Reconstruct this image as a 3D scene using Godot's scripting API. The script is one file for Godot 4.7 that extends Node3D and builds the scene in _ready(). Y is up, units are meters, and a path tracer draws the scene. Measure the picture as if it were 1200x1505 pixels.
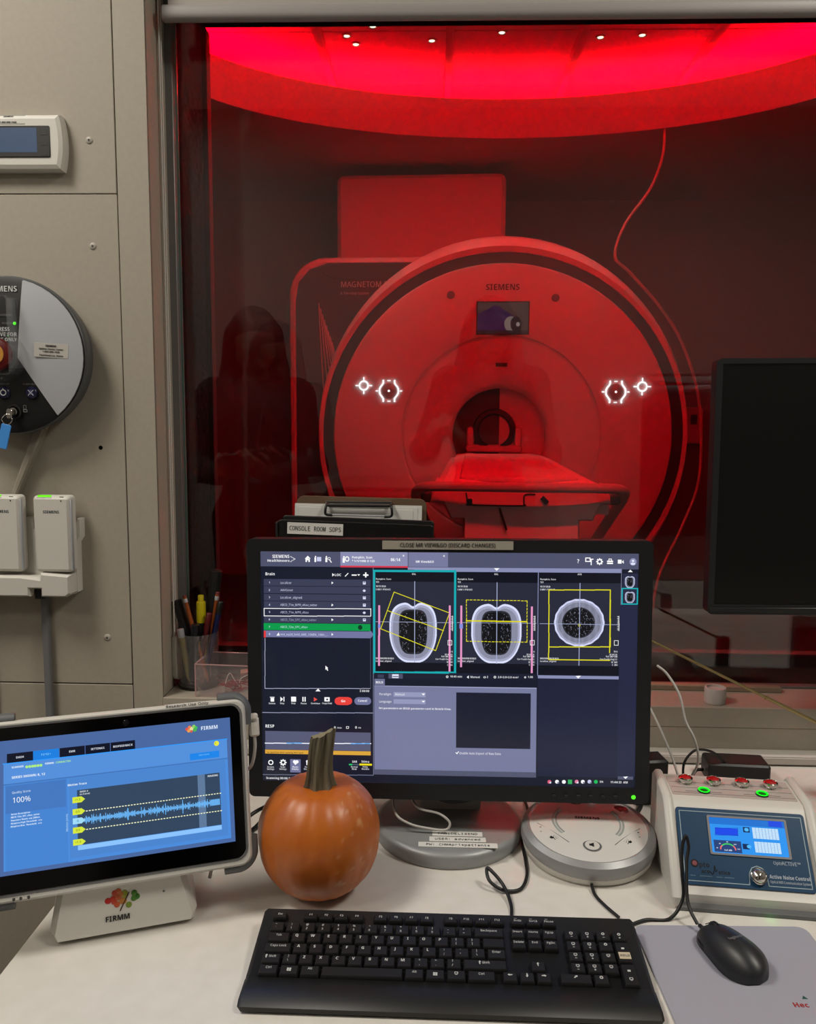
extends Node3D
# A scanner control room: desk with console, window with shielding, scanner room in red cove light behind it.
# Camera at (0, 1.34, 0); -z runs through the window. Desk top at 0.74.

const DESK := 0.74

func _ready() -> void:
	var cam := Camera3D.new()
	cam.name = "camera"
	add_child(cam)
	cam.position = Vector3(0, 1.34, 0)
	cam.basis = Basis(Vector3.UP, deg_to_rad(1.8)) * Basis(Vector3.RIGHT, deg_to_rad(-6.5)) * Basis(Vector3.BACK, deg_to_rad(0.4))
	cam.fov = 64.1
	cam.near = 0.05
	cam.current = true
	var we := WorldEnvironment.new()
	var env := Environment.new()
	env.background_mode = Environment.BG_COLOR
	env.background_color = Color.BLACK
	env.tonemap_mode = Environment.TONE_MAPPER_LINEAR
	env.tonemap_exposure = 1.0
	env.sdfgi_enabled = true
	env.ssao_enabled = true
	env.ssil_enabled = true
	we.environment = env
	add_child(we)
	ceiling_light(Vector3(-1.30, 2.9, -0.55), 3.0, "square ceiling light panel over the emergency button wall")
	ceiling_light(Vector3(1.35, 2.9, -0.45), 2.8, "square ceiling light panel over the dark switched-off monitor")
	ceiling_light(Vector3(-1.6, 2.9, 0.6), 0.9, "added unseen ceiling light panel that brightens the back of the control room")  # added lamp: lifts the back wall mirrored in the window
	make_materials()
	control_room()
	window()
	scanner_room()
	cove()
	added_wall_light()
	scanner()
	patient_table()
	desk()
	console_monitor()
	dark_monitor()
	tablet()
	pumpkin()
	keyboard()
	mouse_and_mat()
	intercom()
	noise_control_box()
	wall_units()
	sill_things()
	cables()
	people()

func ceiling_light(at: Vector3, power: float, label: String) -> void:
	var t := thing("ceiling_light", label, "ceiling light", at)
	piece(t, "frame", Geo.new().add(frame_mesh(0.62, 0.62, 0.01, 0.56, 0.56, 0.005, 0.03), Transform3D(Basis(Vector3.RIGHT, PI / 2), Vector3(0, -0.015, 0))).mesh(), mat("lamp_frame", Color(0.8, 0.8, 0.78), 0.5))
	piece(t, "diffuser", Geo.new().add(slab(0.56, 0.56, 0.008, 0.004), Transform3D(Basis(Vector3.RIGHT, PI / 2), Vector3(0, -0.012, 0))).mesh(), glow("lamp_diffuser", Color(1.0, 0.96, 0.9), 2.0))
	var l := AreaLight3D.new()
	l.name = "lamp"
	t.add_child(l)
	l.area_size = Vector2(0.54, 0.54)
	l.light_color = Color(1.0, 0.972, 0.925)
	l.light_energy = power
	l.position = Vector3(0, -0.034, 0)
	l.rotation_degrees.x = -90
	l.shadow_enabled = true
	l.set("area_range", 12.0)
# ---------------------------------------------------------------- materials in use
func make_materials() -> void:
	var speck := noise_tex(0.05, Color(0.965, 0.965, 0.965), Color(1, 1, 1), 3)
	var fine := noise_tex(0.2, Color(0.3, 0.3, 0.3), Color(0.7, 0.7, 0.7), 9, 3)
	grained(mat("wall_paint", Color(0.635, 0.605, 0.55), 0.6), speck, 3.0)
	grained(mat("room_wall", Color(0.56, 0.54, 0.52), 0.8), speck, 1.0)
	grained(mat("room_ceiling", Color(0.86, 0.85, 0.83), 0.9), speck, 2.0)
	grained(mat("vinyl_floor", Color(0.45, 0.43, 0.4), 0.5), speck, 2.0)
	grained(mat("desk_laminate", Color(0.86, 0.845, 0.82), 0.42), noise_tex(0.02, Color(0.95, 0.95, 0.94), Color(1, 1, 1), 21), 2.5)
	grained(mat("scanner_wall", Color(0.52, 0.48, 0.47), 0.85), speck, 0.7)
	grained(mat("scanner_ceiling", Color(0.78, 0.75, 0.74), 0.9), speck, 0.7)
	mat("cove_white", Color(0.85, 0.85, 0.85), 0.7)
	mat("liner_black", Color(0.012, 0.012, 0.014), 0.9).metallic_specular = 0.15
	mat("cover_white", Color(0.84, 0.83, 0.82), 0.4)
	mat("table_white", Color(0.93, 0.92, 0.91), 0.45)
	mat("groove_grey", Color(0.2, 0.19, 0.2), 0.5)
	mat("panel_grey", Color(0.26, 0.24, 0.25), 0.6)
	mat("bezel_black", Color(0.075, 0.08, 0.095), 0.45)
	mat("plastic_black", Color(0.075, 0.075, 0.08), 0.45)
	mat("key_black", Color(0.08, 0.08, 0.085), 0.42)
	mat("cable_black", Color(0.06, 0.06, 0.065), 0.45)
	mat("cable_white", Color(0.72, 0.71, 0.69), 0.5)
	mat("plastic_white", Color(0.8, 0.79, 0.76), 0.4)
	mat("plastic_grey", Color(0.38, 0.385, 0.39), 0.45)
	mat("silver", Color(0.68, 0.69, 0.71), 0.4, 0.2)
	mat("chrome", Color(0.85, 0.84, 0.82), 0.12, 1.0)
	mat("paper", Color(0.82, 0.82, 0.8), 0.8)
	mat("ink", Color(0.04, 0.04, 0.045), 0.7)
	mat("legend_white", Color(0.75, 0.76, 0.76), 0.6)
	mat("legend_grey", Color(0.42, 0.42, 0.43), 0.6)
	glow("led_green", Color(0.3, 1.0, 0.12), 1.6)
	pane("acrylic", Color(0.9, 0.85, 0.85, 0.06))

# ---------------------------------------------------------------- the control room
func control_room() -> void:
	var w: Material = mats.room_wall
	struct("floor", bx(Vector3(-2.2, -0.15, -1.42), Vector3(2.7, 0.0, 1.4)), mats.vinyl_floor)
	struct("ceiling", bx(Vector3(-2.2, 2.9, -1.42), Vector3(2.7, 3.05, 1.4)), mats.room_ceiling)
	struct("wall_back", bx(Vector3(-2.2, 0, 1.25), Vector3(2.7, 2.9, 1.4)), w)
	struct("wall_left", bx(Vector3(-2.2, 0, -1.42), Vector3(-2.05, 2.9, 1.25)), w)
	struct("wall_right", bx(Vector3(2.55, 0, -1.42), Vector3(2.7, 2.9, 1.25)), w)
	# the wall with the window: a core with the opening, painted panels with open joints on the control room's side
	var g := Geo.new()
	g.add(bx(Vector3(-2.6, -0.15, -1.82), Vector3(-0.495, 3.6, -1.426)))
	g.add(bx(Vector3(1.25, -0.15, -1.82), Vector3(3.4, 3.6, -1.426)))
	g.add(bx(Vector3(-0.495, -0.15, -1.82), Vector3(1.25, 0.80, -1.426)))
	g.add(bx(Vector3(-0.495, 2.16, -1.82), Vector3(1.25, 3.6, -1.426)))
	var wall := struct("wall_front", g.mesh(), mat("wall_core", Color(0.16, 0.15, 0.14), 0.8))
	var p: Material = mats.wall_paint
	for r in [[-2.05, 1.7157, -0.5422, 2.9], [-2.05, 0.8594, -0.5422, 1.7143], [-2.05, 0.0, -0.5422, 0.8572], [-0.5405, 0.0, -0.487, 2.9], [-0.487, 0.0, 1.25, 0.798], [-0.487, 2.16, 1.25, 2.9], [1.25, 0.0, 2.55, 2.9]]:
		piece(wall, "wall_panel", bx(Vector3(r[0], r[1], -1.428), Vector3(r[2], r[3], -1.42), 0.0008), p)
	for q in [[-0.586, 1.802], [-0.586, 1.629], [-0.585, 0.945]]:
		var s := piece(wall, "screw", lathe_z([[0, 0.0022], [0.004, 0.002], [0.0062, 0.0006], [0.0064, 0]], 16), mat("screw_cap", Color(0.66, 0.64, 0.6), 0.45), Vector3(q[0], q[1], -1.42))
		for k in 2: piece(s, "slot", box(0.0045, 0.0011, 0.0006), mats.ink, Vector3(0, 0, 0.0021), Vector3(0, 0, 90 * k + 12))
	piece(wall, "screw_hole", lathe_z([[0, 0.0004], [0.0036, 0.0004], [0.0037, 0]], 14), mats.liner_black, Vector3(-0.585, 1.286, -1.42))

# ---------------------------------------------------------------- the window
func window() -> void:
	var rv: Material = mats.wall_paint
	var sill := struct("trim_1", bx(Vector3(-0.487, 0.798, -1.535), Vector3(1.25, 0.835, -1.4192), 0.001), mats.wall_paint, Vector3.ZERO, "painted window sill")
	sill.name = "trim_1"
	struct("trim_2", bx(Vector3(-0.495, 0.835, -1.53), Vector3(-0.487, 2.16, -1.42)), rv, Vector3.ZERO, "painted side of the window opening")
	struct("trim_3", bx(Vector3(1.25, 0.835, -1.53), Vector3(1.258, 2.16, -1.42)), rv)
	struct("trim_4", bx(Vector3(-0.487, 2.152, -1.53), Vector3(1.25, 2.16, -1.42)), rv)
	var win := Node3D.new()
	win.name = "window_1"
	win.set_meta("kind", "structure")
	add_child(win)
	var fr := mat("frame_grey", Color(0.45, 0.44, 0.43), 0.4, 0.2)
	var g := Geo.new()
	for a in [[Vector3(-0.4949, 0.835, -1.552), Vector3(-0.4735, 2.152, -1.520)], [Vector3(1.2365, 0.835, -1.552), Vector3(1.25, 2.152, -1.520)], [Vector3(-0.4735, 2.138, -1.552), Vector3(1.2365, 2.152, -1.520)], [Vector3(-0.4735, 0.835, -1.552), Vector3(1.2365, 0.8385, -1.530)]]:
		g.add(bx(a[0], a[1], 0.0012))
	piece(win, "window_frame", g.mesh(), fr)
	piece(win, "pane", bx(Vector3(-0.474, 0.838, -1.546), Vector3(1.237, 2.14, -1.540)), pane("front_glass", Color(0.05, 0.06, 0.06, 0.04)))
	piece(win, "glass_edge", bx(Vector3(-0.4732, 0.84, -1.5385), Vector3(-0.4700, 2.138, -1.5355)), mat("edge_green", Color(0.34, 0.44, 0.41), 0.2))
	# black lining of the cavity between the panes
	g = Geo.new()
	g.add(bx(Vector3(-0.4949, 0.80, -1.80), Vector3(-0.488, 2.16, -1.553)))
	g.add(bx(Vector3(1.243, 0.80, -1.80), Vector3(1.2499, 2.16, -1.553)))
	g.add(bx(Vector3(-0.488, 0.80, -1.80), Vector3(1.243, 0.824, -1.553)))
	g.add(bx(Vector3(-0.488, 2.15, -1.80), Vector3(1.243, 2.16, -1.553)))
	piece(win, "cavity_lining", g.mesh(), mats.liner_black)
	# crumpled black tape on the lining
	var cr := FastNoiseLite.new()
	cr.seed = 4; cr.frequency = 0.02
	var tp := Geo.new()
	var grid := []
	for k in 161:
		for m in 15:
			grid.append(Vector3(-0.4872 + 0.0026 * absf(cr.get_noise_2d(m * 24.0, k * 11.0)) + 0.0008 * cr.get_noise_2d(m * 70.0, k * 70.0), 0.826 + k * 0.00825, -1.570 - m * 0.0135))
	for k in 160:
		for m in 14:
			var f := [grid[k * 15 + m], grid[k * 15 + m + 1], grid[k * 15 + m + 16], grid[k * 15 + m + 15]]
			var nn: Vector3 = (f[1] - f[0]).cross(f[3] - f[0]).normalized()
			if nn.x < 0: nn = -nn
			tp.quad(f[0], f[1], f[2], f[3], nn, nn, nn, nn)
	piece(win, "tape", tp.mesh(), mat("tape_black", Color(0.01, 0.0095, 0.0105), 0.6)).material_override.metallic_specular = 0.15
	piece(win, "pane", bx(Vector3(-0.488, 0.824, -1.777), Vector3(1.243, 2.15, -1.770)), pane("shielded_glass", Color(0.02, 0.012, 0.012, 0.2)), Vector3.ZERO, Vector3.ZERO, "darker shielding glass")
	g = Geo.new()
	g.add(bx(Vector3(-0.494, 0.824, -1.83), Vector3(-0.4875, 2.15, -1.801)))
	g.add(bx(Vector3(1.2425, 0.824, -1.83), Vector3(1.249, 2.15, -1.801)))
	g.add(bx(Vector3(-0.4875, 0.80, -1.83), Vector3(1.2425, 0.8245, -1.801)))
	piece(win, "inner_frame", g.mesh(), mat("inner_frame_grey", Color(0.25, 0.24, 0.24), 0.6))
	# roller blind, rolled up
	var b := thing("roller_blind", "rolled-up pale grey roller blind across the top of the window", "blind", Vector3(0.38, 2.009, -1.465))
	var bar := mat("blind_bar", Color(0.6, 0.58, 0.57), 0.45)
	piece(b, "bottom_bar", Geo.new().add(extr(rrect(0.022, 0.026, 0.009), 1.70, 0.002), Transform3D(Basis(Vector3.UP, PI / 2), Vector3(0.0, 0.013, 0))).mesh(), bar)
	piece(b, "fabric", Geo.new().add(slab(1.68, 0.07, 0.0016, 0.0005, 0.0004), Transform3D(Basis(), Vector3(0.0, 0.055, 0.002))).mesh(), mat("blind_cloth", Color(0.66, 0.63, 0.61), 0.9))
	piece(b, "roller", Geo.new().add(lathe([[0, -0.85], [0.024, -0.85], [0.024, 0.85], [0, 0.85]], 24), Transform3D(Basis(Vector3.BACK, PI / 2), Vector3(0.0, 0.102, -0.012))).mesh(), mats.blind_cloth)
	for s in [-0.857, 0.857]:
		piece(b, "end_bracket", box(0.012, 0.07, 0.06, 0.002), bar, Vector3(s, 0.11, -0.01))
	var ch := thing("blind_chain", "white bead chain of the blind hanging in the window corner", "chain", Vector3(-0.482, 0.86, -1.482))
	piece(ch, "chain", tube([Vector3(0, 0.07, 0.004), Vector3(0, 0.5, 0.004), Vector3(0, 1.22, 0.004)], 0.0016, 6, 2), mats.plastic_white)
	piece(ch, "chain", tube([Vector3(0, 0.07, -0.006), Vector3(0, 0.5, -0.006), Vector3(0, 1.22, -0.006)], 0.0016, 6, 2), mats.plastic_white)
	var beads := Geo.new()
	var bead := lathe([[0, -0.0021], [0.0019, -0.0009], [0.0019, 0.0009], [0, 0.0021]], 6)
	for i in 190:
		for zz in [0.004, -0.006]: beads.add(bead, Transform3D(Basis(), Vector3(0, 0.07 + i * 0.006, zz)))
	piece(ch, "bead", beads.mesh(), mats.plastic_white).set_meta("kind", "stuff")
	var tn := piece(ch, "tensioner", Geo.new().add(rings(rrect(0.016, 0.085, 0.0075), [[0.001, -0.006], [0, -0.005], [0, 0.004], [0.002, 0.006]]), Transform3D(Basis(Vector3.UP, PI / 2 - 0.5), Vector3(0.003, 0.032, 0))).mesh(), mats.plastic_white)
	piece(tn, "screw", lathe_z([[0, 0.002], [0.003, 0.001], [0.003, 0]], 10), mats.silver, Vector3(0.006, 0.005, 0.005))

# ---------------------------------------------------------------- the scanner room
func scanner_room() -> void:
	var w: Material = mats.scanner_wall
	struct("floor_scanner_room", bx(Vector3(-2.6, -0.15, -7.1), Vector3(3.4, 0.0, -1.82)), mat("scanner_floor", Color(0.3, 0.27, 0.27), 0.4))
	struct("wall_scanner_back", bx(Vector3(-2.6, 0, -7.1), Vector3(3.4, 3.6, -6.9)), w)
	struct("wall_scanner_left", bx(Vector3(-2.6, 0, -6.9), Vector3(-2.4, 3.6, -1.82)), w)
	struct("wall_scanner_right", bx(Vector3(3.2, 0, -6.9), Vector3(3.4, 3.6, -1.82)), w)
	var b := thing("wall_box", "small pale wall box beside the scanner", "wall box", Vector3(2.12, 1.30, -6.9))
	piece(b, "body", rings(rrect(0.16, 0.30, 0.02), [[0, 0], [0, 0.08], [0.01, 0.10]]), mats.cover_white)
	piece(b, "switch", slab(0.05, 0.08, 0.012, 0.01, 0.003), mats.panel_grey, Vector3(0, 0.05, 0.104))

const COVE := Vector2(0.42, -4.15)

func oval(a: float, b: float, an: float) -> Vector3:
	return Vector3(COVE.x + cos(an) * a, 0, COVE.y + sin(an) * (b if sin(an) < 0 else b + 0.75))

func cove() -> void:
	# lowered ceiling with an oval opening
	var g := Geo.new()
	var seg := 96
	for i in seg:
		var q := []
		for k in 2:
			var an := TAU * (i + k) / seg
			var e := oval(1.9, 1.25, an)
			var d := e - Vector3(COVE.x, 0, COVE.y)
			var tx: float = ((3.25 if d.x > 0 else -2.45) - COVE.x) / d.x if absf(d.x) > 1e-5 else 1e9
			var tz: float = ((-1.80 if d.z > 0 else -6.95) - COVE.y) / d.z if absf(d.z) > 1e-5 else 1e9
			q.append([e, Vector3(COVE.x, 0, COVE.y) + d * minf(tx, tz)])
		for h in [3.1, 3.13]:
			var up := Vector3(0, h, 0)
			var nn := Vector3(0, -1 if h == 3.1 else 1, 0)
			g.quad(q[0][0] + up, q[1][0] + up, q[1][1] + up, q[0][1] + up, nn, nn, nn, nn)
	struct("ceiling_scanner_room", g.mesh(), mats.scanner_ceiling, Vector3.ZERO, "lowered ceiling with an oval opening")
	# upstand of the cove
	g = Geo.new()
	for i in seg:
		var a := TAU * i / seg
		var b := TAU * (i + 1) / seg
		var na := Vector3(-cos(a) / 1.9, 0, -sin(a) / 1.25).normalized()
		var nb := Vector3(-cos(b) / 1.9, 0, -sin(b) / 1.25).normalized()
		var lo := Vector3(0, 3.1, 0)
		var hi := Vector3(0, 3.335, 0)
		var pa := oval(1.9, 1.25, a)
		var pb := oval(1.9, 1.25, b)
		g.quad(pa + lo, pb + lo, pb + hi, pa + hi, na, nb, nb, na)
		g.quad(pa + lo - na * 0.02, pb + lo - nb * 0.02, pb + hi - nb * 0.02, pa + hi - na * 0.02, -na, -nb, -nb, -na)
		g.quad(pa + hi, pb + hi, pb + hi - nb * 0.02, pa + hi - na * 0.02, Vector3.UP, Vector3.UP, Vector3.UP, Vector3.UP)
	struct("trim_5", g.mesh(), mats.cove_white, Vector3.ZERO, "upstand round the oval ceiling cove")
	# light strip behind the upstand and its lamps
	var strip := thing("light_strip", "red light strip hidden in the oval ceiling cove", "light strip", Vector3(0, 3.16, 0))
	var pts := []
	for i in 48: pts.append(oval(2.0, 1.35, TAU * i / 48))
	piece(strip, "strip", tube(pts, 0.012, 6, 2, true), glow("cove_glow", Color(1.0, 0.0, 0.06), 30.0))
	for i in 28:
		var l := OmniLight3D.new()
		l.name = "lamp"
		strip.add_child(l, true)
		l.position = oval(2.02, 1.37, TAU * (i + 0.5) / 28) + Vector3(0, 0.05, 0)
		l.light_color = Color(1.0, 0.0, 0.06)
		l.light_energy = COVE_POWER
		l.light_size = 0.12
		l.omni_range = 12.0
		l.shadow_enabled = true
	# tiled ceiling above the cove
	var top := struct("ceiling_upper", bx(Vector3(-2.6, 3.53, -7.1), Vector3(3.4, 3.7, -1.82)), mat("void_grey", Color(0.1, 0.1, 0.1), 0.9))
	var tile := slab(0.7, 0.735, 0.02, 0.004, 0.003)
	var bar := box(0.036, 0.7, 0.012, 0.002)
	for i in range(-4, 5):
		for j in range(0, 7):
			var x := 0.065 + (i + 0.5) * 0.745
			var z := -1.82 - 0.9 - (j - 0.5) * 0.745 + 0.085
			if x > 3.0 or x < -2.3 or z > -2.1: continue
			piece(top, "tile", tile, mats.cove_white, Vector3(x, 3.515, z), Vector3(90, 0, 0))
	for i in range(-3, 5):
		var x := 0.065 + i * 0.745
		if x < 3.2: piece(top, "tile_bar", bx(Vector3(x - 0.022, 3.465, -6.9), Vector3(x + 0.022, 3.52, -1.83), 0.002), mats.cove_white)
	var at := [Vector2(-0.522, -4.913), Vector2(-0.365, -4.80), Vector2(-0.038, -4.98), Vector2(0.356, -4.886), Vector2(0.92, -4.953), Vector2(1.15, -4.93), Vector2(-0.48, -5.02)]
	for q in at.size():
		var d := thing("downlight", "small bright downlight between the red-lit ceiling tiles", "downlight", Vector3(at[q].x, 3.505, at[q].y), 0.0, "downlights in the tiled ceiling")
		piece(d, "ring", lathe([[0.018, 0], [0.018, -0.006], [0.028, -0.008], [0.030, 0.0]], 20), mats.cove_white)
		piece(d, "lens", lathe([[0.0, -0.007], [0.013, -0.006], [0.018, -0.001]], 16), glow("star_glow", Color(0.85, 1.0, 0.8), 9.0 if q < 5 else 4.0))
		var l := SpotLight3D.new()
		l.name = "lamp"
		d.add_child(l)
		l.position = Vector3(0, -0.012, 0)
		l.rotation_degrees.x = -90
		l.spot_angle = 24.0
		l.spot_range = 8.0
		l.light_color = Color(0.95, 1.0, 0.9)
		l.light_energy = 0.12
		l.light_size = 0.01
		l.shadow_enabled = true

const COVE_POWER := 1.35

func added_wall_light() -> void:  # unseen red bar, added to brighten the scanner and the table front
	var t := thing("added_wall_light", "added unseen red light bar above the window that brightens the scanner and table", "light bar", Vector3(0.38, 2.42, -1.82))
	piece(t, "housing", bx(Vector3(-0.85, -0.04, -0.07), Vector3(0.85, 0.04, 0.0), 0.006), mats.cove_white)
	piece(t, "diffuser", bx(Vector3(-0.83, -0.03, -0.076), Vector3(0.83, 0.03, -0.07), 0.002), glow("added_bar_glow", Color(1.0, 0.0, 0.06), 6.0))
	var l := AreaLight3D.new()
	l.name = "lamp"
	t.add_child(l)
	l.area_size = Vector2(1.6, 0.06)
	l.light_color = Color(1.0, 0.0, 0.06)
	l.light_energy = 5.2
	l.position = Vector3(0, -0.01, -0.085)
	l.rotation_degrees.x = -45
	l.shadow_enabled = true
	l.set("area_range", 12.0)

func scanner() -> void:
	var t := thing("scanner", "large round white scanner with a dark bore behind the window", "scanner", Vector3(0.40, 0, -5.0), -2.7)
	var c := Vector3(0, 1.24, 0)
	piece(t, "front_cover", lathe_z([[0.295, -0.16], [0.305, -0.11], [0.33, -0.075], [0.40, -0.045], [0.50, -0.03], [0.590, -0.024], [0.594, -0.034], [0.602, -0.034], [0.606, -0.006], [0.62, 0.0], [0.8, -0.002], [1.0, -0.012], [1.022, -0.02], [1.03, -0.04]], 96), mats.cover_white, c)
	piece(t, "bore", lathe_z([[0.297, -0.15], [0.295, -0.3], [0.295, -1.7]], 72), mats.cover_white, c)
	piece(t, "ring_groove", lathe_z([[1.026, -0.05], [1.03, -0.045], [1.094, -0.05], [1.10, -0.06]], 96), mats.groove_grey, c)
	var oc := piece(t, "outer_cover", lathe_z([[1.092, -0.08], [1.096, -0.045], [1.13, -0.04], [1.185, -0.09], [1.22, -0.2], [1.232, -0.35], [1.232, -1.6], [0.9, -1.7], [0.29, -1.7]], 96), mats.cover_white, c)
	var oa := oc.mesh.surface_get_arrays(0)
	var ov: PackedVector3Array = oa[Mesh.ARRAY_VERTEX]
	for i in ov.size():
		var rr := Vector2(ov[i].x, ov[i].y).length()
		ov[i].x *= lerpf(1.0, 0.945, smoothstep(1.1, 1.22, rr))
	oa[Mesh.ARRAY_VERTEX] = ov
	var om := ArrayMesh.new()
	om.add_surface_from_arrays(Mesh.PRIMITIVE_TRIANGLES, oa)
	oc.mesh = om
	piece(t, "rear_housing", rings(rrect(1.17, 0.95, 0.05), [[0.03, -0.55], [0, -0.5], [0, -0.03], [0.03, 0]]), mats.cover_white, Vector3(-0.55, 2.54, -0.82))
	# panel beside the gantry
	var sp := PackedVector2Array([Vector2(0.3, 0.0), Vector2(0.3, 2.36)])
	for i in 9:
		var an := PI / 2 + PI / 2 * i / 8
		sp.append(Vector2(-1.12 + cos(an) * 0.24, 2.12 + sin(an) * 0.24))
	sp.append(Vector2(-1.36, 0.0))
	var side := piece(t, "side_cover", rings(sp, [[0.05, -1.3], [0, -1.25], [0, -0.04], [0.012, -0.012], [0.035, 0.0]]), mats.cover_white, Vector3(0, 0, -0.27))
	var ip := PackedVector2Array([Vector2(0.1, 0.05), Vector2(0.1, 2.25), Vector2(-0.34, 2.25)])
	ip = PackedVector2Array([Vector2(0.0, 0.05), Vector2(0.0, 2.32), Vector2(-1.1, 2.32), Vector2(-1.22, 2.28), Vector2(-1.29, 2.2), Vector2(-1.31, 2.08), Vector2(-1.31, 0.05)])
	piece(side, "dark_panel", extr(ip, 0.008, 0.002), mats.panel_grey, Vector3(0, 0, 0.002))
	piece(side, "top_strip", extr(PackedVector2Array([Vector2(-1.02, 2.22), Vector2(-0.4, 2.22), Vector2(-0.34, 2.31), Vector2(-1.06, 2.31), Vector2(-1.16, 2.285), Vector2(-1.1, 2.235)]), 0.008, 0.002), mats.groove_grey, Vector3(0, 0, 0.008))
	for i in 8:
		var pts := []
		for k in 7:
			var f := k / 6.0
			pts.append(Vector3(-1.16 + 0.012 * i + (0.05 + 0.036 * i) * f * (1.0 + 0.4 * f) * 0.8, 2.07 - 0.035 * i - 0.95 * f, 0.008))
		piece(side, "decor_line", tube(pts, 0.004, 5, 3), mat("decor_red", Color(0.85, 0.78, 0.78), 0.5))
	lettering(side, "MAGNETOM Prisma", 0.034, mat("decor_red", Color.WHITE), Vector3(-1.02, 2.185, 0.008), Vector3.ZERO, 0, 0)
	lettering(side, "A Tim+Dot System", 0.016, mat("decor_red", Color.WHITE), Vector3(-1.02, 2.13, 0.008), Vector3.ZERO, 0, 0)
	lettering(t, "SIEMENS", 0.034, mat("mark_grey", Color(0.22, 0.2, 0.22), 0.5), c + Vector3(-0.002, 0.883, -0.004), Vector3.ZERO, 1)
	# display above the bore
	var d := piece(t, "display", slab(0.315, 0.195, 0.012, 0.004, 0.002), mats.plastic_black, c + Vector3(0.002, 0.702, 0.0))
	var im := Image.create_empty(128, 80, false, Image.FORMAT_RGB8)
	im.fill(Color("3a2a2c"))
	var tx := print_screen([["p", [0, 30, 22, 20, 40, 8, 54, 9, 70, 22, 92, 36, 92, 80, 0, 80], "2a1440"], ["e", 84, 55, 17, 20, "80706a", 0], ["e", 98, 55, 15, 20, "241c20", 0], ["e", 102, 56, 5, 6, "9a8c86", 0], ["r", 0, 72, 128, 8, "24181e"]], 128, 80, "4a3432")
	piece(d, "screen", face(0.30, 0.182), screen_mat("gantry_screen", tx, 1.0), Vector3(0, 0, 0.0065)).material_override.roughness = 0.8
	piece(t, "label_plate", slab(0.07, 0.022, 0.006, 0.003), mats.groove_grey, c + Vector3(0.0, 0.43, -0.036), Vector3(0, 0, 0))
	for q in [Vector2(-0.31, 0.84), Vector2(0.31, 0.82)]:
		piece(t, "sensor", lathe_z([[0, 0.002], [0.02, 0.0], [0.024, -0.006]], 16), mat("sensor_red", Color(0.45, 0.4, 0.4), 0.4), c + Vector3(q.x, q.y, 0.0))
	# lit controls on both sides
	var wg := glow("control_glow", Color(1.0, 0.97, 0.97), 3.0)
	for s in [-1, 1]:
		var a := piece(t, "laser_button", lathe_z([[0.022, 0.004], [0.03, 0.006], [0.031, 0.001]], 28), wg, c + Vector3(0.835 * s, 0.30, 0.0), Vector3.ZERO, "glowing ring button")
		for k in 4: piece(a, "tick", box(0.018, 0.006, 0.004), wg, Vector3(cos(k * PI / 2) * 0.042, sin(k * PI / 2) * 0.042, 0.003), Vector3(0, 0, 90 * k))
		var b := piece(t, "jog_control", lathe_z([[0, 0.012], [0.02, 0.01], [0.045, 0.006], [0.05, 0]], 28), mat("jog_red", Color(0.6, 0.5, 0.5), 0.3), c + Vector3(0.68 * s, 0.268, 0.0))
		for e in [-1, 1]:
			piece(b, "light_bracket", tube([Vector3(0.035 * e, 0.066, 0.006), Vector3(0.036 * e, 0.045, 0.006), Vector3(0.054 * e, 0.02, 0.006), Vector3(0.058 * e, 0.0, 0.006), Vector3(0.054 * e, -0.02, 0.006), Vector3(0.036 * e, -0.045, 0.006), Vector3(0.035 * e, -0.066, 0.006)], 0.0048, 6, 4), wg)
			piece(b, "tick", box(0.014, 0.005, 0.004), wg, Vector3(0.074 * e, 0.0, 0.004))
			piece(b, "tick", box(0.02, 0.004, 0.004), wg, Vector3(0, 0.062 * e, 0.004))
		piece(b, "dot", lathe_z([[0, 0.004], [0.006, 0.003], [0.007, 0]], 12), wg, Vector3(0, 0, 0.011))
	# coil on the table inside the bore
	var hc := thing("head_coil", "dark round head coil inside the scanner bore", "head coil", Vector3(0.385, 1.13, -5.32), -2.7)
	piece(hc, "shell", lathe_z([[0.098, -0.2], [0.098, 0.07], [0.108, 0.085], [0.13, 0.08], [0.138, 0.06], [0.138, -0.2]], 40), mat("coil_grey", Color(0.13, 0.12, 0.14), 0.5), Vector3(0, 0.14, 0))
	piece(hc, "liner", lathe_z([[0, -0.16], [0.05, -0.155], [0.097, -0.12], [0.097, 0.05]], 32), mats.plastic_black, Vector3(0, 0.14, 0))
	piece(hc, "base", rings(rrect(0.36, 0.05, 0.02), [[0.01, -0.2], [0, -0.18], [0, 0.07], [0.01, 0.09]]), mats.cover_white, Vector3(0, 0.025, 0))
	for s in [-1, 1]:
		piece(hc, "side_post", rings(rrect(0.05, 0.13, 0.02), [[0, -0.15], [0, 0.06], [0.01, 0.08]]), mats.cover_white, Vector3(0.15 * s, 0.10, 0))
		piece(hc, "plug", lathe_z([[0, 0.03], [0.016, 0.03], [0.018, 0.0]], 14), mats.groove_grey, Vector3(0.21 * s, 0.07, 0.0))
	single("hanging_cable", tube([Vector3(1.38, 3.1, -5.25), Vector3(1.36, 2.92, -5.2), Vector3(1.28, 2.72, -5.15), Vector3(1.12, 2.5, -5.05), Vector3(1.05, 2.3, -4.98), Vector3(1.14, 2.2, -4.97), Vector3(1.33, 2.0, -4.98), Vector3(1.47, 1.78, -4.98), Vector3(1.58, 1.45, -4.98), Vector3(1.60, 1.0, -4.98), Vector3(1.50, 0.7, -4.95), Vector3(1.36, 0.4, -4.9), Vector3(1.30, 0.06, -4.85), Vector3(1.2, 0.012, -4.7)], 0.009, 7, 6), mat("cable_pink", Color(0.7, 0.62, 0.6), 0.5), "thin pale cable hanging along the rim of the scanner", "cable")

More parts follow.
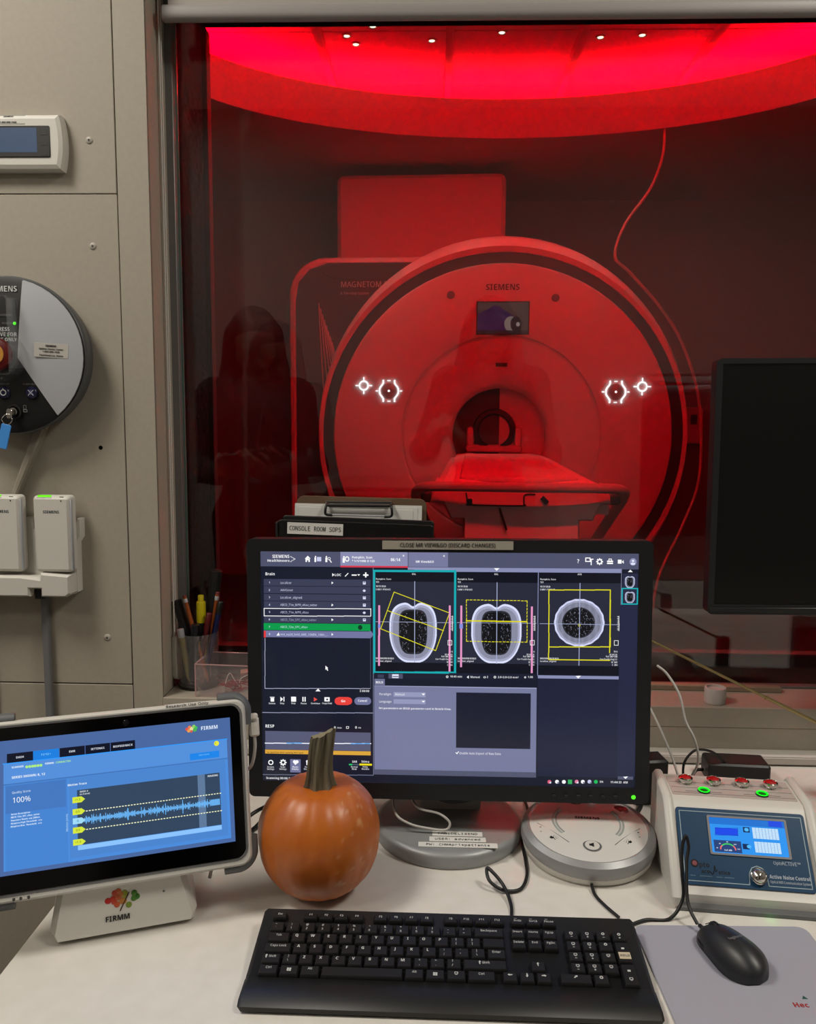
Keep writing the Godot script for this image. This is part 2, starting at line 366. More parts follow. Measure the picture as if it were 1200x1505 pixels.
func patient_table() -> void:
	var t := thing("patient_table", "white patient table running out of the scanner bore", "patient table", Vector3(0.40, 0, -5.0), -2.7)
	var w: Material = mats.table_white
	piece(t, "table_top", rings(PackedVector2Array([Vector2(-0.265, 1.12), Vector2(-0.2, 1.128), Vector2(-0.1, 1.118), Vector2(0, 1.115), Vector2(0.1, 1.118), Vector2(0.2, 1.128), Vector2(0.265, 1.12), Vector2(0.25, 1.085), Vector2(-0.25, 1.085)]), [[0.01, -1.4], [0, -1.38], [0, 2.16], [0.012, 2.18]]), w)
	for s in [-1, 1]:
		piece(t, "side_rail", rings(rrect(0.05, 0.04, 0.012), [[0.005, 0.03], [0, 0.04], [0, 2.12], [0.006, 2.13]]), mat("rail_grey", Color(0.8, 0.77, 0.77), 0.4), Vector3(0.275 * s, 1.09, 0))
	piece(t, "front_body", rings(PackedVector2Array([Vector2(-0.29, 1.105), Vector2(-0.305, 1.085), Vector2(-0.31, 1.052), Vector2(-0.265, 1.052), Vector2(-0.238, 0.996), Vector2(-0.195, 0.996), Vector2(-0.195, 0.5), Vector2(0.205, 0.5), Vector2(0.205, 0.996), Vector2(0.248, 0.996), Vector2(0.275, 1.052), Vector2(0.31, 1.052), Vector2(0.305, 1.085), Vector2(0.29, 1.105)]), [[0.02, 0.25], [0, 0.3], [0, 2.19], [0.008, 2.215]]), w)
	piece(t, "lift_column", rings(rrect(0.42, 0.5, 0.04), [[0.01, 0.3], [0, 0.35], [0, 2.0], [0.02, 2.05]]), w, Vector3(0, 0.28, 0))
	piece(t, "foot", rings(rrect(0.56, 0.06, 0.02), [[0.02, 0.2], [0, 0.25], [0, 2.1], [0.02, 2.15]]), mats.groove_grey, Vector3(0, 0.03, 0))
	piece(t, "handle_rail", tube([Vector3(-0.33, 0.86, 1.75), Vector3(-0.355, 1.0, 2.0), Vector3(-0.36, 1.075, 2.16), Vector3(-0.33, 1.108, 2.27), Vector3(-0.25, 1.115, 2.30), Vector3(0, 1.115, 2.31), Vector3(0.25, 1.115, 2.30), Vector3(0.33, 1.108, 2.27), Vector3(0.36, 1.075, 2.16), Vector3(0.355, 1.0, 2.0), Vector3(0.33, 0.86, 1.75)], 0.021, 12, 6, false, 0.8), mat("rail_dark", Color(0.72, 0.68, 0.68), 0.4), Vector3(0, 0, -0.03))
	for s in [-1, 1]: piece(t, "rail_bracket", box(0.10, 0.035, 0.07, 0.006), mats.groove_grey, Vector3(0.29 * s, 1.07, 2.16))
	piece(t, "seam", tube([Vector3(-0.185, 1.09, 2.216), Vector3(-0.178, 1.052, 2.216), Vector3(-0.17, 1.048, 2.216), Vector3(0.005, 1.048, 2.216), Vector3(0.012, 1.055, 2.216), Vector3(0.015, 1.085, 2.216), Vector3(0.05, 1.088, 2.216)], 0.0028, 5, 4), mats.plastic_black)
	piece(t, "release_lever", tube([Vector3(-0.07, 1.04, 2.22), Vector3(-0.06, 1.01, 2.225), Vector3(-0.045, 0.965, 2.225)], 0.004, 6, 4), mats.plastic_black)
	piece(t, "latch", box(0.018, 0.02, 0.012, 0.002), mats.plastic_black, Vector3(-0.172, 1.06, 2.217))
	piece(t, "latch", box(0.016, 0.028, 0.012, 0.002), mats.plastic_black, Vector3(0.082, 1.068, 2.217), Vector3(0, 0, 45))
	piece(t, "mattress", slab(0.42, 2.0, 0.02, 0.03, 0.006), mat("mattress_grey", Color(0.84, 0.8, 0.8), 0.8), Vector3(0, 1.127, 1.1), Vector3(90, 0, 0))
	piece(t, "control_pad", slab(0.03, 0.02, 0.006, 0.003), mats.groove_grey, Vector3(-0.1, 1.13, 0.35), Vector3(-90, 0, 0))
	var wedge := rings(PackedVector2Array([Vector2(0, 0), Vector2(0.075, 0.0), Vector2(0.075, 0.095)]), [[0, 0], [0, 0.2]])
	for s in [-1, 1]: piece(t, "corner_cap", wedge, w, Vector3(0.225 * s, 1.02, 2.0), Vector3(0, 0 if s > 0 else 180, 0))
# ---------------------------------------------------------------- the desk and what stands on it
func desk() -> void:
	var t := thing("desk", "long white laminate desk under the window", "desk", Vector3(0.42, 0, -0.92))
	piece(t, "desk_top", bx(Vector3(-0.885, 0.712, -0.498), Vector3(1.35, DESK, 0.44), 0.0025), mats.desk_laminate)
	for x in [-0.84, 1.3]:
		piece(t, "side_panel", bx(Vector3(x - 0.014, 0.0, -0.48), Vector3(x + 0.014, 0.712, 0.32), 0.002), mat("panel_laminate", Color(0.4, 0.36, 0.32), 0.5))
	piece(t, "back_panel", bx(Vector3(-0.82, 0.35, -0.46), Vector3(1.28, 0.712, -0.445), 0.002), mats.panel_laminate)
	var tr := thing("cable_trunking", "pale grey cable trunking along the wall behind the desk", "cable trunking", Vector3(0.42, DESK, -1.42))
	piece(tr, "channel", bx(Vector3(-0.85, 0.001, 0.0), Vector3(1.3, 0.020, 0.028), 0.003), mat("trunk_grey", Color(0.66, 0.64, 0.61), 0.45))
	piece(tr, "lid", bx(Vector3(-0.85, 0.004, 0.028), Vector3(1.3, 0.016, 0.030), 0.001), mats.trunk_grey)

func head_place(t: Node3D, at: Vector3, rot: Vector3, called: String, mesh: Mesh, m: Material) -> MeshInstance3D:
	var o := piece(t, called, mesh, m, at - t.position)
	o.basis = Basis(Vector3.UP, deg_to_rad(rot.x)) * Basis(Vector3.RIGHT, deg_to_rad(rot.y)) * Basis(Vector3.BACK, deg_to_rad(rot.z))
	return o

func console_monitor() -> void:
	var t := thing("console_monitor", "wide black monitor showing pumpkin scans behind the pumpkin", "monitor", Vector3(0.026, DESK, -1.140))
	var al := mat("base_silver", Color(0.58, 0.59, 0.59), 0.42, 0.3)
	piece(t, "base", lathe([[0, 0], [0.105, 0], [0.107, 0.004], [0.107, 0.016], [0.104, 0.0205], [0.098, 0.0225], [0, 0.023]], 64), al)
	piece(t, "neck", rings(rrect(0.090, 0.24, 0.01), [[0.002, -0.014], [0, -0.012], [0, 0.012], [0.003, 0.015]]), mat("neck_grey", Color(0.66, 0.66, 0.65), 0.5, 0.1), Vector3(0.004, 0.135, -0.045), Vector3(-4, 0, 0))
	piece(t, "cable_hook", tube([Vector3(-0.05, 0.10, -0.03), Vector3(-0.02, 0.086, 0.01), Vector3(0.02, 0.086, 0.01), Vector3(0.05, 0.10, -0.03)], 0.006, 8, 5), mats.plastic_black)
	# paper labels on the foot
	var rows := [[0.052, 0.070, "TABIDELISEND"], [0.067, 0.078, "USER: advanced"], [0.082, 0.108, "PW: CHM4pr1spat1ents"]]
	for q in rows:
		piece(t, "label_strip", bx(Vector3(0.012 - q[1] / 2, 0.0229, q[0] - 0.0062), Vector3(0.012 + q[1] / 2, 0.0234, q[0] + 0.0062)), mats.paper)
		lettering(t, q[2], 0.0048, mats.ink, Vector3(0.012, 0.0236, q[0]), Vector3(-90, 0, 0), 2, 1, q[1] * 0.8)
	var h := head_place(t, Vector3(0.0213, 0.9935, -1.112), Vector3(-1.0, -3.1, 0.5), "housing", frame_mesh(0.556, 0.364, 0.008, 0.5185, 0.3245, 0.001, 0.03, Vector2(0, 0.0022), 0.002), mats.bezel_black)
	piece(h, "rear_shell", rings(rrect(0.55, 0.358, 0.01), [[0.06, -0.065], [0.03, -0.05], [0.004, -0.022], [0, -0.012]]), mats.bezel_black)
	var tex := print_screen(CONSOLE_PRINT, 1536, 960, "181c2c")
	piece(h, "screen", face(0.5185, 0.3245), screen_mat("console_screen", tex), Vector3(0, 0.0022, 0.0115))
	screen_light(h, Vector2(0.5, 0.31), 0.006, Color(0.62, 0.66, 1.0), Vector3(0, 0.0022, 0.016))
	piece(h, "label_strip", box(0.179, 0.0118, 0.0006), mat("label_cream", Color(0.62, 0.6, 0.55), 0.7), Vector3(0.0, 0.1747, 0.0155))
	lettering(h, "CLOSE MR VIEW&GO (DISCARD CHANGES)", 0.0052, mats.ink, Vector3(0.0, 0.1747, 0.0162), Vector3.ZERO, 0, 1, 0.13)
	for i in 6:
		piece(h, "bezel_button", slab(0.005, 0.004, 0.0012, 0.0012, 0.0004), mat("button_mark", Color(0.11, 0.12, 0.13), 0.5), Vector3(0.148 + i * 0.0168, -0.1722, 0.0155))
	piece(h, "power_led", lathe_z([[0, 0.0012], [0.0022, 0.001], [0.003, 0]], 14), mats.led_green, Vector3(0.257, -0.1722, 0.015))

func screen_light(parent: Node, size: Vector2, power: float, col: Color, at: Vector3) -> void:
	var l := AreaLight3D.new()
	l.name = "screen_glow"
	parent.add_child(l)
	l.area_size = size
	l.light_color = col
	l.light_energy = power
	l.position = at
	l.rotation_degrees.y = 180
	l.shadow_enabled = true

func dark_monitor() -> void:
	var t := thing("dark_monitor", "black switched-off monitor in front of the window", "monitor", Vector3(0.74, DESK, -1.34))
	var h := piece(t, "housing", frame_mesh(0.57, 0.408, 0.008, 0.55, 0.384, 0.002, 0.026, Vector2(0, 0.004), 0.001), mats.bezel_black, Vector3(-0.012, 0.496, 0.02), Vector3(0, -0.8, 0.6))
	piece(h, "screen", slab(0.551, 0.385, 0.006, 0.001, 0.0005), mat("screen_off", Color(0.012, 0.012, 0.014), 0.3), Vector3(0, 0.004, 0.007))
	piece(h, "chin_strip", box(0.566, 0.0075, 0.002, 0.0006), mat("chin_grey", Color(0.09, 0.095, 0.1), 0.35), Vector3(0, -0.196, 0.0135))
	piece(h, "rear_shell", rings(rrect(0.56, 0.4, 0.01), [[0.07, -0.06], [0.03, -0.045], [0.003, -0.02], [0, -0.01]]), mats.bezel_black)
	piece(t, "stand_post", rings(rrect(0.07, 0.5, 0.008), [[0, -0.012], [0, 0.012]]), mats.plastic_grey, Vector3(0.06, 0.25, -0.025))
	piece(t, "stand_foot", lathe([[0, 0], [0.11, 0], [0.112, 0.004], [0.11, 0.014], [0, 0.016]], 40, 0.6), mats.plastic_grey, Vector3(0.09, 0, 0.04))

func tablet() -> void:
	var t := thing("panel_tablet", "white framed touch panel showing a blue motion trace", "tablet computer", Vector3(-0.366, DESK, -0.914), 20.0)
	var w := mat("tablet_white", Color(0.76, 0.755, 0.73), 0.4)
	var c := Vector3(0.0, 0.1545, 0.0)
	var tilt := Vector3(-17, 0, 0)
	var b := piece(t, "housing", rings(rrect(0.296, 0.197, 0.014, 6), [[0.012, -0.016], [0.002, -0.013], [0, -0.009], [0, 0.009], [0.003, 0.0135]]), w, c, tilt)
	piece(b, "glass", rings(rrect(0.281, 0.180, 0.012, 6), [[0, 0.013], [0.0008, 0.0146]]), mat("glass_black", Color(0.008, 0.008, 0.01), 0.12), Vector3(0, 0.0015, 0))
	piece(b, "gasket", frame_mesh(0.286, 0.185, 0.014, 0.2815, 0.1805, 0.012, 0.001), mats.plastic_grey, Vector3(0, 0.0015, 0.0136))
	var tex := print_screen(TABLET_PRINT, 1024, 576, "4a68a0")
	piece(b, "screen", face(0.258, 0.1455), screen_mat("tablet_screen", tex, 1.0), Vector3(-0.001, 0.0045, 0.0149))
	screen_light(b, Vector2(0.25, 0.14), 0.005, Color(0.35, 0.6, 1.0), Vector3(0, 0.004, 0.018))
	for s in [[1, 1], [-1, 1], [1, -1], [-1, -1]]:
		var pts := []
		for i in 7:
			var an := PI / 2 * i / 6
			pts.append(Vector3(s[0] * (0.131 + cos(an) * 0.0165), s[1] * (0.0825 + sin(an) * 0.0165), 0))
		pts.push_front(Vector3(s[0] * 0.1475, s[1] * 0.066, 0)); pts.push_back(Vector3(s[0] * 0.115, s[1] * 0.099, 0))
		piece(b, "corner_guard", tube(pts, 0.0085, 8, 3), mat("guard_grey", Color(0.34, 0.35, 0.36), 0.5), Vector3(0, 0, 0.001))
	piece(b, "camera_lens", lathe_z([[0, 0.0006], [0.0032, 0.0005], [0.0036, 0]], 16), mat("lens_grey", Color(0.09, 0.09, 0.1), 0.15), Vector3(0.007, 0.0835, 0.0147))
	piece(b, "label_strip", box(0.062, 0.0006, 0.014), mats.paper, Vector3(0.083, 0.0987, 0.0))
	lettering(b, "Research Use Only", 0.0042, mats.ink, Vector3(0.078, 0.0974, 0.0125), Vector3(-50, 0, 0), 0, 1, 0.050)
	for q in [-0.035, -0.028, -0.02]: piece(b, "port", lathe_z([[0, 0.001], [0.0018, 0.001], [0.002, 0]], 10), mats.ink, Vector3(q * 1.0 - 0.08, -0.0945, 0.0125))
	for k in 6: piece(b, "vent_dot", lathe_z([[0, 0.0008], [0.001, 0.0006], [0.0012, 0]], 8), mats.ink, Vector3(0.1445, -0.02 + k * 0.012 - 0.04, 0.0125))
	piece(b, "plug", Geo.new().add(slab(0.02, 0.013, 0.011, 0.003, 0.002), Transform3D(Basis(), Vector3(0.154, 0.072, -0.002))).add(slab(0.012, 0.024, 0.011, 0.003, 0.002), Transform3D(Basis(), Vector3(0.159, 0.062, -0.002))).mesh(), mats.plastic_white)
	piece(b, "plug_cable", tube([Vector3(0.159, 0.052, -0.002), Vector3(0.159, 0.035, -0.004), Vector3(0.155, 0.015, -0.012), Vector3(0.145, 0.0, -0.03), Vector3(0.12, -0.05, -0.045), Vector3(0.10, -0.12, -0.05)], 0.0022, 7, 5), mats.cable_white)
	# wedge stand
	var sp := PackedVector2Array([Vector2(-0.072, 0), Vector2(-0.078, 0.012), Vector2(-0.066, 0.068), Vector2(-0.052, 0.082), Vector2(0.058, 0.082), Vector2(0.07, 0.068), Vector2(0.086, 0.012), Vector2(0.082, 0)])
	var st := piece(t, "stand", rings(sp, [[0.004, -0.10], [0, -0.09], [0, -0.01], [0.006, 0.004]]), mats.plastic_white, Vector3(-0.004, 0.0, 0.034))
	var lean := Transform3D(Basis(Vector3.RIGHT, deg_to_rad(-22)), Vector3.ZERO)
	st.mesh = shear(st.mesh, 0.24)
	# brain mark of coloured dots
	var rng := RandomNumberGenerator.new()
	rng.seed = 3
	var fz := func(y: float) -> float: return 0.0045 - y * 0.24
	for i in 26:
		var u := rng.randf_range(-1, 1)
		var v := rng.randf_range(-0.8, 0.9)
		if u * u + v * v > 1.0: continue
		var col: Color = Color(0.72, 0.1, 0.08).lerp(Color(0.7, 0.5, 0.2), clampf(u + 0.9, 0, 1)) if u < 0.1 else Color(0.6, 0.6, 0.15).lerp(Color(0.16, 0.42, 0.1), u)
		var y := 0.041 + v * 0.0115
		piece(st, "mark_dot", lathe_z([[0, 0.0004], [0.0016 + 0.0016 * rng.randf(), 0.0003], [0.0034, 0]], 12), mat("dot_%d" % i, col, 0.5), Vector3(0.002 + u * 0.0165, y, fz.call(y)), Vector3(-13.5, 0, 0))
	piece(st, "mark_stem", box(0.0012, 0.022, 0.0006), mat("stem_brown", Color(0.25, 0.12, 0.05), 0.6), Vector3(0.004, 0.038, fz.call(0.038) + 0.0004), Vector3(-13.5, 0, -28))
	lettering(st, "FIRMM", 0.0058, mats.ink, Vector3(-0.004, 0.0215, fz.call(0.0215) + 0.0003), Vector3(-13.5, 0, 0), 1)
	piece(st, "screw_hole", lathe_z([[0, 0.0005], [0.0012, 0.0004], [0.0014, 0]], 8), mats.plastic_grey, Vector3(0.048, 0.042, fz.call(0.042)), Vector3(-13.5, 0, 0))

func shear(m: Mesh, k: float) -> ArrayMesh:
	var x := Transform3D(Basis(Vector3(1, 0, 0), Vector3(0, 1, -k), Vector3(0, 0, 1)), Vector3.ZERO)
	var g := Geo.new()
	var a := m.surface_get_arrays(0)
	var v: PackedVector3Array = a[Mesh.ARRAY_VERTEX]
	for i in range(0, v.size(), 3):
		var p := [x * v[i], x * v[i + 1], x * v[i + 2]]
		var n: Vector3 = (p[2] - p[0]).cross(p[1] - p[0]).normalized()
		g.tri(p[0], p[1], p[2], n, n, n)
	return g.mesh()

func pumpkin() -> void:
	var t := thing("pumpkin", "orange pumpkin with a tall cut stem in front of the monitor", "pumpkin", Vector3(-0.141, DESK, -0.985))
	var g := Geo.new()
	var nz := FastNoiseLite.new()
	nz.seed = 8; nz.frequency = 18.0
	var fn := FastNoiseLite.new()
	fn.seed = 19; fn.frequency = 120.0
	var rng := RandomNumberGenerator.new()
	rng.seed = 15
	var ribs := []
	var an := 0.0
	while an < TAU - 0.2:
		ribs.append(an)
		an += rng.randf_range(0.30, 0.52)
	var cols := 132
	var rows := 60
	var pos := []
	var colr := []
	for j in rows + 1:
		var ph := PI * j / rows
		for i in cols + 1:
			var th := TAU * (i % cols) / cols
			var d := 9.0
			for r in ribs:
				d = minf(d, absf(wrapf(th - r, -PI, PI)))
			var groove := exp(-d * d / 0.006)
			var s := sin(ph)
			var rad := 0.0775 * pow(s, 0.80) * (1.0 - 0.013 * groove * pow(s, 0.5) + 0.012 * nz.get_noise_2d(cos(th) * 0.2, sin(th) * 0.2 + ph * 0.05))
			rad *= 1.0 + 0.025 * cos(ph) * s
			var y := 0.0745 + 0.0745 * cos(ph) * (1.0 - 0.004 * groove)
			if ph < 0.5: y -= 0.012 * (1.0 - ph / 0.5)
			if ph > 2.75: y += 0.009 * (ph - 2.75) / 0.39
			pos.append(Vector3(cos(th) * rad, y - 0.0006, sin(th) * rad))
			var base := Color(0.47, 0.118, 0.011)
			var q := Vector3(cos(th) * s, cos(ph), sin(th) * s) * 0.08
			var n1 := nz.get_noise_3dv(q * 2.0)
			base = base.lerp(Color(0.40, 0.085, 0.008), clampf(n1 * 0.9 + 0.15, 0, 0.7))
			base = base.lerp(Color(0.46, 0.115, 0.01), groove * 0.6)
			var scar := nz.get_noise_3dv(q * 3.0 + Vector3(3, 1, 0)) + 0.35 * fn.get_noise_3dv(q)
			if q.x > 0.03: base = base.lerp(Color(0.60, 0.34, 0.16), clampf((scar - 0.30) * 3.0, 0, 0.55))
			colr.append(base)
	var nrm := []
	nrm.resize(pos.size())
	for j in rows + 1:
		for i in cols + 1:
			var a: Vector3 = pos[j * (cols + 1) + (i + 1) % cols] - pos[j * (cols + 1) + (i - 1 + cols) % cols]
			var b: Vector3 = pos[mini(j + 1, rows) * (cols + 1) + i] - pos[maxi(j - 1, 0) * (cols + 1) + i]
			var n := a.cross(b).normalized()
			if n.length() < 0.5: n = Vector3.UP if j == 0 else Vector3.DOWN
			if n.dot(pos[j * (cols + 1) + i] - Vector3(0, 0.0745, 0)) < 0 and j > 6 and j < rows - 6: n = -n
			if j <= 6: n = n if n.y > 0 else -n
			if j >= rows - 6: n = n if n.y < 0 else -n
			nrm[j * (cols + 1) + i] = n
	for j in rows:
		for i in cols:
			var k := [j * (cols + 1) + i, j * (cols + 1) + i + 1, (j + 1) * (cols + 1) + i + 1, (j + 1) * (cols + 1) + i]
			g.quad(pos[k[0]], pos[k[1]], pos[k[2]], pos[k[3]], nrm[k[0]], nrm[k[1]], nrm[k[2]], nrm[k[3]])
			var base := g.c.size() - 6
			var order := []
			for m in 6:
				var vtx := g.v[base + m]
				for kk in k:
					if vtx.is_equal_approx(pos[kk]): g.c[base + m] = colr[kk]; break
	var skin := mat("pumpkin_skin", Color.WHITE, 0.42)
	skin.vertex_color_use_as_albedo = true
	skin.clearcoat_enabled = true
	skin.clearcoat = 0.15
	skin.clearcoat_roughness = 0.3
	piece(t, "body", g.mesh(), skin)
	# stem: ridged, flaring at its foot, cut slanting
	g = Geo.new()
	var sc := FastNoiseLite.new()
	sc.seed = 2; sc.frequency = 90.0
	var lv := 22
	var sg := 48
	var sp := []
	var cc := []
	for j in lv + 1:
		var f := float(j) / lv
		var r := 0.0135 + 0.013 * pow(1.0 - f, 5.0) + 0.001 * f
		for i in sg:
			var th := TAU * i / sg
			var ridge := 0.14 * cos(7 * th + 0.8 * f) + 0.06 * sin(15 * th)
			var rr := r * (1.0 + ridge * (1.0 if f > 0.12 else 1.6)) 
			var y := 0.127 + f * 0.080 + (0.004 * sin(th + 0.7) * (0.6 + 0.4 * sin(3 * th))) * smoothstep(0.8, 1.0, f) + (0.005 * cos(th)) * smoothstep(0.85, 1.0, f)
			if f < 0.12: y -= 0.004 * (1.0 - f / 0.12) * (0.5 + 0.5 * cos(7 * th + 2.0))
			sp.append(Vector3(cos(th) * rr + 0.002 + 0.004 * f * f - 0.002 * sin(f * 3), y, sin(th) * rr * 0.9))
			var s := 0.5 + 0.5 * sc.get_noise_3d(cos(th) * 0.06, f * 0.02, sin(th) * 0.06)
			cc.append(Color(0.045, 0.038, 0.022).lerp(Color(0.16, 0.14, 0.09), clampf(s + ridge * 2.0, 0, 1)))
	for j in lv:
		for i in sg:
			var k := [j * sg + i, j * sg + (i + 1) % sg, (j + 1) * sg + (i + 1) % sg, (j + 1) * sg + i]
			var mid: Vector3 = (sp[k[0]] + sp[k[2]]) / 2
			var n: Vector3 = (sp[k[1]] - sp[k[0]]).cross(sp[k[3]] - sp[k[0]]).normalized()
			if n.dot(Vector3(mid.x - 0.005, 0, mid.z)) < 0: n = -n
			g.tint = cc[k[0]]
			g.quad(sp[k[0]], sp[k[1]], sp[k[2]], sp[k[3]], n, n, n, n)
	g.tint = Color(0.22, 0.19, 0.12)
	var top := Vector3.ZERO
	for i in sg: top += sp[lv * sg + i] / sg
	for i in sg: g.tri(top - Vector3(0, 0.003, 0), sp[lv * sg + i], sp[lv * sg + (i + 1) % sg], Vector3.UP, Vector3.UP, Vector3.UP)
	var sm := mat("pumpkin_stem", Color.WHITE, 0.85)
	sm.vertex_color_use_as_albedo = true
	piece(t, "stem", g.mesh(), sm)

func keyboard() -> void:
	var t := thing("keyboard", "full-size black keyboard in front of the pumpkin", "keyboard", Vector3(0.021, DESK, -0.832), -0.3)
	var wd := 0.430
	var dp := 0.142
	var kb := Node3D.new()
	# body: wedge profile in (z, y), swept along x
	var pr := PackedVector2Array([Vector2(0.074, 0.003), Vector2(0.074, 0.008), Vector2(0.066, 0.0125), Vector2(0.036, 0.0135), Vector2(0.034, 0.012), Vector2(-0.060, 0.0245), Vector2(-0.066, 0.0255), Vector2(-0.0695, 0.022), Vector2(-0.0695, 0.003)])
	for i in pr.size(): pr[i] = Vector2(-pr[i].x, pr[i].y)
	piece(t, "body", Geo.new().add(rings(pr, [[0.003, -wd / 2], [0.0, -wd / 2 + 0.004], [0.0, wd / 2 - 0.004], [0.003, wd / 2]]), Transform3D(Basis(Vector3.UP, PI / 2), Vector3.ZERO)).mesh(), mats.plastic_black)
	for s in [-1, 1]:
		piece(t, "foot", box(0.03, 0.006, 0.012, 0.001), mats.plastic_black, Vector3(0.17 * s, 0.003, -0.055))
		piece(t, "foot", box(0.03, 0.006, 0.012, 0.001), mats.plastic_black, Vector3(0.17 * s, 0.003, 0.06))
	var u := 0.01775
	var cap := {}
	var x0 := -0.2025
	# each row: z, then [width in keys, legend] with "" as key without legend and a bare number as a gap
	var rows := [
		[-0.0500, 0.0098, [[1, "Esc"], 1.0, [1, "F1"], [1, "F2"], [1, "F3"], [1, "F4"], 0.55, [1, "F5"], [1, "F6"], [1, "F7"], [1, "F8"], 0.55, [1, "F9"], [1, "F10"], [1, "F11"], [1, "F12"], 0.32, [1, "PrtSc"], [1, "ScrLk"], [1, "Pause"]]],
		[-0.0325, 0.0142, [[1, "~|`"], [1, "!|1"], [1, "@|2"], [1, "#|3"], [1, "$|4"], [1, "%|5"], [1, "^|6"], [1, "&|7"], [1, "*|8"], [1, "(|9"], [1, ")|0"], [1, "_|-"], [1, "+|="], [2, "Backspace"], 0.32, [1, "Insert"], [1, "Home"], [1, "PgUp"], 0.38, [1, "□|_"], [1, "□|+"], [1, "○|_"], [1, "○|+"]]],
		[-0.0170, 0.0142, [[1.5, "Tab"], [1, "Q"], [1, "W"], [1, "E"], [1, "R"], [1, "T"], [1, "Y"], [1, "U"], [1, "I"], [1, "O"], [1, "P"], [1, "{|["], [1, "}|]"], 1.5, 0.32, [1, "Delete"], [1, "End"], [1, "PgDn"], 0.38, [1, "⌂|_"], [1, "⌂|+"], [1, "◐"]]],
		[-0.0015, 0.0142, [[1.75, "Caps Lock"], [1, "A"], [1, "S"], [1, "D"], [1, "F"], [1, "G"], [1, "H"], [1, "J"], [1, "K"], [1, "L"], [1, ":|;"], [1, "'|\\\""], [1, "||\\\\"], [1.25, "Enter"], 0.32, 3.0, 0.38, [1, "▣|_"], [1, "▣|+"], [1, "✓"]]],
		[0.0140, 0.0142, [[1.25, "⇧ Shift"], [1, "||\\\\"], [1, "Z"], [1, "X"], [1, "C"], [1, "V"], [1, "B"], [1, "N"], [1, "M"], [1, "<|,"], [1, ">|."], [1, "?|/"], [2.75, "⇧ Shift"], 0.32, 1.0, [1, "↑"], 1.0, 0.38, [1, "▤|_"], [1, "▤|+"], [1, "▱"]]],
		[0.0292, 0.0138, [[1.25, "Ctrl"], [1.25, "win"], [1.25, "Alt"], [5.0, ""], [1.25, "Alt"], [1.25, "win"], [1.25, "▤"], [1.75, "Ctrl"], 0.32, [1, "←"], [1, "↓"], [1, "→"], 0.38, [2, "↗"], [1, "●"]]],
	]
	for r in rows:
		var x: float = x0
		var z: float = r[0]
		var y := 0.0119 + (0.036 - z) / 0.096 * 0.0125 - 0.001
		for k in r[2]:
			if k is float or k is int:
				x += k * u
				continue
			key(t, cap, x + k[0] * u / 2, y, z, k[0] * u - 0.0016, r[1], k[1])
			x += k[0] * u
	# tall keys at the right end of the number pad
	var px := x0 + 18.2 * u + 0.5 * u + 0.0 + 0.5 * u * 0 + 3 * u * 0
	var nx := x0 + (15 + 0.32 + 3 + 0.38 + 3.5) * u
	for q in [[-0.0095, 0.0295, "▬"], [0.0215, 0.0295, "▪|▫"]]:
		var y: float = 0.0119 + (0.036 - q[0]) / 0.096 * 0.0125 - 0.001
		var kk := key(t, cap, nx, y, q[0], u - 0.0016, q[1], q[2])
		if q[2] == "▬":
			piece(kk, "sticker", box(0.0125, 0.0095, 0.0004), mat("sticker_cream", Color(0.75, 0.7, 0.6), 0.7), Vector3(0, 0.0047, 0.006), Vector3(-90, 0, 0), "cream paper sticker")
			lettering(kk, "HOLD", 0.0028, mats.legend_grey, Vector3(0, 0.0051, 0.006), Vector3(-90, 0, 0), 1)
	# tall Enter key's upper half
	key(t, cap, x0 + 14.25 * u, 0.0119 + (0.036 + 0.017) / 0.096 * 0.0125 - 0.001, -0.0170, 1.5 * u - 0.0016, 0.0142, "|")
	for i in 3:
		piece(t, "status_mark", box(0.0032, 0.0008, 0.0016), mats.legend_grey, Vector3(x0 + (15.82 + i) * u, 0.0252, -0.0605))
	kb.free()

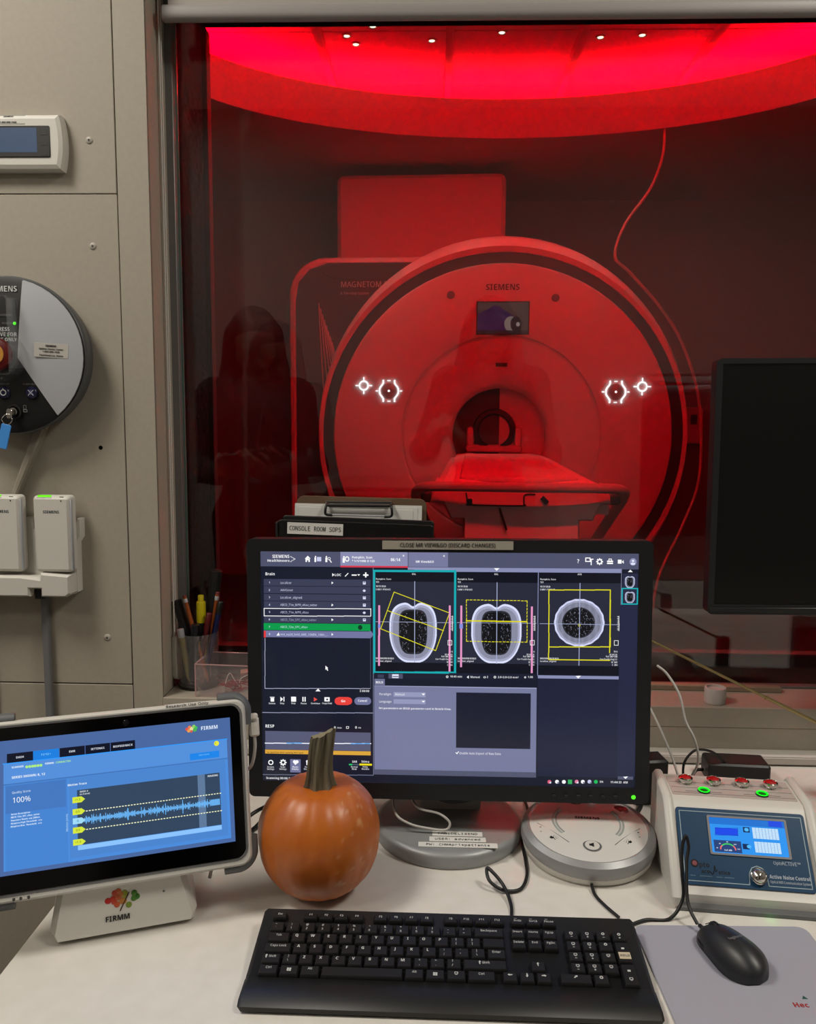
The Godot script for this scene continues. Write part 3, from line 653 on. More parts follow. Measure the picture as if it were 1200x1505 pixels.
func key(t: Node3D, cap: Dictionary, x: float, y: float, z: float, w: float, d: float, legend: String) -> MeshInstance3D:
	var id := "%.4f %.4f" % [w, d]
	if not cap.has(id):
		cap[id] = Geo.new().add(rings(rrect(w, d, 0.0015, 2), [[0, -0.004], [0, 0.0005], [0.0009, 0.0035], [0.0016, 0.0042]]), Transform3D(Basis(Vector3.RIGHT, -PI / 2), Vector3.ZERO)).mesh()
	var k := piece(t, "key", cap[id], mats.key_black, Vector3(x, y + 0.0026, z), Vector3(7.4, 0, 0))
	if legend == "" or legend == "|": return k
	if legend == "win":
		for q in 4: piece(k, "legend", box(0.0021, 0.0019, 0.0003), mats.legend_white, Vector3(-0.0012 + (q % 2) * 0.0024, 0.0043, -0.0011 + (q / 2) * 0.0022), Vector3(-90, 0, 0))
		return k
	if legend.unicode_at(0) > 255:
		for i in legend.split("|").size():
			var sub := legend.split("|")[i]
			icon(k, sub, Vector3(0, 0.0043, -d * 0.16 + i * d * 0.36))
		return k
	var parts := legend.split("|") if legend.length() < 5 and legend.contains("|") and legend != "||" else PackedStringArray([legend])
	if legend.begins_with("||"): parts = PackedStringArray(["|", "\\"])
	var one := legend.length() == 1 and legend.unicode_at(0) < 128
	for i in parts.size():
		if parts[i] == "": continue
		var s := parts[i].replace("\\\"", "\"").replace("\\\\", "\\")
		var cap_h := 0.0036 if one else 0.0022
		if parts.size() == 2: cap_h = 0.0024
		var at := Vector3(-w * 0.12 if one else 0.0, 0.0042, -d * 0.16)
		if parts.size() == 2: at = Vector3(-w * 0.1, 0.0042, -d * 0.24 + i * d * 0.4)
		if s.length() > 1 and not one: at.x = 0.0
		var o := lettering(k, s, cap_h, mats.legend_white, at, Vector3(-90, 0, 0), 1 if one else 0)
		o.name = "legend"
		if s.length() > 4 and w < 0.03:
			var wide: float = o.mesh.get_aabb().size.x
			if wide > w * 0.75: o.scale = Vector3(w * 0.75 / wide, 1, 1)
	return k

# small printed key symbol
func icon(k: Node3D, what: String, at: Vector3) -> void:
	var arrow := PackedVector2Array([Vector2(0, 0.0026), Vector2(-0.0014, 0.0008), Vector2(-0.0005, 0.0008), Vector2(-0.0005, -0.0024), Vector2(0.0005, -0.0024), Vector2(0.0005, 0.0008), Vector2(0.0014, 0.0008)])
	var turn: int = {"↑": 0, "←": 90, "↓": 180, "→": -90, "↗": -50}.get(what, 1000)
	if turn < 1000:
		piece(k, "legend", Geo.new().add(extr(arrow, 0.0003), Transform3D(Basis(Vector3.BACK, deg_to_rad(turn)), Vector3.ZERO)).mesh(), mats.legend_white, at, Vector3(-90, 0, 0))
	elif what in ["_", "+"]:
		piece(k, "legend", box(0.0022, 0.0006, 0.0003), mats.legend_white, at, Vector3(-90, 0, 0))
		if what == "+": piece(k, "legend", box(0.0006, 0.0022, 0.0003), mats.legend_white, at, Vector3(-90, 0, 0))
	elif what in ["○", "◐", "●"]:
		piece(k, "legend", lathe_z([[0.0009, 0.0001], [0.001, 0.0003], [0.0018, 0.0003], [0.0019, 0.0]], 16), mats.legend_white, at, Vector3(-90, 0, 0))
	elif what in ["▪", "▬"]:
		piece(k, "legend", box(0.0032, 0.0024, 0.0003), mats.legend_white, at, Vector3(-90, 0, 0))
	elif what.begins_with("⇧"):
		piece(k, "legend", extr(arrow, 0.0003), mats.legend_white, at + Vector3(-0.0055, 0, 0), Vector3(-90, 0, 0))
		lettering(k, "Shift", 0.0022, mats.legend_white, at + Vector3(0.001, 0, 0), Vector3(-90, 0, 0)).name = "legend"
	else:
		piece(k, "legend", frame_mesh(0.0038, 0.003, 0.0006, 0.0026, 0.0018, 0.0003, 0.0003), mats.legend_white, at, Vector3(-90, 0, 0))
		piece(k, "legend", box(0.0022, 0.0005, 0.0003), mats.legend_white, at + Vector3(0, 0, 0.0022), Vector3(-90, 0, 0))

func mouse_and_mat() -> void:
	var m := thing("mouse_mat", "pale grey mouse mat beside the keyboard", "mouse mat", Vector3(0.348, DESK, -0.825), 1.5)
	piece(m, "pad", Geo.new().add(slab(0.205, 0.20, 0.0022, 0.012, 0.0007), Transform3D(Basis(Vector3.RIGHT, -PI / 2), Vector3(0, 0.0011, 0))).mesh(), grained(mat("pad_cloth", Color(0.62, 0.62, 0.67), 0.75), noise_tex(0.25, Color(0.95, 0.95, 0.95), Color.WHITE, 31), 8.0))
	lettering(m, "Hec", 0.0065, mat("print_red", Color(0.6, 0.1, 0.1), 0.7), Vector3(0.027, 0.0024, 0.033), Vector3(-90, 0, 0), 1, 0)
	piece(m, "print_mark", extr(PackedVector2Array([Vector2(0, 0), Vector2(0.006, 0), Vector2(0.003, 0.005)]), 0.0003), mat("print_green", Color(0.12, 0.3, 0.26), 0.7), Vector3(0.041, 0.0023, 0.024), Vector3(-90, 0, 0))
	# mouse: shell made of cross sections
	var t := thing("mouse", "black computer mouse with a scroll wheel on the mat", "mouse", Vector3(0.337, DESK + 0.0022, -0.864), 21.0)
	t.scale = Vector3(0.84, 0.84, 0.84)
	var g := Geo.new()
	var P := []
	var nl := 26
	var ns := 28
	for j in nl + 1:
		var f := float(j) / nl
		var zz := -0.055 + 0.11 * f
		var e := pow(maxf(0.0, 1.0 - pow(absf(2 * f - 1), 3.4)), 0.5)
		var half := 0.0295 * e * (1.0 - 0.10 * cos(PI * f) - 0.05 * sin(TAU * f))
		var hh := 0.0335 * pow(maxf(0.0, 1.0 - pow(absf((f - 0.56) / 0.565), 2.6)), 0.62) + 0.001
		for i in ns + 1:
			var a := PI * i / ns
			P.append(Vector3(cos(a) * half * (1.0 - 0.12 * (1.0 - sin(a)) * 0.0), 0.0015 + hh * pow(sin(a), 0.72), zz))
	for j in nl:
		for i in ns:
			var q := [P[j * (ns + 1) + i], P[j * (ns + 1) + i + 1], P[(j + 1) * (ns + 1) + i + 1], P[(j + 1) * (ns + 1) + i]]
			var nn := []
			for c in q: nn.append(Vector3(c.x / 0.0009, (c.y - 0.004) / 0.0011, c.z / 0.0035).normalized())
			g.quad(q[0], q[1], q[2], q[3], nn[0], nn[1], nn[2], nn[3])
	piece(t, "shell", g.mesh(), mat("mouse_black", Color(0.13, 0.135, 0.15), 0.4))
	piece(t, "base", rings(rrect(0.052, 0.098, 0.024, 8), [[0.004, 0.0], [0, 0.003], [0, 0.009]]), mats.plastic_black, Vector3(0, 0, 0.0), Vector3(-90, 0, 0))
	piece(t, "scroll_wheel", Geo.new().add(lathe([[0, -0.0035], [0.0095, -0.0035], [0.0105, -0.002], [0.0105, 0.002], [0.0095, 0.0035], [0, 0.0035]], 24), Transform3D(Basis(Vector3.BACK, PI / 2), Vector3(0, 0.0222, -0.031))).mesh(), mats.cable_black)
	piece(t, "button_gap", tube([Vector3(0, 0.0185, -0.05), Vector3(0, 0.030, -0.034), Vector3(0, 0.0335, -0.015)], 0.0006, 5, 4), mats.liner_black)
	lettering(t, "logitech", 0.0042, mats.legend_grey, Vector3(0, 0.0362, 0.008), Vector3(-90, 0, 0), 1)
	piece(t, "cable_boot", tube([Vector3(0, 0.009, -0.052), Vector3(0, 0.009, -0.062)], 0.0028, 8, 2), mats.cable_black)

func intercom() -> void:
	var t := thing("intercom", "round white and silver talk-back intercom beside the monitor", "intercom", Vector3(0.219, DESK, -1.087), -4.0)
	var tl := Vector3(5.5, 0, 0)
	piece(t, "foot", lathe([[0, 0], [0.082, 0], [0.087, 0.006], [0.0905, 0.020], [0.087, 0.029]], 64), mats.plastic_white)
	var b := piece(t, "silver_ring", lathe([[0.089, -0.006], [0.092, 0.0], [0.092, 0.006], [0.0905, 0.012], [0.083, 0.0165], [0.080, 0.0155]], 72), mat("intercom_silver", Color(0.58, 0.585, 0.585), 0.38, 0.25), Vector3(0, 0.025, 0), tl)
	var f := piece(t, "top_face", lathe([[0.0805, 0.0155], [0.060, 0.0185], [0.03, 0.0200], [0.0, 0.0203]], 64), mat("intercom_white", Color(0.8, 0.79, 0.77), 0.48), Vector3(0, 0.025, 0), tl)
	for s in [-1, 1]:
		var pts := []
		for i in 9:
			var a := deg_to_rad(-38 + 76.0 * i / 8)
			pts.append(Vector3(s * cos(a) * 0.046, 0.0196, sin(a) * 0.046 - 0.004))
		piece(f, "talk_bar", tube(pts, 0.0033, 6, 3, false, 0.25), mat("bar_silver", Color(0.8, 0.83, 0.82), 0.25, 0.1))
	lettering(f, "SIEMENS", 0.0050, mats.ink, Vector3(0, 0.0207, -0.012), Vector3(-90, 0, 0), 1, 1, 0.034)
	for q in [[0.0, 0.050, 0.0095, "mute_button"], [-0.012, -0.058, 0.0085, "listen_button"]]:
		var k := piece(f, q[3], lathe([[0.0, 0.0012], [q[2] * 0.75, 0.0012], [q[2], 0.0006], [q[2] * 1.02, -0.002]], 28), mats.plastic_white, Vector3(q[0], 0.0188, q[1]))
		piece(k, "ring", lathe([[q[2] * 1.0, 0.0], [q[2] * 1.12, 0.0008], [q[2] * 1.3, 0.0004]], 28), mats.plastic_grey)
		piece(k, "symbol", extr(PackedVector2Array([Vector2(-0.004, -0.002), Vector2(-0.002, -0.002), Vector2(0.002, -0.0045), Vector2(0.002, 0.0045), Vector2(-0.002, 0.002), Vector2(-0.004, 0.002)]), 0.0003), mats.ink, Vector3(0, 0.0015, 0), Vector3(-90, 0, 0))
	var st := piece(f, "stop_button", lathe([[0.0, 0.001], [0.008, 0.001], [0.011, 0.0002], [0.0112, -0.002]], 28), mat("stop_maroon", Color(0.22, 0.035, 0.06), 0.4), Vector3(0.050, 0.0175, -0.042))
	piece(st, "symbol", extr(PackedVector2Array([Vector2(0, 0.005), Vector2(-0.0045, -0.003), Vector2(0.0045, -0.003)]), 0.0003), mat("stop_mark", Color(0.45, 0.2, 0.22), 0.5), Vector3(0, 0.0012, 0), Vector3(-90, 0, 0))
	for s in [-1, 1]:
		for i in 3:
			var pts := []
			for k in 4:
				var a := deg_to_rad(-40 + 80.0 * k / 3)
				pts.append(Vector3(s * (0.041 + 0.0 + cos(a) * (0.003 + i * 0.0028)), 0.0183, 0.035 + sin(a) * (0.003 + i * 0.0028)))
			piece(f, "wave_mark", tube(pts, 0.0005, 4, 3), mats.ink)
		piece(f, "head_mark", lathe([[0, 0.0004], [0.0028, 0.0003], [0.003, 0]], 12), mats.ink, Vector3(s * 0.052 * (1 if s < 0 else 0.98), 0.0180, 0.035))
		lettering(f, "+", 0.004, mats.ink, Vector3(s * 0.066, 0.0178, 0.012), Vector3(-90, 0, 0))
		lettering(f, "–", 0.004, mats.ink, Vector3(s * 0.066, 0.0178, 0.022), Vector3(-90, 0, 0))
		piece(f, "panel_line", tube([Vector3(s * 0.030, 0.0196, 0.046), Vector3(s * 0.050, 0.0186, 0.022), Vector3(s * 0.070, 0.0174, 0.002)], 0.0004, 4, 5), mats.legend_grey)
	piece(t, "lead", tube([Vector3(-0.004, 0.006, 0.088), Vector3(-0.002, 0.0022, 0.105), Vector3(0.008, 0.0022, 0.128), Vector3(0.021, 0.0022, 0.150)], 0.0021, 7, 6), mats.cable_black)
	piece(f, "lamp", lathe([[0, 0.003], [0.003, 0.002], [0.004, 0]], 14), glow("intercom_led", Color(0.9, 0.97, 1.0), 5.0), Vector3(0.012, 0.0178, -0.060))

func noise_control_box() -> void:
	var t := thing("noise_control_box", "white desktop noise control unit with a blue panel and four red buttons", "control unit", Vector3(0.402, DESK, -1.03), -5.4)
	var w := mat("unit_white", Color(0.79, 0.78, 0.755), 0.42)
	var pr := PackedVector2Array([Vector2(-0.072, 0.005), Vector2(-0.072, 0.0165), Vector2(-0.066, 0.0205), Vector2(0.0017, 0.0984), Vector2(0.010, 0.103), Vector2(0.076, 0.106), Vector2(0.084, 0.100), Vector2(0.086, 0.005)])
	var turn := Transform3D(Basis(Vector3.UP, PI / 2), Vector3.ZERO)
	piece(t, "body", Geo.new().add(rings(pr, [[0.001, -0.0845], [0, -0.084], [0, 0.084], [0.001, 0.0845]]), turn).mesh(), w)
	var wing := PackedVector2Array([Vector2(-0.080, 0.004), Vector2(-0.082, 0.0165), Vector2(-0.074, 0.026), Vector2(-0.04, 0.064), Vector2(0.0, 0.103), Vector2(0.012, 0.108), Vector2(0.08, 0.111), Vector2(0.092, 0.102), Vector2(0.092, 0.004)])
	for s in [-1, 1]:
		piece(t, "side_cheek", Geo.new().add(rings(wing, [[0.003, -0.006], [0.0005, -0.0035], [0, 0.0], [0.0005, 0.0035], [0.003, 0.006]]), turn).mesh(), w, Vector3(0.089 * s, 0, 0))
	piece(t, "plinth", box(0.175, 0.006, 0.165, 0.001), mats.plastic_grey, Vector3(0, 0.003, 0.0))
	# everything on the sloped front hangs on the panel; slope about 41 degrees
	var pa := piece(t, "front_panel", rings(rrect(0.160, 0.0945, 0.004), [[0, -0.001], [0, 0.0012], [0.0006, 0.0018]]), mat("panel_blue", Color(0.06, 0.235, 0.365), 0.35), Vector3(-0.0005, 0.0596, 0.0322), Vector3(-41.0, 0, 0), "dark blue printed panel")
	# white outline, stepping round the knob
	var o := [Vector2(-0.0755, 0.0425), Vector2(0.0755, 0.0425), Vector2(0.0755, -0.0425), Vector2(0.0245, -0.0425), Vector2(0.0235, -0.030), Vector2(0.0195, -0.0225), Vector2(0.013, -0.020), Vector2(0.0065, -0.0225), Vector2(0.0025, -0.030), Vector2(0.0015, -0.0425), Vector2(-0.0755, -0.0425)]
	var ln := Geo.new()
	for i in o.size():
		var a: Vector2 = o[i]
		var b: Vector2 = o[(i + 1) % o.size()]
		ln.add(box(a.distance_to(b) + 0.0009, 0.0009, 0.0004), Transform3D(Basis(Vector3.BACK, (b - a).angle()), Vector3((a.x + b.x) / 2, (a.y + b.y) / 2, 0.0019)))
	piece(pa, "outline", ln.mesh(), mat("outline_pale", Color(0.6, 0.68, 0.72), 0.5))
	piece(pa, "screen_frame", frame_mesh(0.0985, 0.0485, 0.002, 0.093, 0.0435, 0.001, 0.002), mat("frame_pale", Color(0.5, 0.5, 0.52), 0.4), Vector3(0.0075, 0.0145, 0.0022))
	piece(pa, "screen", face(0.0935, 0.044), screen_mat("unit_screen", print_screen(CONTROL_PRINT, 512, 300, "2a94f0"), 1.0), Vector3(0.0075, 0.0145, 0.0024))
	screen_light(pa, Vector2(0.09, 0.04), 0.0006, Color(0.3, 0.6, 1.0), Vector3(0.0075, 0.0145, 0.004))
	var pale := mat("print_pale", Color(0.68, 0.72, 0.76), 0.6)
	lettering(pa, "Opto", 0.0036, pale, Vector3(0.0335, -0.0148, 0.0019), Vector3.ZERO, 0, 0)
	lettering(pa, "ACTIVE™", 0.0042, pale, Vector3(0.0435, -0.0147, 0.0019), Vector3.ZERO, 0, 0)
	lettering(pa, "Active Noise Control", 0.0042, pale, Vector3(0.0265, -0.0312, 0.0019), Vector3.ZERO, 1, 0, 0.048)
	lettering(pa, "Optical MRI Communication System", 0.0022, pale, Vector3(0.0265, -0.0372, 0.0019), Vector3.ZERO, 0, 0, 0.048)
	piece(pa, "logo_ring", lathe_z([[0.0032, 0.0001], [0.0034, 0.0006], [0.0046, 0.0006], [0.0048, 0.0]], 28), mats.ink, Vector3(-0.0625, -0.0215, 0.0018))
	piece(pa, "logo_dot", lathe_z([[0, 0.0006], [0.003, 0.0005], [0.0032, 0]], 20), mat("logo_pink", Color(0.5, 0.25, 0.28), 0.5), Vector3(-0.0625, -0.0215, 0.0018))
	lettering(pa, "pto", 0.0058, mats.ink, Vector3(-0.0575, -0.0228, 0.0019), Vector3.ZERO, 1, 0)
	lettering(pa, "aco", 0.0046, mats.ink, Vector3(-0.0555, -0.0305, 0.0019), Vector3.ZERO, 1, 0)
	lettering(pa, "stics", 0.0046, mats.ink, Vector3(-0.0345, -0.0305, 0.0019), Vector3.ZERO, 1, 0)
	piece(pa, "logo_wave", tube([Vector3(-0.044, -0.030, 0.0019), Vector3(-0.042, -0.0335, 0.0019), Vector3(-0.040, -0.03, 0.0019), Vector3(-0.0385, -0.023, 0.0019), Vector3(-0.0375, -0.03, 0.0019), Vector3(-0.0355, -0.027, 0.0019)], 0.0005, 5, 5), mats.ink)
	for q in [[-0.066, 0.007], [-0.050, 0.017], [-0.034, 0.008], [-0.022, 0.013]]: piece(pa, "small_print", box(q[1] * 0.9, 0.0010, 0.0003), mat("print_blue", Color(0.3, 0.42, 0.5), 0.6), Vector3(q[0], -0.0362, 0.0018))
	var kn := piece(pa, "knob", lathe_z([[0.0102, 0], [0.0102, 0.004], [0.0094, 0.0055], [0.0086, 0.0048], [0.0082, 0.006], [0.006, 0.0088], [0.0, 0.0100]], 36), mats.chrome, Vector3(0.013, -0.0325, 0.0016), Vector3.ZERO, "chrome push knob")
	# top deck: label rows, four red buttons, two lit green rings
	var deck := piece(t, "top_deck", slab(0.160, 0.052, 0.001, 0.002, 0.0003), mat("deck_pink", Color(0.68, 0.64, 0.62), 0.45), Vector3(0, 0.1048, -0.044), Vector3(-87.4, 0, 0))
	for i in 3: piece(deck, "deck_line", box(0.156, 0.0007, 0.0003), mats.legend_grey, Vector3(0, -0.02 + i * 0.0145, 0.0006))
	for i in 4:
		var bt := piece(deck, "push_button", lathe_z([[0.0094, 0], [0.0096, 0.0022], [0.0088, 0.0034], [0.0096, 0.0046], [0.0094, 0.0078], [0.0076, 0.0090], [0.0070, 0.0084]], 28), mats.chrome, Vector3(-0.057 + i * 0.0372, 0.008, 0.0004), Vector3(0, 0, 0), "chrome button with a red cap")
		piece(bt, "red_cap", lathe_z([[0.0072, 0.0082], [0.0056, 0.0094], [0, 0.0098]], 24), mat("cap_red", Color(0.65, 0.05, 0.06), 0.4))
	for s in [-1, 1]:
		var gr := piece(deck, "lit_switch", lathe_z([[0, 0.001], [0.0055, 0.001], [0.006, 0.0022], [0.0078, 0.0022], [0.0084, 0.0]], 28), mat("switch_green", Color(0.1, 0.25, 0.1), 0.3), Vector3(0.0005 + 0.0375 * s, -0.0135, 0.0004))
		piece(gr, "glow_ring", lathe_z([[0.0055, 0.0014], [0.0058, 0.0026], [0.0074, 0.0026], [0.0078, 0.0014]], 28), glow("ring_green", Color(0.05, 1.0, 0.12), 1.6))
		for e in [-1, 1]: piece(deck, "deck_print", box(0.014, 0.0009, 0.0003), mats.legend_grey, Vector3(0.0375 * s + 0.0165 * e, -0.0155, 0.0006))
	# status lights underneath the front
	var st := piece(t, "status_light", box(0.012, 0.0016, 0.0014), glow("status_green", Color(0.05, 1.0, 0.3), 0.6), Vector3(0.02, 0.004, 0.081))
	for i in 3: piece(t, "status_light", box(0.0014, 0.002, 0.0016), mats.status_green, Vector3(0.005 + i * 0.005, 0.004, 0.0812))
	var l := OmniLight3D.new()
	l.name = "lamp"
	t.add_child(l)
	l.position = Vector3(0.02, 0.0035, 0.086)
	l.light_color = Color(0.05, 1.0, 0.3)
	l.light_energy = 0.00004
	l.light_size = 0.004
	l.shadow_enabled = true
	st.name = "status_light"
# ---------------------------------------------------------------- on the wall
const WALL := -1.42

func wall_units() -> void:
	# thermostat
	var t := thing("thermostat", "white wall thermostat with a blue display above the emergency button", "thermostat", Vector3(-0.70, 1.793, WALL))
	var w: Material = mats.plastic_white
	var sp := PackedVector2Array()
	for i in 9:
		var f := -1.0 + i / 4.0
		sp.append(Vector2(0.079 - 0.006 * f * f, 0.0445 * f))
	sp.append_array([Vector2(-0.075, 0.0445), Vector2(-0.075, -0.0445)])
	var b := piece(t, "body", rings(sp, [[0, 0], [0, 0.014], [0.002, 0.019], [0.008, 0.022]]), w)
	piece(b, "window_frame", slab(0.142, 0.050, 0.003, 0.002, 0.0008), mats.plastic_black, Vector3(-0.014, 0.0, 0.0225))
	piece(b, "display", face(0.116, 0.039), glow("thermostat_blue", Color(0.22, 0.34, 0.48), 0.55), Vector3(-0.022, 0.002, 0.0242))
	for i in 3: piece(b, "button", slab(0.012, 0.0145, 0.003, 0.001, 0.0006), mats.key_black, Vector3(0.0485, 0.0165 - i * 0.0165, 0.0228))
	piece(b, "sticker", box(0.10, 0.0165, 0.0004), mat("sticker_grey", Color(0.55, 0.54, 0.5), 0.6), Vector3(-0.034, 0.0355, 0.0205), Vector3(-12, 0, 0))
	lettering(b, "SIEMENS", 0.0026, mats.ink, Vector3(-0.012, 0.0405, 0.0204), Vector3(-12, 0, 0), 1)
	lettering(b, "Uptime Service Center", 0.0024, mats.ink, Vector3(-0.012, 0.0357, 0.0212), Vector3(-12, 0, 0), 1)
	lettering(b, "1-800-888-7436", 0.0024, mats.ink, Vector3(-0.012, 0.031, 0.0222), Vector3(-12, 0, 0), 1)
	# emergency button
	var e := thing("emergency_button", "round silver and black wall unit with a red emergency button", "emergency button", Vector3(-0.717, 1.441, WALL))
	piece(e, "rim", lathe_z([[0.118, 0], [0.126, 0.004], [0.129, 0.02], [0.1315, 0.034], [0.1315, 0.042], [0.129, 0.0455], [0.124, 0.047], [0, 0.047]], 80), mat("rim_grey", Color(0.3, 0.31, 0.32), 0.4))
	var blk := mat("face_black", Color(0.012, 0.012, 0.015), 0.55)
	var f := piece(e, "black_face", lathe_z([[0.1295, 0.0455], [0.12, 0.0485], [0.06, 0.0515], [0, 0.0525]], 72), blk)
	for s in [-1, 1]:
		var pg := PackedVector2Array([Vector2(0.019 * s, -0.004), Vector2(0.030 * s, 0.122)])
		for i in 19:
			var a := deg_to_rad(lerpf(75.5, -51.0, i / 18.0))
			pg.append(Vector2(cos(a) * 0.1275 * s, sin(a) * 0.1275))
		piece(e, "silver_sector", domed(pg, 0.0475, 0.006), mats.silver)
	for q in [[0.109, "SIEMENS", 0.0090, 1, 0.0215], [0.066, "WARNING", 0.0036, 0, 0.012], [0.0525, "POWER", 0.0036, 0, 0.011], [0.043, "PRESS", 0.0062, 1, 0.007], [0.0345, "REMOVE FOR", 0.0060, 1, 0.0185], [0.026, "EMERGENCY USE ONLY", 0.0056, 1, 0.0185]]:
		lettering(e, q[1], q[2], mats.legend_white if q[3] else mats.legend_grey, Vector3(q[4], q[0], 0.0528 if q[0] < 0.1 else 0.0502), Vector3.ZERO, q[3], 2)
	piece(e, "power_led", lathe_z([[0, 0.002], [0.0018, 0.0015], [0.0026, 0]], 14), mats.led_green, Vector3(0.0155, 0.0525, 0.0525))
	var rb := piece(e, "push_button", lathe_z([[0.014, 0.05], [0.014, 0.066], [0.026, 0.068], [0.0275, 0.074], [0.025, 0.079], [0.017, 0.0815], [0.0, 0.082]], 44), mat("button_red", Color(0.33, 0.03, 0.03), 0.35), Vector3(-0.007, 0.0, 0), Vector3.ZERO, "red push button")
	piece(rb, "label_disc", lathe_z([[0, 0.0827], [0.0165, 0.0824], [0.017, 0.0812]], 32), mat("disc_yellow", Color(0.72, 0.5, 0.18), 0.5))
	piece(rb, "label_mark", extr(PackedVector2Array([Vector2(-0.004, -0.012), Vector2(0.001, -0.012), Vector2(0.001, -0.003), Vector2(0.006, -0.011), Vector2(0.009, -0.009), Vector2(0.004, 0.003), Vector2(0.009, 0.009), Vector2(0.007, 0.012), Vector2(0.0, 0.008), Vector2(-0.006, 0.011), Vector2(-0.008, 0.004), Vector2(-0.003, 0.002)]), 0.0004), mat("mark_brown", Color(0.12, 0.02, 0.015), 0.6), Vector3(0, 0, 0.083))
	# clear flap over the button
	var fl := Geo.new()
	fl.add(frame_mesh(0.068, 0.128, 0.006, 0.063, 0.123, 0.004, 0.035), Transform3D(Basis(), Vector3(-0.012, 0.03, 0.068)))
	piece(e, "clear_flap", fl.mesh(), pane("flap_clear", Color(0.8, 0.82, 0.85, 0.03), 0.02))
	piece(e, "clear_dome", lathe_z([[0.041, 0.052], [0.040, 0.075], [0.036, 0.088]], 44), mats.flap_clear, Vector3(-0.007, -0.002, 0))
	for q in [[-0.008, "ring"], [0.039, "bell"]]:
		var bt := piece(e, "blue_button", lathe_z([[0, 0.004], [0.0085, 0.004], [0.0105, 0.002], [0.0108, 0]], 28), mat("button_blue", Color(0.05, 0.05, 0.2), 0.35), Vector3(q[0], -0.062, 0.051))
		if q[1] == "ring":
			piece(bt, "symbol", lathe_z([[0.0036, 0.0042], [0.0040, 0.0048], [0.0050, 0.0048], [0.0054, 0.0042]], 24), mats.legend_white)
			piece(bt, "symbol", box(0.0012, 0.004, 0.0004), mats.legend_white, Vector3(0, 0.0055, 0.0045))
		else:
			piece(bt, "symbol", extr(PackedVector2Array([Vector2(-0.005, -0.003), Vector2(0.005, -0.003), Vector2(0.003, 0.001), Vector2(0.002, 0.005), Vector2(-0.002, 0.005), Vector2(-0.003, 0.001)]), 0.0003), mat("symbol_blue", Color(0.3, 0.3, 0.5), 0.6), Vector3(0, 0, 0.0042))
			for s in [-1, 1]: piece(bt, "symbol", box(0.013, 0.0009, 0.0004), mats.legend_white, Vector3(0, 0, 0.0045), Vector3(0, 0, 45 * s))
	lettering(e, "POWER OFF", 0.0022, mats.legend_grey, Vector3(-0.008, -0.0475, 0.0526))
	lettering(e, "ALARM SILENCE", 0.0022, mats.legend_grey, Vector3(0.039, -0.0475, 0.0526))
	var lk := piece(e, "key_lock", lathe_z([[0.0, 0.053], [0.0095, 0.053], [0.010, 0.056], [0.0125, 0.056], [0.0135, 0.05]], 28), mats.plastic_black, Vector3(0.008, -0.094, -0.002))
	piece(lk, "cylinder", lathe_z([[0, 0.0595], [0.007, 0.0595], [0.0078, 0.054]], 20), mats.chrome)
	piece(e, "padlock_symbol", frame_mesh(0.005, 0.007, 0.001, 0.0035, 0.0055, 0.0006, 0.0004), mats.legend_grey, Vector3(0.026, -0.086, 0.0515))
	piece(e, "padlock_symbol", frame_mesh(0.007, 0.005, 0.0006, 0.0045, 0.0025, 0.0005, 0.0004), mats.legend_grey, Vector3(0.0265, -0.092, 0.0515))
	piece(e, "sticker", slab(0.056, 0.0235, 0.0006, 0.002, 0.0002), mat("sticker_pale", Color(0.7, 0.69, 0.66), 0.6), Vector3(0.076, 0.008, 0.0533), Vector3(0, 5, -3))
	for q in [[0.0155, "SIEMENS", 0.0030, 1], [0.0105, "Uptime Service Center", 0.0026, 0], [0.0060, "1-800-888-7436", 0.0024, 0], [0.0, "Functional Loc. Name", 0.0022, 0]]:
		lettering(e, q[1], q[2], mats.ink, Vector3(0.076, q[0], 0.0541), Vector3(0, 5, -3), q[3])
	var kt := thing("key_tag", "small key with a blue plastic tag hanging in the wall unit's lock", "key", Vector3(-0.716, 1.30, WALL + 0.068))
	piece(kt, "key_blade", slab(0.010, 0.016, 0.002, 0.004), mats.chrome, Vector3(0.004, 0.044, -0.004))
	piece(kt, "key_ring", Geo.new().add(tube([Vector3(0.009, 0, 0), Vector3(0, 0.009, 0), Vector3(-0.009, 0, 0), Vector3(0, -0.009, 0)], 0.0008, 5, 6, true), Transform3D(Basis(), Vector3(0.002, 0.034, 0))).mesh(), mats.chrome)
	piece(kt, "tag", slab(0.017, 0.042, 0.002, 0.003), mat("tag_blue", Color(0.25, 0.55, 0.85), 0.4), Vector3(-0.004, 0.006, 0), Vector3(0, 0, -14))
	# diagonal trim strip below the unit
	single("cover_strip", extr(PackedVector2Array([Vector2(-0.745, 1.19), Vector2(-0.735, 1.19), Vector2(-0.672, 1.325), Vector2(-0.69, 1.33)]), 0.02, 0.003), mat("strip_paint", Color(0.55, 0.52, 0.47), 0.5), "slanting painted cable cover below the emergency button", "cable cover", Vector3(0, 0, WALL + 0.0101))
	# handset chargers
	var h := thing("charging_cradle", "white double charging cradle fixed to the wall", "charger", Vector3(-0.70, 1.09, WALL))
	var cp := PackedVector2Array([Vector2(-0.16, -0.063), Vector2(0.066, -0.063), Vector2(0.0735, -0.058), Vector2(0.0745, 0.03), Vector2(0.081, 0.04), Vector2(0.0815, 0.072), Vector2(0.0755, 0.073), Vector2(0.069, 0.055), Vector2(0.062, 0.05), Vector2(0.03, 0.05), Vector2(0.012, 0.05), Vector2(0.004, 0.05), Vector2(-0.002, 0.055), Vector2(-0.006, 0.073), Vector2(-0.02, 0.073), Vector2(-0.026, 0.05), Vector2(-0.16, 0.05)])
	piece(h, "back_plate", rings(cp, [[0, 0], [0, 0.014], [0.0015, 0.018]]), w)
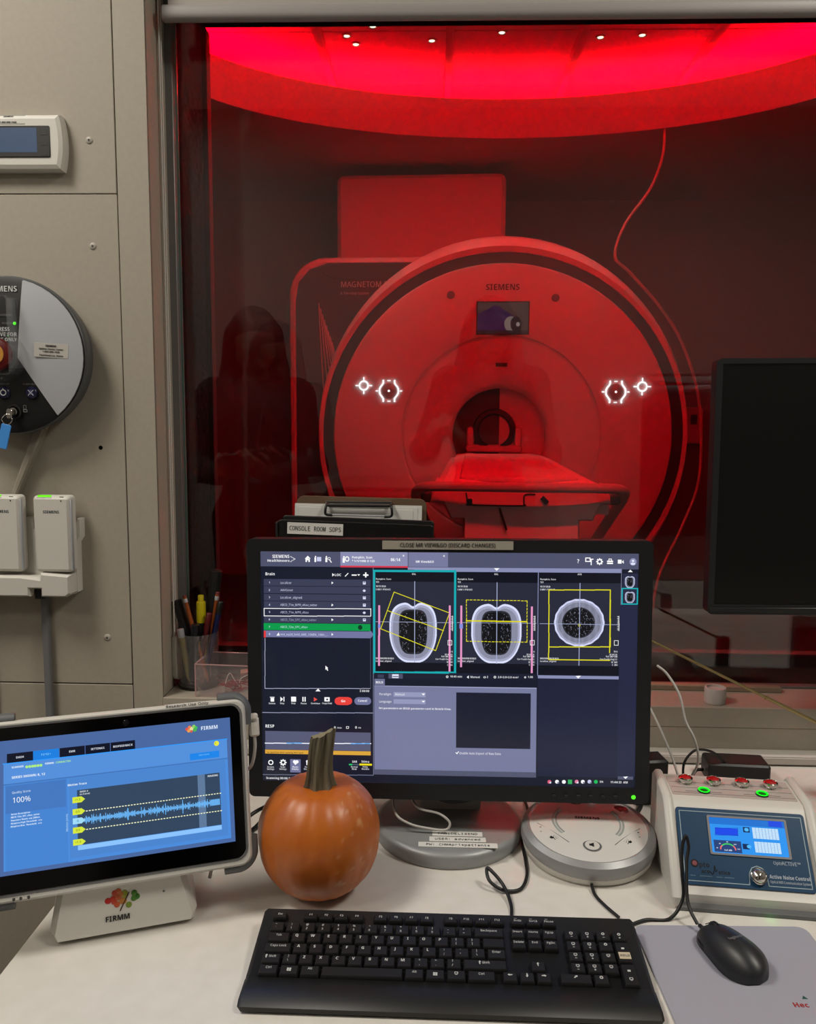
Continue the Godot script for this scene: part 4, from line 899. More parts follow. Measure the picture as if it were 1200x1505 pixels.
	piece(h, "tray", rings(PackedVector2Array([Vector2(-0.16, -0.062), Vector2(-0.0, -0.062), Vector2(-0.0, -0.048), Vector2(0.02, -0.048), Vector2(0.02, -0.062), Vector2(0.064, -0.062), Vector2(0.071, -0.056), Vector2(0.071, -0.024), Vector2(0.02, -0.020), Vector2(0.018, -0.03), Vector2(-0.016, -0.026), Vector2(-0.16, -0.026)]), [[0, 0.014], [0, 0.044], [0.003, 0.048]]), w)
	piece(h, "socket", box(0.018, 0.034, 0.02, 0.001), mats.plastic_black, Vector3(0.010, -0.052, 0.022))
	for i in 2:
		var hs := thing("handset", ["white wireless handset above the grey conduit in the wall cradle", "white wireless handset in the cradle half that has no conduit below"][i], "handset", Vector3(-0.658 - i * 0.088, 1.0705, WALL + 0.0185), 0.0, "handsets in the wall cradle")
		var bd := piece(hs, "body", rings(rrect(0.066, 0.134, 0.007), [[0.002, 0], [0, 0.002], [0, 0.016], [0.001, 0.020], [0.006, 0.0245]]), w, Vector3(0, 0.067, 0))
		piece(bd, "side_strip", box(0.006, 0.124, 0.008, 0.001), mats.silver, Vector3(0.0305, -0.002, 0.017))
		piece(bd, "charge_light", box(0.023, 0.0045, 0.003), glow("charge_green", Color(0.45, 1.0, 0.05), 0.9), Vector3(-0.012, 0.0655, 0.0200))
		piece(bd, "light_frame", box(0.026, 0.002, 0.003), mats.plastic_grey, Vector3(-0.012, 0.0625, 0.0215))
		piece(bd, "sensor", box(0.007, 0.0025, 0.002), mats.ink, Vector3(0.018, 0.064, 0.0208))
		piece(bd, "sensor", box(0.0016, 0.0025, 0.002), mats.ink, Vector3(0.018, 0.058, 0.0240))
		lettering(bd, "SIEMENS", 0.0048, mat("mark_teal", Color(0.06, 0.18, 0.2), 0.5), Vector3(0.0, 0.039, 0.0246), Vector3.ZERO, 1)
	var cd := thing("conduit", "grey flat cable conduit running down from the charging cradle", "conduit", Vector3(-0.692, DESK, WALL))
	piece(cd, "channel", Geo.new().add(rings(rrect(0.0125, 0.012, 0.003), [[0, 0], [0, 0.29]]), Transform3D(Basis(Vector3.RIGHT, -PI / 2), Vector3(0, 0.0, 0.008))).mesh(), mat("conduit_grey", Color(0.42, 0.42, 0.43), 0.5))
	piece(cd, "socket_plate", slab(0.10, 0.09, 0.012, 0.004, 0.002), w, Vector3(-0.125, 0.005, 0.006))
	piece(cd, "wall_strip", bx(Vector3(-0.111, 0.05, 0.0), Vector3(-0.099, 0.30, 0.010), 0.001), mats.conduit_grey)

func domed(p: PackedVector2Array, z: float, rise: float) -> ArrayMesh:
	# flat sheet laid over the shallow dome of the wall unit
	var g := Geo.new()
	if Geometry2D.is_polygon_clockwise(p): p.reverse()
	var ix := Geometry2D.triangulate_polygon(p)
	var put := func(q: Vector2, d: float) -> Vector3: return Vector3(q.x, q.y, z + rise * (1.0 - q.length_squared() / 0.0165) + d)
	var todo := []
	for i in range(0, ix.size(), 3): todo.append([p[ix[i]], p[ix[i + 1]], p[ix[i + 2]]])
	for k in 3:
		var nxt := []
		for t in todo:
			var a: Vector2 = (t[0] + t[1]) / 2
			var b: Vector2 = (t[1] + t[2]) / 2
			var c: Vector2 = (t[2] + t[0]) / 2
			nxt.append_array([[t[0], a, c], [a, t[1], b], [c, b, t[2]], [a, b, c]])
		todo = nxt
	for t in todo:
		var n := []
		for q in t: n.append(Vector3(q.x * 0.7, q.y * 0.7, 1.0).normalized())
		g.tri(put.call(t[0], 0.0012), put.call(t[1], 0.0012), put.call(t[2], 0.0012), n[0], n[1], n[2])
	for i in p.size():
		var a := p[i]
		var b := p[(i + 1) % p.size()]
		var d := (b - a).normalized()
		var n := Vector3(d.y, -d.x, 0)
		g.quad(put.call(a, 0.0012), put.call(b, 0.0012), put.call(b, -0.003), put.call(a, -0.003), n, n, n, n)
	return g.mesh()

# ---------------------------------------------------------------- on the sill
const SILL := 0.835

func pen(t: String, label: String, foot: Vector3, tip: Vector3, r: float, m: Material, parts: Array) -> void:
	var o := thing(t, label, t.replace("_", " "), foot)
	var d := tip - foot
	var b := Basis(Quaternion(Vector3.UP, d.normalized()))
	var l := d.length()
	piece(o, "barrel", lathe([[0, 0], [r * 0.4, 0.002], [r, 0.012], [r, l - 0.002], [r * 0.9, l], [0, l]], 12), m).basis = b
	for p in parts:
		piece(o, p[0], lathe([[0, p[1] * l], [p[3], p[1] * l], [p[3], p[2] * l - 0.001], [p[3] * 0.85, p[2] * l], [0, p[2] * l]], 12), p[4]).basis = b

func sill_things() -> void:
	# pen cup of clear plastic
	var cup := Vector3(-0.442, SILL, -1.492)
	var c := thing("pen_cup", "clear plastic pen cup crowded with pens in the window corner", "pen cup", cup)
	piece(c, "wall", lathe([[0.036, 0.001], [0.037, 0.004], [0.039, 0.105], [0.0375, 0.105], [0.0355, 0.004], [0.0, 0.004]], 40), pane("cup_clear", Color(0.8, 0.78, 0.78, 0.05), 0.05))
	piece(c, "base", lathe([[0, 0.0005], [0.036, 0.0005], [0.0375, 0.003], [0.036, 0.012], [0, 0.012]], 40), mat("cup_dark", Color(0.03, 0.025, 0.03), 0.1))
	var bk := mat("pen_black", Color(0.06, 0.06, 0.065), 0.35)
	var wood := mat("pencil_ochre", Color(0.55, 0.26, 0.06), 0.45)
	var eraser := mat("eraser_pink", Color(0.4, 0.16, 0.15), 0.8)
	var y0 := SILL + 0.0125
	pen("marker", "thick black marker leaning to the wall side of the pen cup", Vector3(cup.x + 0.010, y0, cup.z + 0.016), Vector3(cup.x - 0.036, y0 + 0.150, cup.z + 0.006), 0.0085, bk, [["cap", 0.62, 1.02, 0.0092, mats.plastic_black]])
	pen("pencil", "ochre pencil with a pink eraser crossing the yellow highlighter", Vector3(cup.x + 0.024, y0, cup.z + 0.022), Vector3(cup.x - 0.018, y0 + 0.163, cup.z + 0.018), 0.0037, wood, [["ferrule", 0.93, 0.975, 0.0040, mats.silver], ["eraser", 0.975, 1.01, 0.0036, eraser]])
	pen("highlighter", "yellow highlighter standing in the pen cup", Vector3(cup.x + 0.006, y0, cup.z - 0.004), Vector3(cup.x + 0.008, y0 + 0.150, cup.z + 0.002), 0.0088, mat("highlighter_yellow", Color(0.72, 0.66, 0.03), 0.4), [["cap", 0.93, 1.08, 0.0055, mats.highlighter_yellow], ["label_band", 0.5, 0.74, 0.0090, mats.ink]])
	pen("pencil", "pencil with a pink eraser beside the blue pen", Vector3(cup.x + 0.010, y0, cup.z - 0.014), Vector3(cup.x + 0.038, y0 + 0.165, cup.z - 0.004), 0.0037, wood, [["ferrule", 0.92, 0.97, 0.0040, mats.silver], ["eraser", 0.97, 1.01, 0.0036, eraser]])
	pen("ballpoint_pen", "blue pen leaning beside the pink-tipped pencil", Vector3(cup.x + 0.012, y0, cup.z + 0.004), Vector3(cup.x + 0.046, y0 + 0.148, cup.z + 0.004), 0.0052, mat("pen_blue", Color(0.03, 0.07, 0.25), 0.35), [["cap", 0.86, 1.02, 0.0056, bk]])
	pen("ballpoint_pen", "red pen leaning in the pen cup", Vector3(cup.x + 0.0, y0, cup.z + 0.012), Vector3(cup.x + 0.026, y0 + 0.128, cup.z + 0.012), 0.0052, mat("pen_red", Color(0.3, 0.03, 0.05), 0.35), [["cap", 0.84, 1.02, 0.0056, mats.pen_red]])
	pen("ballpoint_pen", "cream pen standing against the wall side of the pen cup", Vector3(cup.x - 0.008, y0, cup.z + 0.024), Vector3(cup.x - 0.026, y0 + 0.10, cup.z + 0.022), 0.0062, mat("pen_cream", Color(0.5, 0.46, 0.28), 0.4), [["clip", 0.86, 1.02, 0.0066, mats.silver]])
	pen("scissors_handle", "black long-handled tool rising above the other pens in the cup", Vector3(cup.x + 0.008, y0, cup.z - 0.022), Vector3(cup.x + 0.034, y0 + 0.205, cup.z - 0.014), 0.0065, bk, [["grip", 0.55, 1.01, 0.0115, mats.plastic_black]])
	pen("marker", "dark blue marker low in the front of the pen cup", Vector3(cup.x - 0.004, y0, cup.z + 0.026), Vector3(cup.x + 0.004, y0 + 0.11, cup.z + 0.027), 0.0075, mat("marker_navy", Color(0.02, 0.025, 0.06), 0.35), [["cap", 0.7, 1.02, 0.008, mats.marker_navy]])
	# clear box with clips
	var bxp := Vector3(-0.372, SILL, -1.462)
	var a := thing("acrylic_box", "open clear acrylic box of clips on the sill", "box", bxp, -4.0)
	var hw := 0.054
	var hd := 0.040
	var g := Geo.new()
	for q in [[Vector3(-hw, 0.003, -hd), Vector3(hw, 0.062, -hd + 0.003)], [Vector3(-hw, 0.003, hd - 0.003), Vector3(hw, 0.062, hd)], [Vector3(-hw, 0.003, -hd + 0.003), Vector3(-hw + 0.003, 0.062, hd - 0.003)], [Vector3(hw - 0.003, 0.003, -hd + 0.003), Vector3(hw, 0.062, hd - 0.003)]]:
		piece(a, "wall", bx(q[0], q[1], 0.0003), mats.acrylic)
	piece(a, "bottom", bx(Vector3(-hw, 0.0004, -hd), Vector3(hw, 0.003, hd)), mats.acrylic)
	var ed := Geo.new()
	for s in [-1, 1]:
		ed.add(bx(Vector3(-hw, 0.0605, s * hd - 0.0012), Vector3(hw, 0.0622, s * hd + 0.0012)))
		ed.add(bx(Vector3(s * hw - 0.0012, 0.0605, -hd), Vector3(s * hw + 0.0012, 0.0622, hd)))
		for r in [-1, 1]: ed.add(bx(Vector3(s * hw - 0.001, 0.001, r * hd - 0.001), Vector3(s * hw + 0.001, 0.061, r * hd + 0.001)))
	piece(a, "edge", ed.mesh(), pane("acrylic_edge", Color(0.78, 0.62, 0.62, 0.55), 0.2))
	var rng := RandomNumberGenerator.new()
	rng.seed = 12
	for i in 12:
		var loop := []
		for k in 6: loop.append(Vector3(cos(TAU * k / 6) * 0.014, 0.001 * sin(k * 2.0), sin(TAU * k / 6) * 0.006))
		single("rubber_band", tube(loop, 0.0011, 5, 4, true), mat("band_pink", Color(0.5, 0.07, 0.16), 0.5), "pink band lying in the acrylic box", "rubber band", bxp + Vector3(rng.randf_range(-0.008, 0.03), 0.006 + i * 0.0013, rng.randf_range(-0.012, 0.018)), Vector3(rng.randf_range(-12, 12), rng.randf_range(0, 180), rng.randf_range(-8, 8)), "pink bands in the acrylic box")
	single("wire_loop", tube([Vector3(-0.01, 0.003, 0.01), Vector3(-0.008, 0.022, 0.008), Vector3(-0.001, 0.036, 0.006), Vector3(0.006, 0.024, 0.004), Vector3(0.014, 0.014, 0.002), Vector3(0.018, 0.024, 0), Vector3(0.03, 0.030, -0.004)], 0.0009, 5, 5), mats.cable_white, "thin white wire looping up inside the acrylic box", "wire", bxp)
	single("eraser_block", slab(0.03, 0.016, 0.014, 0.002, 0.001), mat("block_pink", Color(0.6, 0.42, 0.38), 0.7), "small pinkish block at the back of the acrylic box", "block", bxp + Vector3(0.03, 0.029, -0.012), Vector3(10, 12, 4))
	# binder and clipboard leaning in the window
	var b := thing("binder", "grey-black ring binder standing on the sill behind the monitor", "binder", Vector3(-0.142, SILL, -1.452), 0.0)
	var bm := grained(mat("binder_vinyl", Color(0.085, 0.085, 0.085), 0.38), noise_tex(0.04, Color(0.6, 0.6, 0.6), Color.WHITE, 77), 9.0)
	piece(b, "cover", slab(0.276, 0.322, 0.004, 0.006, 0.0015), bm, Vector3(0, 0.161, 0.018), Vector3(-1.5, 0, -1.6))
	piece(b, "cover", slab(0.276, 0.325, 0.004, 0.006, 0.0015), mats.plastic_black, Vector3(0.001, 0.163, -0.016), Vector3(-1.5, 0, -1.6))
	piece(b, "spine", slab(0.038, 0.318, 0.004, 0.003, 0.001), mats.plastic_black, Vector3(-0.137, 0.1625, 0.0), Vector3(0, 90, 0))
	piece(b, "paper_block", bx(Vector3(-0.12, 0.01, -0.012), Vector3(0.12, 0.29, 0.012)), mats.paper)
	piece(b, "label_strip", box(0.0995, 0.0205, 0.0005), mats.paper, Vector3(-0.068, 0.3095, 0.0178), Vector3(-1.5, 0, -1.6))
	lettering(b, "CONSOLE ROOM SOPS", 0.0078, mats.ink, Vector3(-0.068, 0.3095, 0.0183), Vector3(-1.5, 0, -1.6), 2, 1, 0.092)
	var cb := thing("clipboard", "brown clipboard with white sheets and a metal clip behind the binder", "clipboard", Vector3(-0.140, SILL, -1.499))
	var bp := PackedVector2Array()
	for q in rrect(0.242, 0.36, 0.014): bp.append(q + Vector2(0, 0.18))
	piece(cb, "board", extr(bp, 0.003, 0.0006), mat("board_brown", Color(0.36, 0.28, 0.2), 0.7), Vector3.ZERO, Vector3(-1.5, 0, -1.0))
	for i in 3: piece(cb, "sheet", slab(0.236 - 0.012 * i, 0.336, 0.0008, 0.001, 0.0002), mats.paper, Vector3(-0.001 - 0.003 * i, 0.176 + [0.003, 0.0, -0.004][i], 0.0025 + 0.0011 * i), Vector3(-1.5, 0, -0.6 - 0.3 * i))
	var cl := piece(cb, "clip", Geo.new().add(slab(0.122, 0.006, 0.012, 0.002, 0.001), Transform3D(Basis(), Vector3(0.002, 0.351, 0.0))).mesh(), mats.chrome)
	piece(cl, "clip_arm", tube([Vector3(-0.055, 0.350, 0.004), Vector3(-0.058, 0.342, 0.012), Vector3(-0.058, 0.330, 0.012), Vector3(-0.046, 0.328, 0.011)], 0.0025, 7, 4), mats.plastic_black)
	piece(cl, "clip_arm", tube([Vector3(0.060, 0.350, 0.004), Vector3(0.063, 0.342, 0.012), Vector3(0.063, 0.328, 0.012), Vector3(0.050, 0.326, 0.011)], 0.0025, 7, 4), mats.plastic_black)
	piece(cl, "clip_bar", tube([Vector3(-0.058, 0.346, 0.010), Vector3(0.063, 0.346, 0.010)], 0.0026, 7, 2), mats.plastic_black)
	piece(cl, "clip_bar", tube([Vector3(-0.05, 0.329, 0.011), Vector3(0.055, 0.327, 0.011)], 0.0016, 6, 2), mats.silver)
	# ruler, cap
	var r := thing("ruler", "long pale ruler lying along the back of the sill", "ruler", Vector3(0.50, SILL, -1.516), -1.5)
	piece(r, "strip", bx(Vector3(-0.16, 0.0003, -0.009), Vector3(0.155, 0.010, 0.009), 0.001), mat("ruler_cream", Color(0.6, 0.52, 0.44), 0.5))
	for i in 29: piece(r, "mark", bx(Vector3(-0.153 + i * 0.0106, 0.0065 if i % 5 else 0.004, 0.0091), Vector3(-0.1524 + i * 0.0106, 0.0092, 0.0093)), mats.legend_grey)
	single("bottle_cap", lathe([[0, 0], [0.0175, 0], [0.0185, 0.001], [0.0190, 0.026], [0.0180, 0.0285], [0.0155, 0.0285], [0.0150, 0.024], [0, 0.024]], 36), mat("cap_white", Color(0.74, 0.7, 0.68), 0.45), "small white round cap standing on the sill by the ruler", "cap", Vector3(0.512, SILL, -1.447))

# ---------------------------------------------------------------- cables and loose things behind the desk
func cables() -> void:
	var bk: Material = mats.cable_black
	var wh: Material = mats.cable_white
	var y := DESK + 0.0024
	single("mouse_cable", tube([Vector3(0.3165, y + 0.0076, -0.9145), Vector3(0.311, 0.765, -0.935), Vector3(0.315, 0.80, -0.958), Vector3(0.319, 0.818, -0.966), Vector3(0.316, 0.830, -0.970), Vector3(0.311, 0.815, -0.966), Vector3(0.309, 0.79, -0.955), Vector3(0.308, 0.762, -0.945), Vector3(0.290, y, -0.935), Vector3(0.262, y, -0.932), Vector3(0.242, y, -0.922), Vector3(0.225, y, -0.912), Vector3(0.17, y, -0.911)], 0.0021, 7, 7), bk, "black mouse cable looping up in front of the blue panel", "cable")
	single("keyboard_cable", tube([Vector3(0.099, y + 0.008, -0.902), Vector3(0.099, y, -0.925), Vector3(0.101, y + 0.001, -0.955), Vector3(0.094, y + 0.008, -0.985), Vector3(0.080, y + 0.018, -1.0), Vector3(0.074, y + 0.018, -1.005), Vector3(0.077, y + 0.010, -0.990), Vector3(0.095, y + 0.002, -0.983), Vector3(0.116, y, -0.99), Vector3(0.128, y, -1.02), Vector3(0.1305, y, -1.06), Vector3(0.1325, y, -1.112), Vector3(0.15, y, -1.2), Vector3(0.14, y, -1.34)], 0.0023, 7, 7), bk, "black keyboard cable curling in front of the monitor foot", "cable")
	single("white_cable", tube([Vector3(-0.052, 0.84, -1.215), Vector3(-0.055, 0.803, -1.16), Vector3(-0.05, 0.788, -1.10), Vector3(-0.03, 0.776, -1.09), Vector3(0.0, 0.770, -1.088), Vector3(0.022, 0.769, -1.088), Vector3(0.027, 0.779, -1.09), Vector3(0.012, 0.790, -1.093), Vector3(-0.02, 0.797, -1.10), Vector3(-0.03, 0.803, -1.16), Vector3(-0.03, 0.84, -1.215)], 0.0018, 7, 6), wh, "white cable looping down below the console monitor", "cable")
	single("black_cable", tube([Vector3(-0.008, 0.806, -1.13), Vector3(0.01, 0.800, -1.122), Vector3(0.03, 0.797, -1.118), Vector3(0.06, 0.799, -1.125), Vector3(0.085, 0.806, -1.16), Vector3(0.1, 0.84, -1.215)], 0.0035, 7, 6), bk, "thick black cable sagging under the console monitor", "cable")
	single("power_cable", tube([Vector3(-0.30, y + 0.002, -1.07), Vector3(-0.265, 0.775, -1.085), Vector3(-0.23, 0.785, -1.12), Vector3(-0.15, 0.775, -1.2), Vector3(-0.08, y + 0.002, -1.3)], 0.0028, 7, 6), bk, "black power cable rising behind the touch panel", "cable")
	single("power_cable", tube([Vector3(-0.36, y + 0.001, -1.0), Vector3(-0.28, y + 0.001, -1.09), Vector3(-0.25, y + 0.001, -1.16), Vector3(-0.24, y + 0.001, -1.3)], 0.0028, 7, 6), bk, "black power cable flat on the desk behind the pumpkin", "cable")
	single("white_cable", tube([Vector3(0.37, 0.94, -1.32), Vector3(0.385, 0.928, -1.31), Vector3(0.40, 0.90, -1.29), Vector3(0.405, 0.865, -1.27), Vector3(0.415, 0.84, -1.25), Vector3(0.42, 0.80, -1.25), Vector3(0.40, y, -1.27)], 0.0020, 7, 6), wh, "white cable dropping to the back of the noise control unit", "cable")
	single("white_cable", tube([Vector3(0.362, 0.87, -1.34), Vector3(0.375, 0.84, -1.31), Vector3(0.388, 0.80, -1.27), Vector3(0.392, 0.765, -1.23), Vector3(0.385, y, -1.2), Vector3(0.36, y, -1.18)], 0.0020, 7, 6), wh, "white cable reaching the desk beside the wall plug", "cable")
	single("black_cable", tube([Vector3(0.44, y, -1.27), Vector3(0.415, 0.755, -1.285), Vector3(0.412, 0.785, -1.29), Vector3(0.43, 0.806, -1.295), Vector3(0.455, 0.804, -1.30), Vector3(0.475, 0.79, -1.31), Vector3(0.49, 0.774, -1.32)], 0.0021, 7, 6), bk, "black cable arching over the noise control unit", "cable")
	var pw := thing("power_adapter", "black power adapter lying on the desk behind the control unit", "power adapter", Vector3(0.512, DESK, -1.335), -4.0)
	piece(pw, "body", slab(0.100, 0.036, 0.05, 0.005, 0.003), mats.plastic_black, Vector3(0, 0.0182, 0))
	piece(pw, "strain_relief", tube([Vector3(-0.052, 0.015, 0), Vector3(-0.065, 0.015, 0.004), Vector3(-0.075, 0.01, 0.02)], 0.003, 7, 3), bk)
	var sk := thing("plug_block", "black socket block with a white plug beside the monitor edge", "socket block", Vector3(0.348, DESK, -1.255), 8.0)
	piece(sk, "block", bx(Vector3(-0.03, 0, -0.02), Vector3(0.022, 0.072, 0.02), 0.003), mats.plastic_black)
	piece(sk, "plug", slab(0.009, 0.014, 0.022, 0.003, 0.001), mats.plastic_white, Vector3(0.006, 0.044, 0.028), Vector3(-10, 0, 0))
	piece(sk, "plug_cable", tube([Vector3(0.006, 0.04, 0.038), Vector3(0.01, 0.025, 0.05), Vector3(0.004, 0.01, 0.045), Vector3(-0.006, 0.003, 0.03)], 0.0026, 7, 5), wh)
	piece(sk, "cable_lead", tube([Vector3(-0.02, 0.008, 0.02), Vector3(-0.035, 0.012, 0.05), Vector3(-0.055, 0.004, 0.07)], 0.0032, 7, 5), bk)
	var rod := thing("metal_rod", "thin brass-coloured rod slanting across the sill beside the dark monitor", "rod", Vector3(0.66, 0.845, -1.25))
	piece(rod, "shaft", tube([Vector3(-0.36, 0.175, 0.0), Vector3(-0.06, 0.029, 0.0)], 0.0021, 8, 2), mat("rod_brass", Color(0.62, 0.56, 0.38), 0.25, 0.8))
	piece(rod, "sleeve", tube([Vector3(-0.14, 0.068, 0.0), Vector3(0.0, 0.0, 0.0)], 0.0028, 8, 2), mats.rod_brass)
	piece(rod, "clamp", bx(Vector3(-0.012, -0.105, -0.012), Vector3(0.014, 0.008, 0.012), 0.002), mats.plastic_black)
	piece(rod, "tip", lathe([[0, 0], [0.003, 0.001], [0.003, 0.006], [0, 0.007]], 10), mats.plastic_black, Vector3(-0.36, 0.173, 0))

# ---------------------------------------------------------------- people mirrored in the window
func hand_bones(wrist: Vector3, along: Vector3, palm: Vector3, thumb_side: float, curl: float) -> Array:
	var s := along.cross(palm).normalized() * thumb_side
	var b := [[wrist, 0.026, wrist + along * 0.035, 0.030]]
	for i in 4:
		var k := wrist + along * 0.085 + s * (0.030 - 0.0195 * i)
		b.append([wrist + along * 0.02 + s * (0.012 - 0.008 * i), 0.019, k, 0.0125])
		var l: float = [0.036, 0.041, 0.038, 0.029][i]
		var d1 := (along * cos(curl) + palm * sin(curl)).normalized()
		var d2 := (along * cos(curl * 2.1) + palm * sin(curl * 2.1)).normalized()
		b.append([k, 0.0102, k + d1 * l, 0.0092])
		b.append([k + d1 * l, 0.0092, k + d1 * l + d2 * l * 0.85, 0.0080])
	var th := wrist + along * 0.03 + s * 0.030
	var t1 := th + (along * 0.7 + s * 0.7).normalized() * 0.035 + palm * 0.008
	b.append([wrist + along * 0.015 + s * 0.012, 0.018, th, 0.0145])
	b.append([th, 0.0140, t1, 0.0115])
	b.append([t1, 0.0112, t1 + (along * 0.85 + palm * 0.45).normalized() * 0.032, 0.0092])
	return b

func head_bones(c: Vector3, look: Vector3, up: Vector3) -> Array:
	var r := look.cross(up).normalized()
	var b := [[c + up * 0.035 - look * 0.02, 0.088, c + up * 0.03 + look * 0.015, 0.080], [c + look * 0.045 - up * 0.055, 0.045, c + look * 0.055 - up * 0.085, 0.028],
		[c + look * 0.085 + up * 0.01, 0.010, c + look * 0.108 - up * 0.022, 0.013], [c + look * 0.078 + up * 0.03 - r * 0.035, 0.014, c + look * 0.078 + up * 0.03 + r * 0.035, 0.014],
		[c + look * 0.082 - up * 0.055 - r * 0.016, 0.009, c + look * 0.082 - up * 0.055 + r * 0.016, 0.009]]
	for s in [-1, 1]:
		b.append([c + look * 0.03 - up * 0.03 + r * 0.045 * s, 0.035, c + look * 0.04 - up * 0.06 + r * 0.025 * s, 0.03])
		b.append([c - up * 0.02 + r * 0.083 * s - look * 0.01, 0.012, c + up * 0.02 + r * 0.086 * s - look * 0.014, 0.016])
	return b

func person(called_label: String, at: Vector3, h: float, j: Dictionary, top: Material, legs: Material, hair: Material, long_hair: bool) -> Node3D:
	var t := thing("person", called_label, "person", at)
	var k := h / 1.78
	var sk := mat("skin", Color(0.42, 0.26, 0.2), 0.6)
	var torso := [[Vector3(0, 0.95, 0), 0.125, Vector3(0, 1.12, 0), 0.115], [Vector3(-0.06, 0.93, 0), 0.11, Vector3(0.06, 0.93, 0), 0.11], [Vector3(0, 1.1, 0), 0.115, Vector3(0, 1.34, -0.01), 0.135], [Vector3(-0.09, 1.33, -0.01), 0.1, Vector3(0.09, 1.33, -0.01), 0.1], [Vector3(-0.16, 1.43, 0), 0.06, Vector3(0.16, 1.43, 0), 0.06]]
	var legsb := []
	for s in [-1, 1]:
		legsb.append([Vector3(0.09 * s, 0.92, 0), 0.088, Vector3(0.095 * s, 0.5, -0.01), 0.058])
		legsb.append([Vector3(0.095 * s, 0.5, -0.01), 0.058, Vector3(0.1 * s, 0.1, 0.02), 0.04])
	var feet := []
	for s in [-1, 1]: feet.append([Vector3(0.1 * s, 0.045, 0.03), 0.045, Vector3(0.115 * s, 0.035, -0.15), 0.034])
	var arms := []
	for s in ["l", "r"]:
		arms.append([j["shoulder_" + s], 0.055, j["elbow_" + s], 0.042])
		arms.append([j["elbow_" + s], 0.042, j["wrist_" + s], 0.029])
	var neck := [[Vector3(0, 1.44, 0.005), 0.055, j.head + Vector3(0, -0.06, 0.02), 0.05]]
	var scale := func(bones: Array, grow: float) -> Array:
		var o := []
		for b in bones: o.append([b[0] * k, b[1] * k + grow, b[2] * k, b[3] * k + grow])
		return o
	var g := Geo.new()
	blob(scale.call(torso + legsb + feet + arms + neck, 0.0), 0.016, 0.035, g)
	blob(scale.call(head_bones(j.head, j.look, j.up) + [[j.head - j.up * 0.09 + Vector3(0, 0, 0.015), 0.05, j.head, 0.06]], 0.0), 0.006, 0.02, g)
	for s in ["l", "r"]:
		blob(scale.call(hand_bones(j["wrist_" + s], j["along_" + s], j["palm_" + s], -1.0 if s == "l" else 1.0, j.curl), 0.0), 0.005, 0.008, g)
	piece(t, "body", g.mesh(), sk)
	g = Geo.new()
	blob(scale.call(torso + arms.map(func(b): return [b[0], b[1], b[0].lerp(b[2], 0.93), b[3]]), 0.014), 0.016, 0.04, g)
	piece(t, "sweater", g.mesh(), top)
	g = Geo.new()
	blob(scale.call(legsb + [[Vector3(0, 0.98, 0), 0.125, Vector3(0, 0.93, 0), 0.13]], 0.012), 0.018, 0.04, g)
	piece(t, "trousers", g.mesh(), legs)
	g = Geo.new()
	blob(scale.call(feet, 0.008), 0.012, 0.02, g)
	piece(t, "shoes", g.mesh(), mats.plastic_black)
	var hd: Vector3 = j.head
	var lk: Vector3 = j.look
	var up: Vector3 = j.up
	var rt := lk.cross(up).normalized()
	var hb := [[hd + up * 0.062 - lk * 0.02, 0.085, hd + up * 0.03 - lk * 0.045, 0.085]]
	if long_hair:
		for s in [-1, 1]:
			hb.append([hd + rt * 0.07 * s + up * 0.03 - lk * 0.03, 0.045, hd + rt * 0.095 * s - up * 0.13 - lk * 0.01, 0.04])
			hb.append([hd + rt * 0.095 * s - up * 0.13 - lk * 0.01, 0.04, Vector3(hd.x + rt.x * 0.1 * s, 1.30, -0.10), 0.028])
		hb.append([hd - lk * 0.06, 0.07, hd - up * 0.2 - lk * 0.07, 0.06])
	g = Geo.new()
	blob(scale.call(hb, 0.004), 0.009, 0.025, g)
	piece(t, "hair", g.mesh(), hair)
	for s in [-1, 1]:
		piece(t, "eye", lathe([[0, -0.011], [0.008, -0.007], [0.011, 0], [0.008, 0.007], [0, 0.011]], 12), mat("eye_white", Color(0.6, 0.58, 0.56), 0.2), (hd + lk * 0.073 + up * 0.012 + rt * 0.032 * s) * k)
	return t

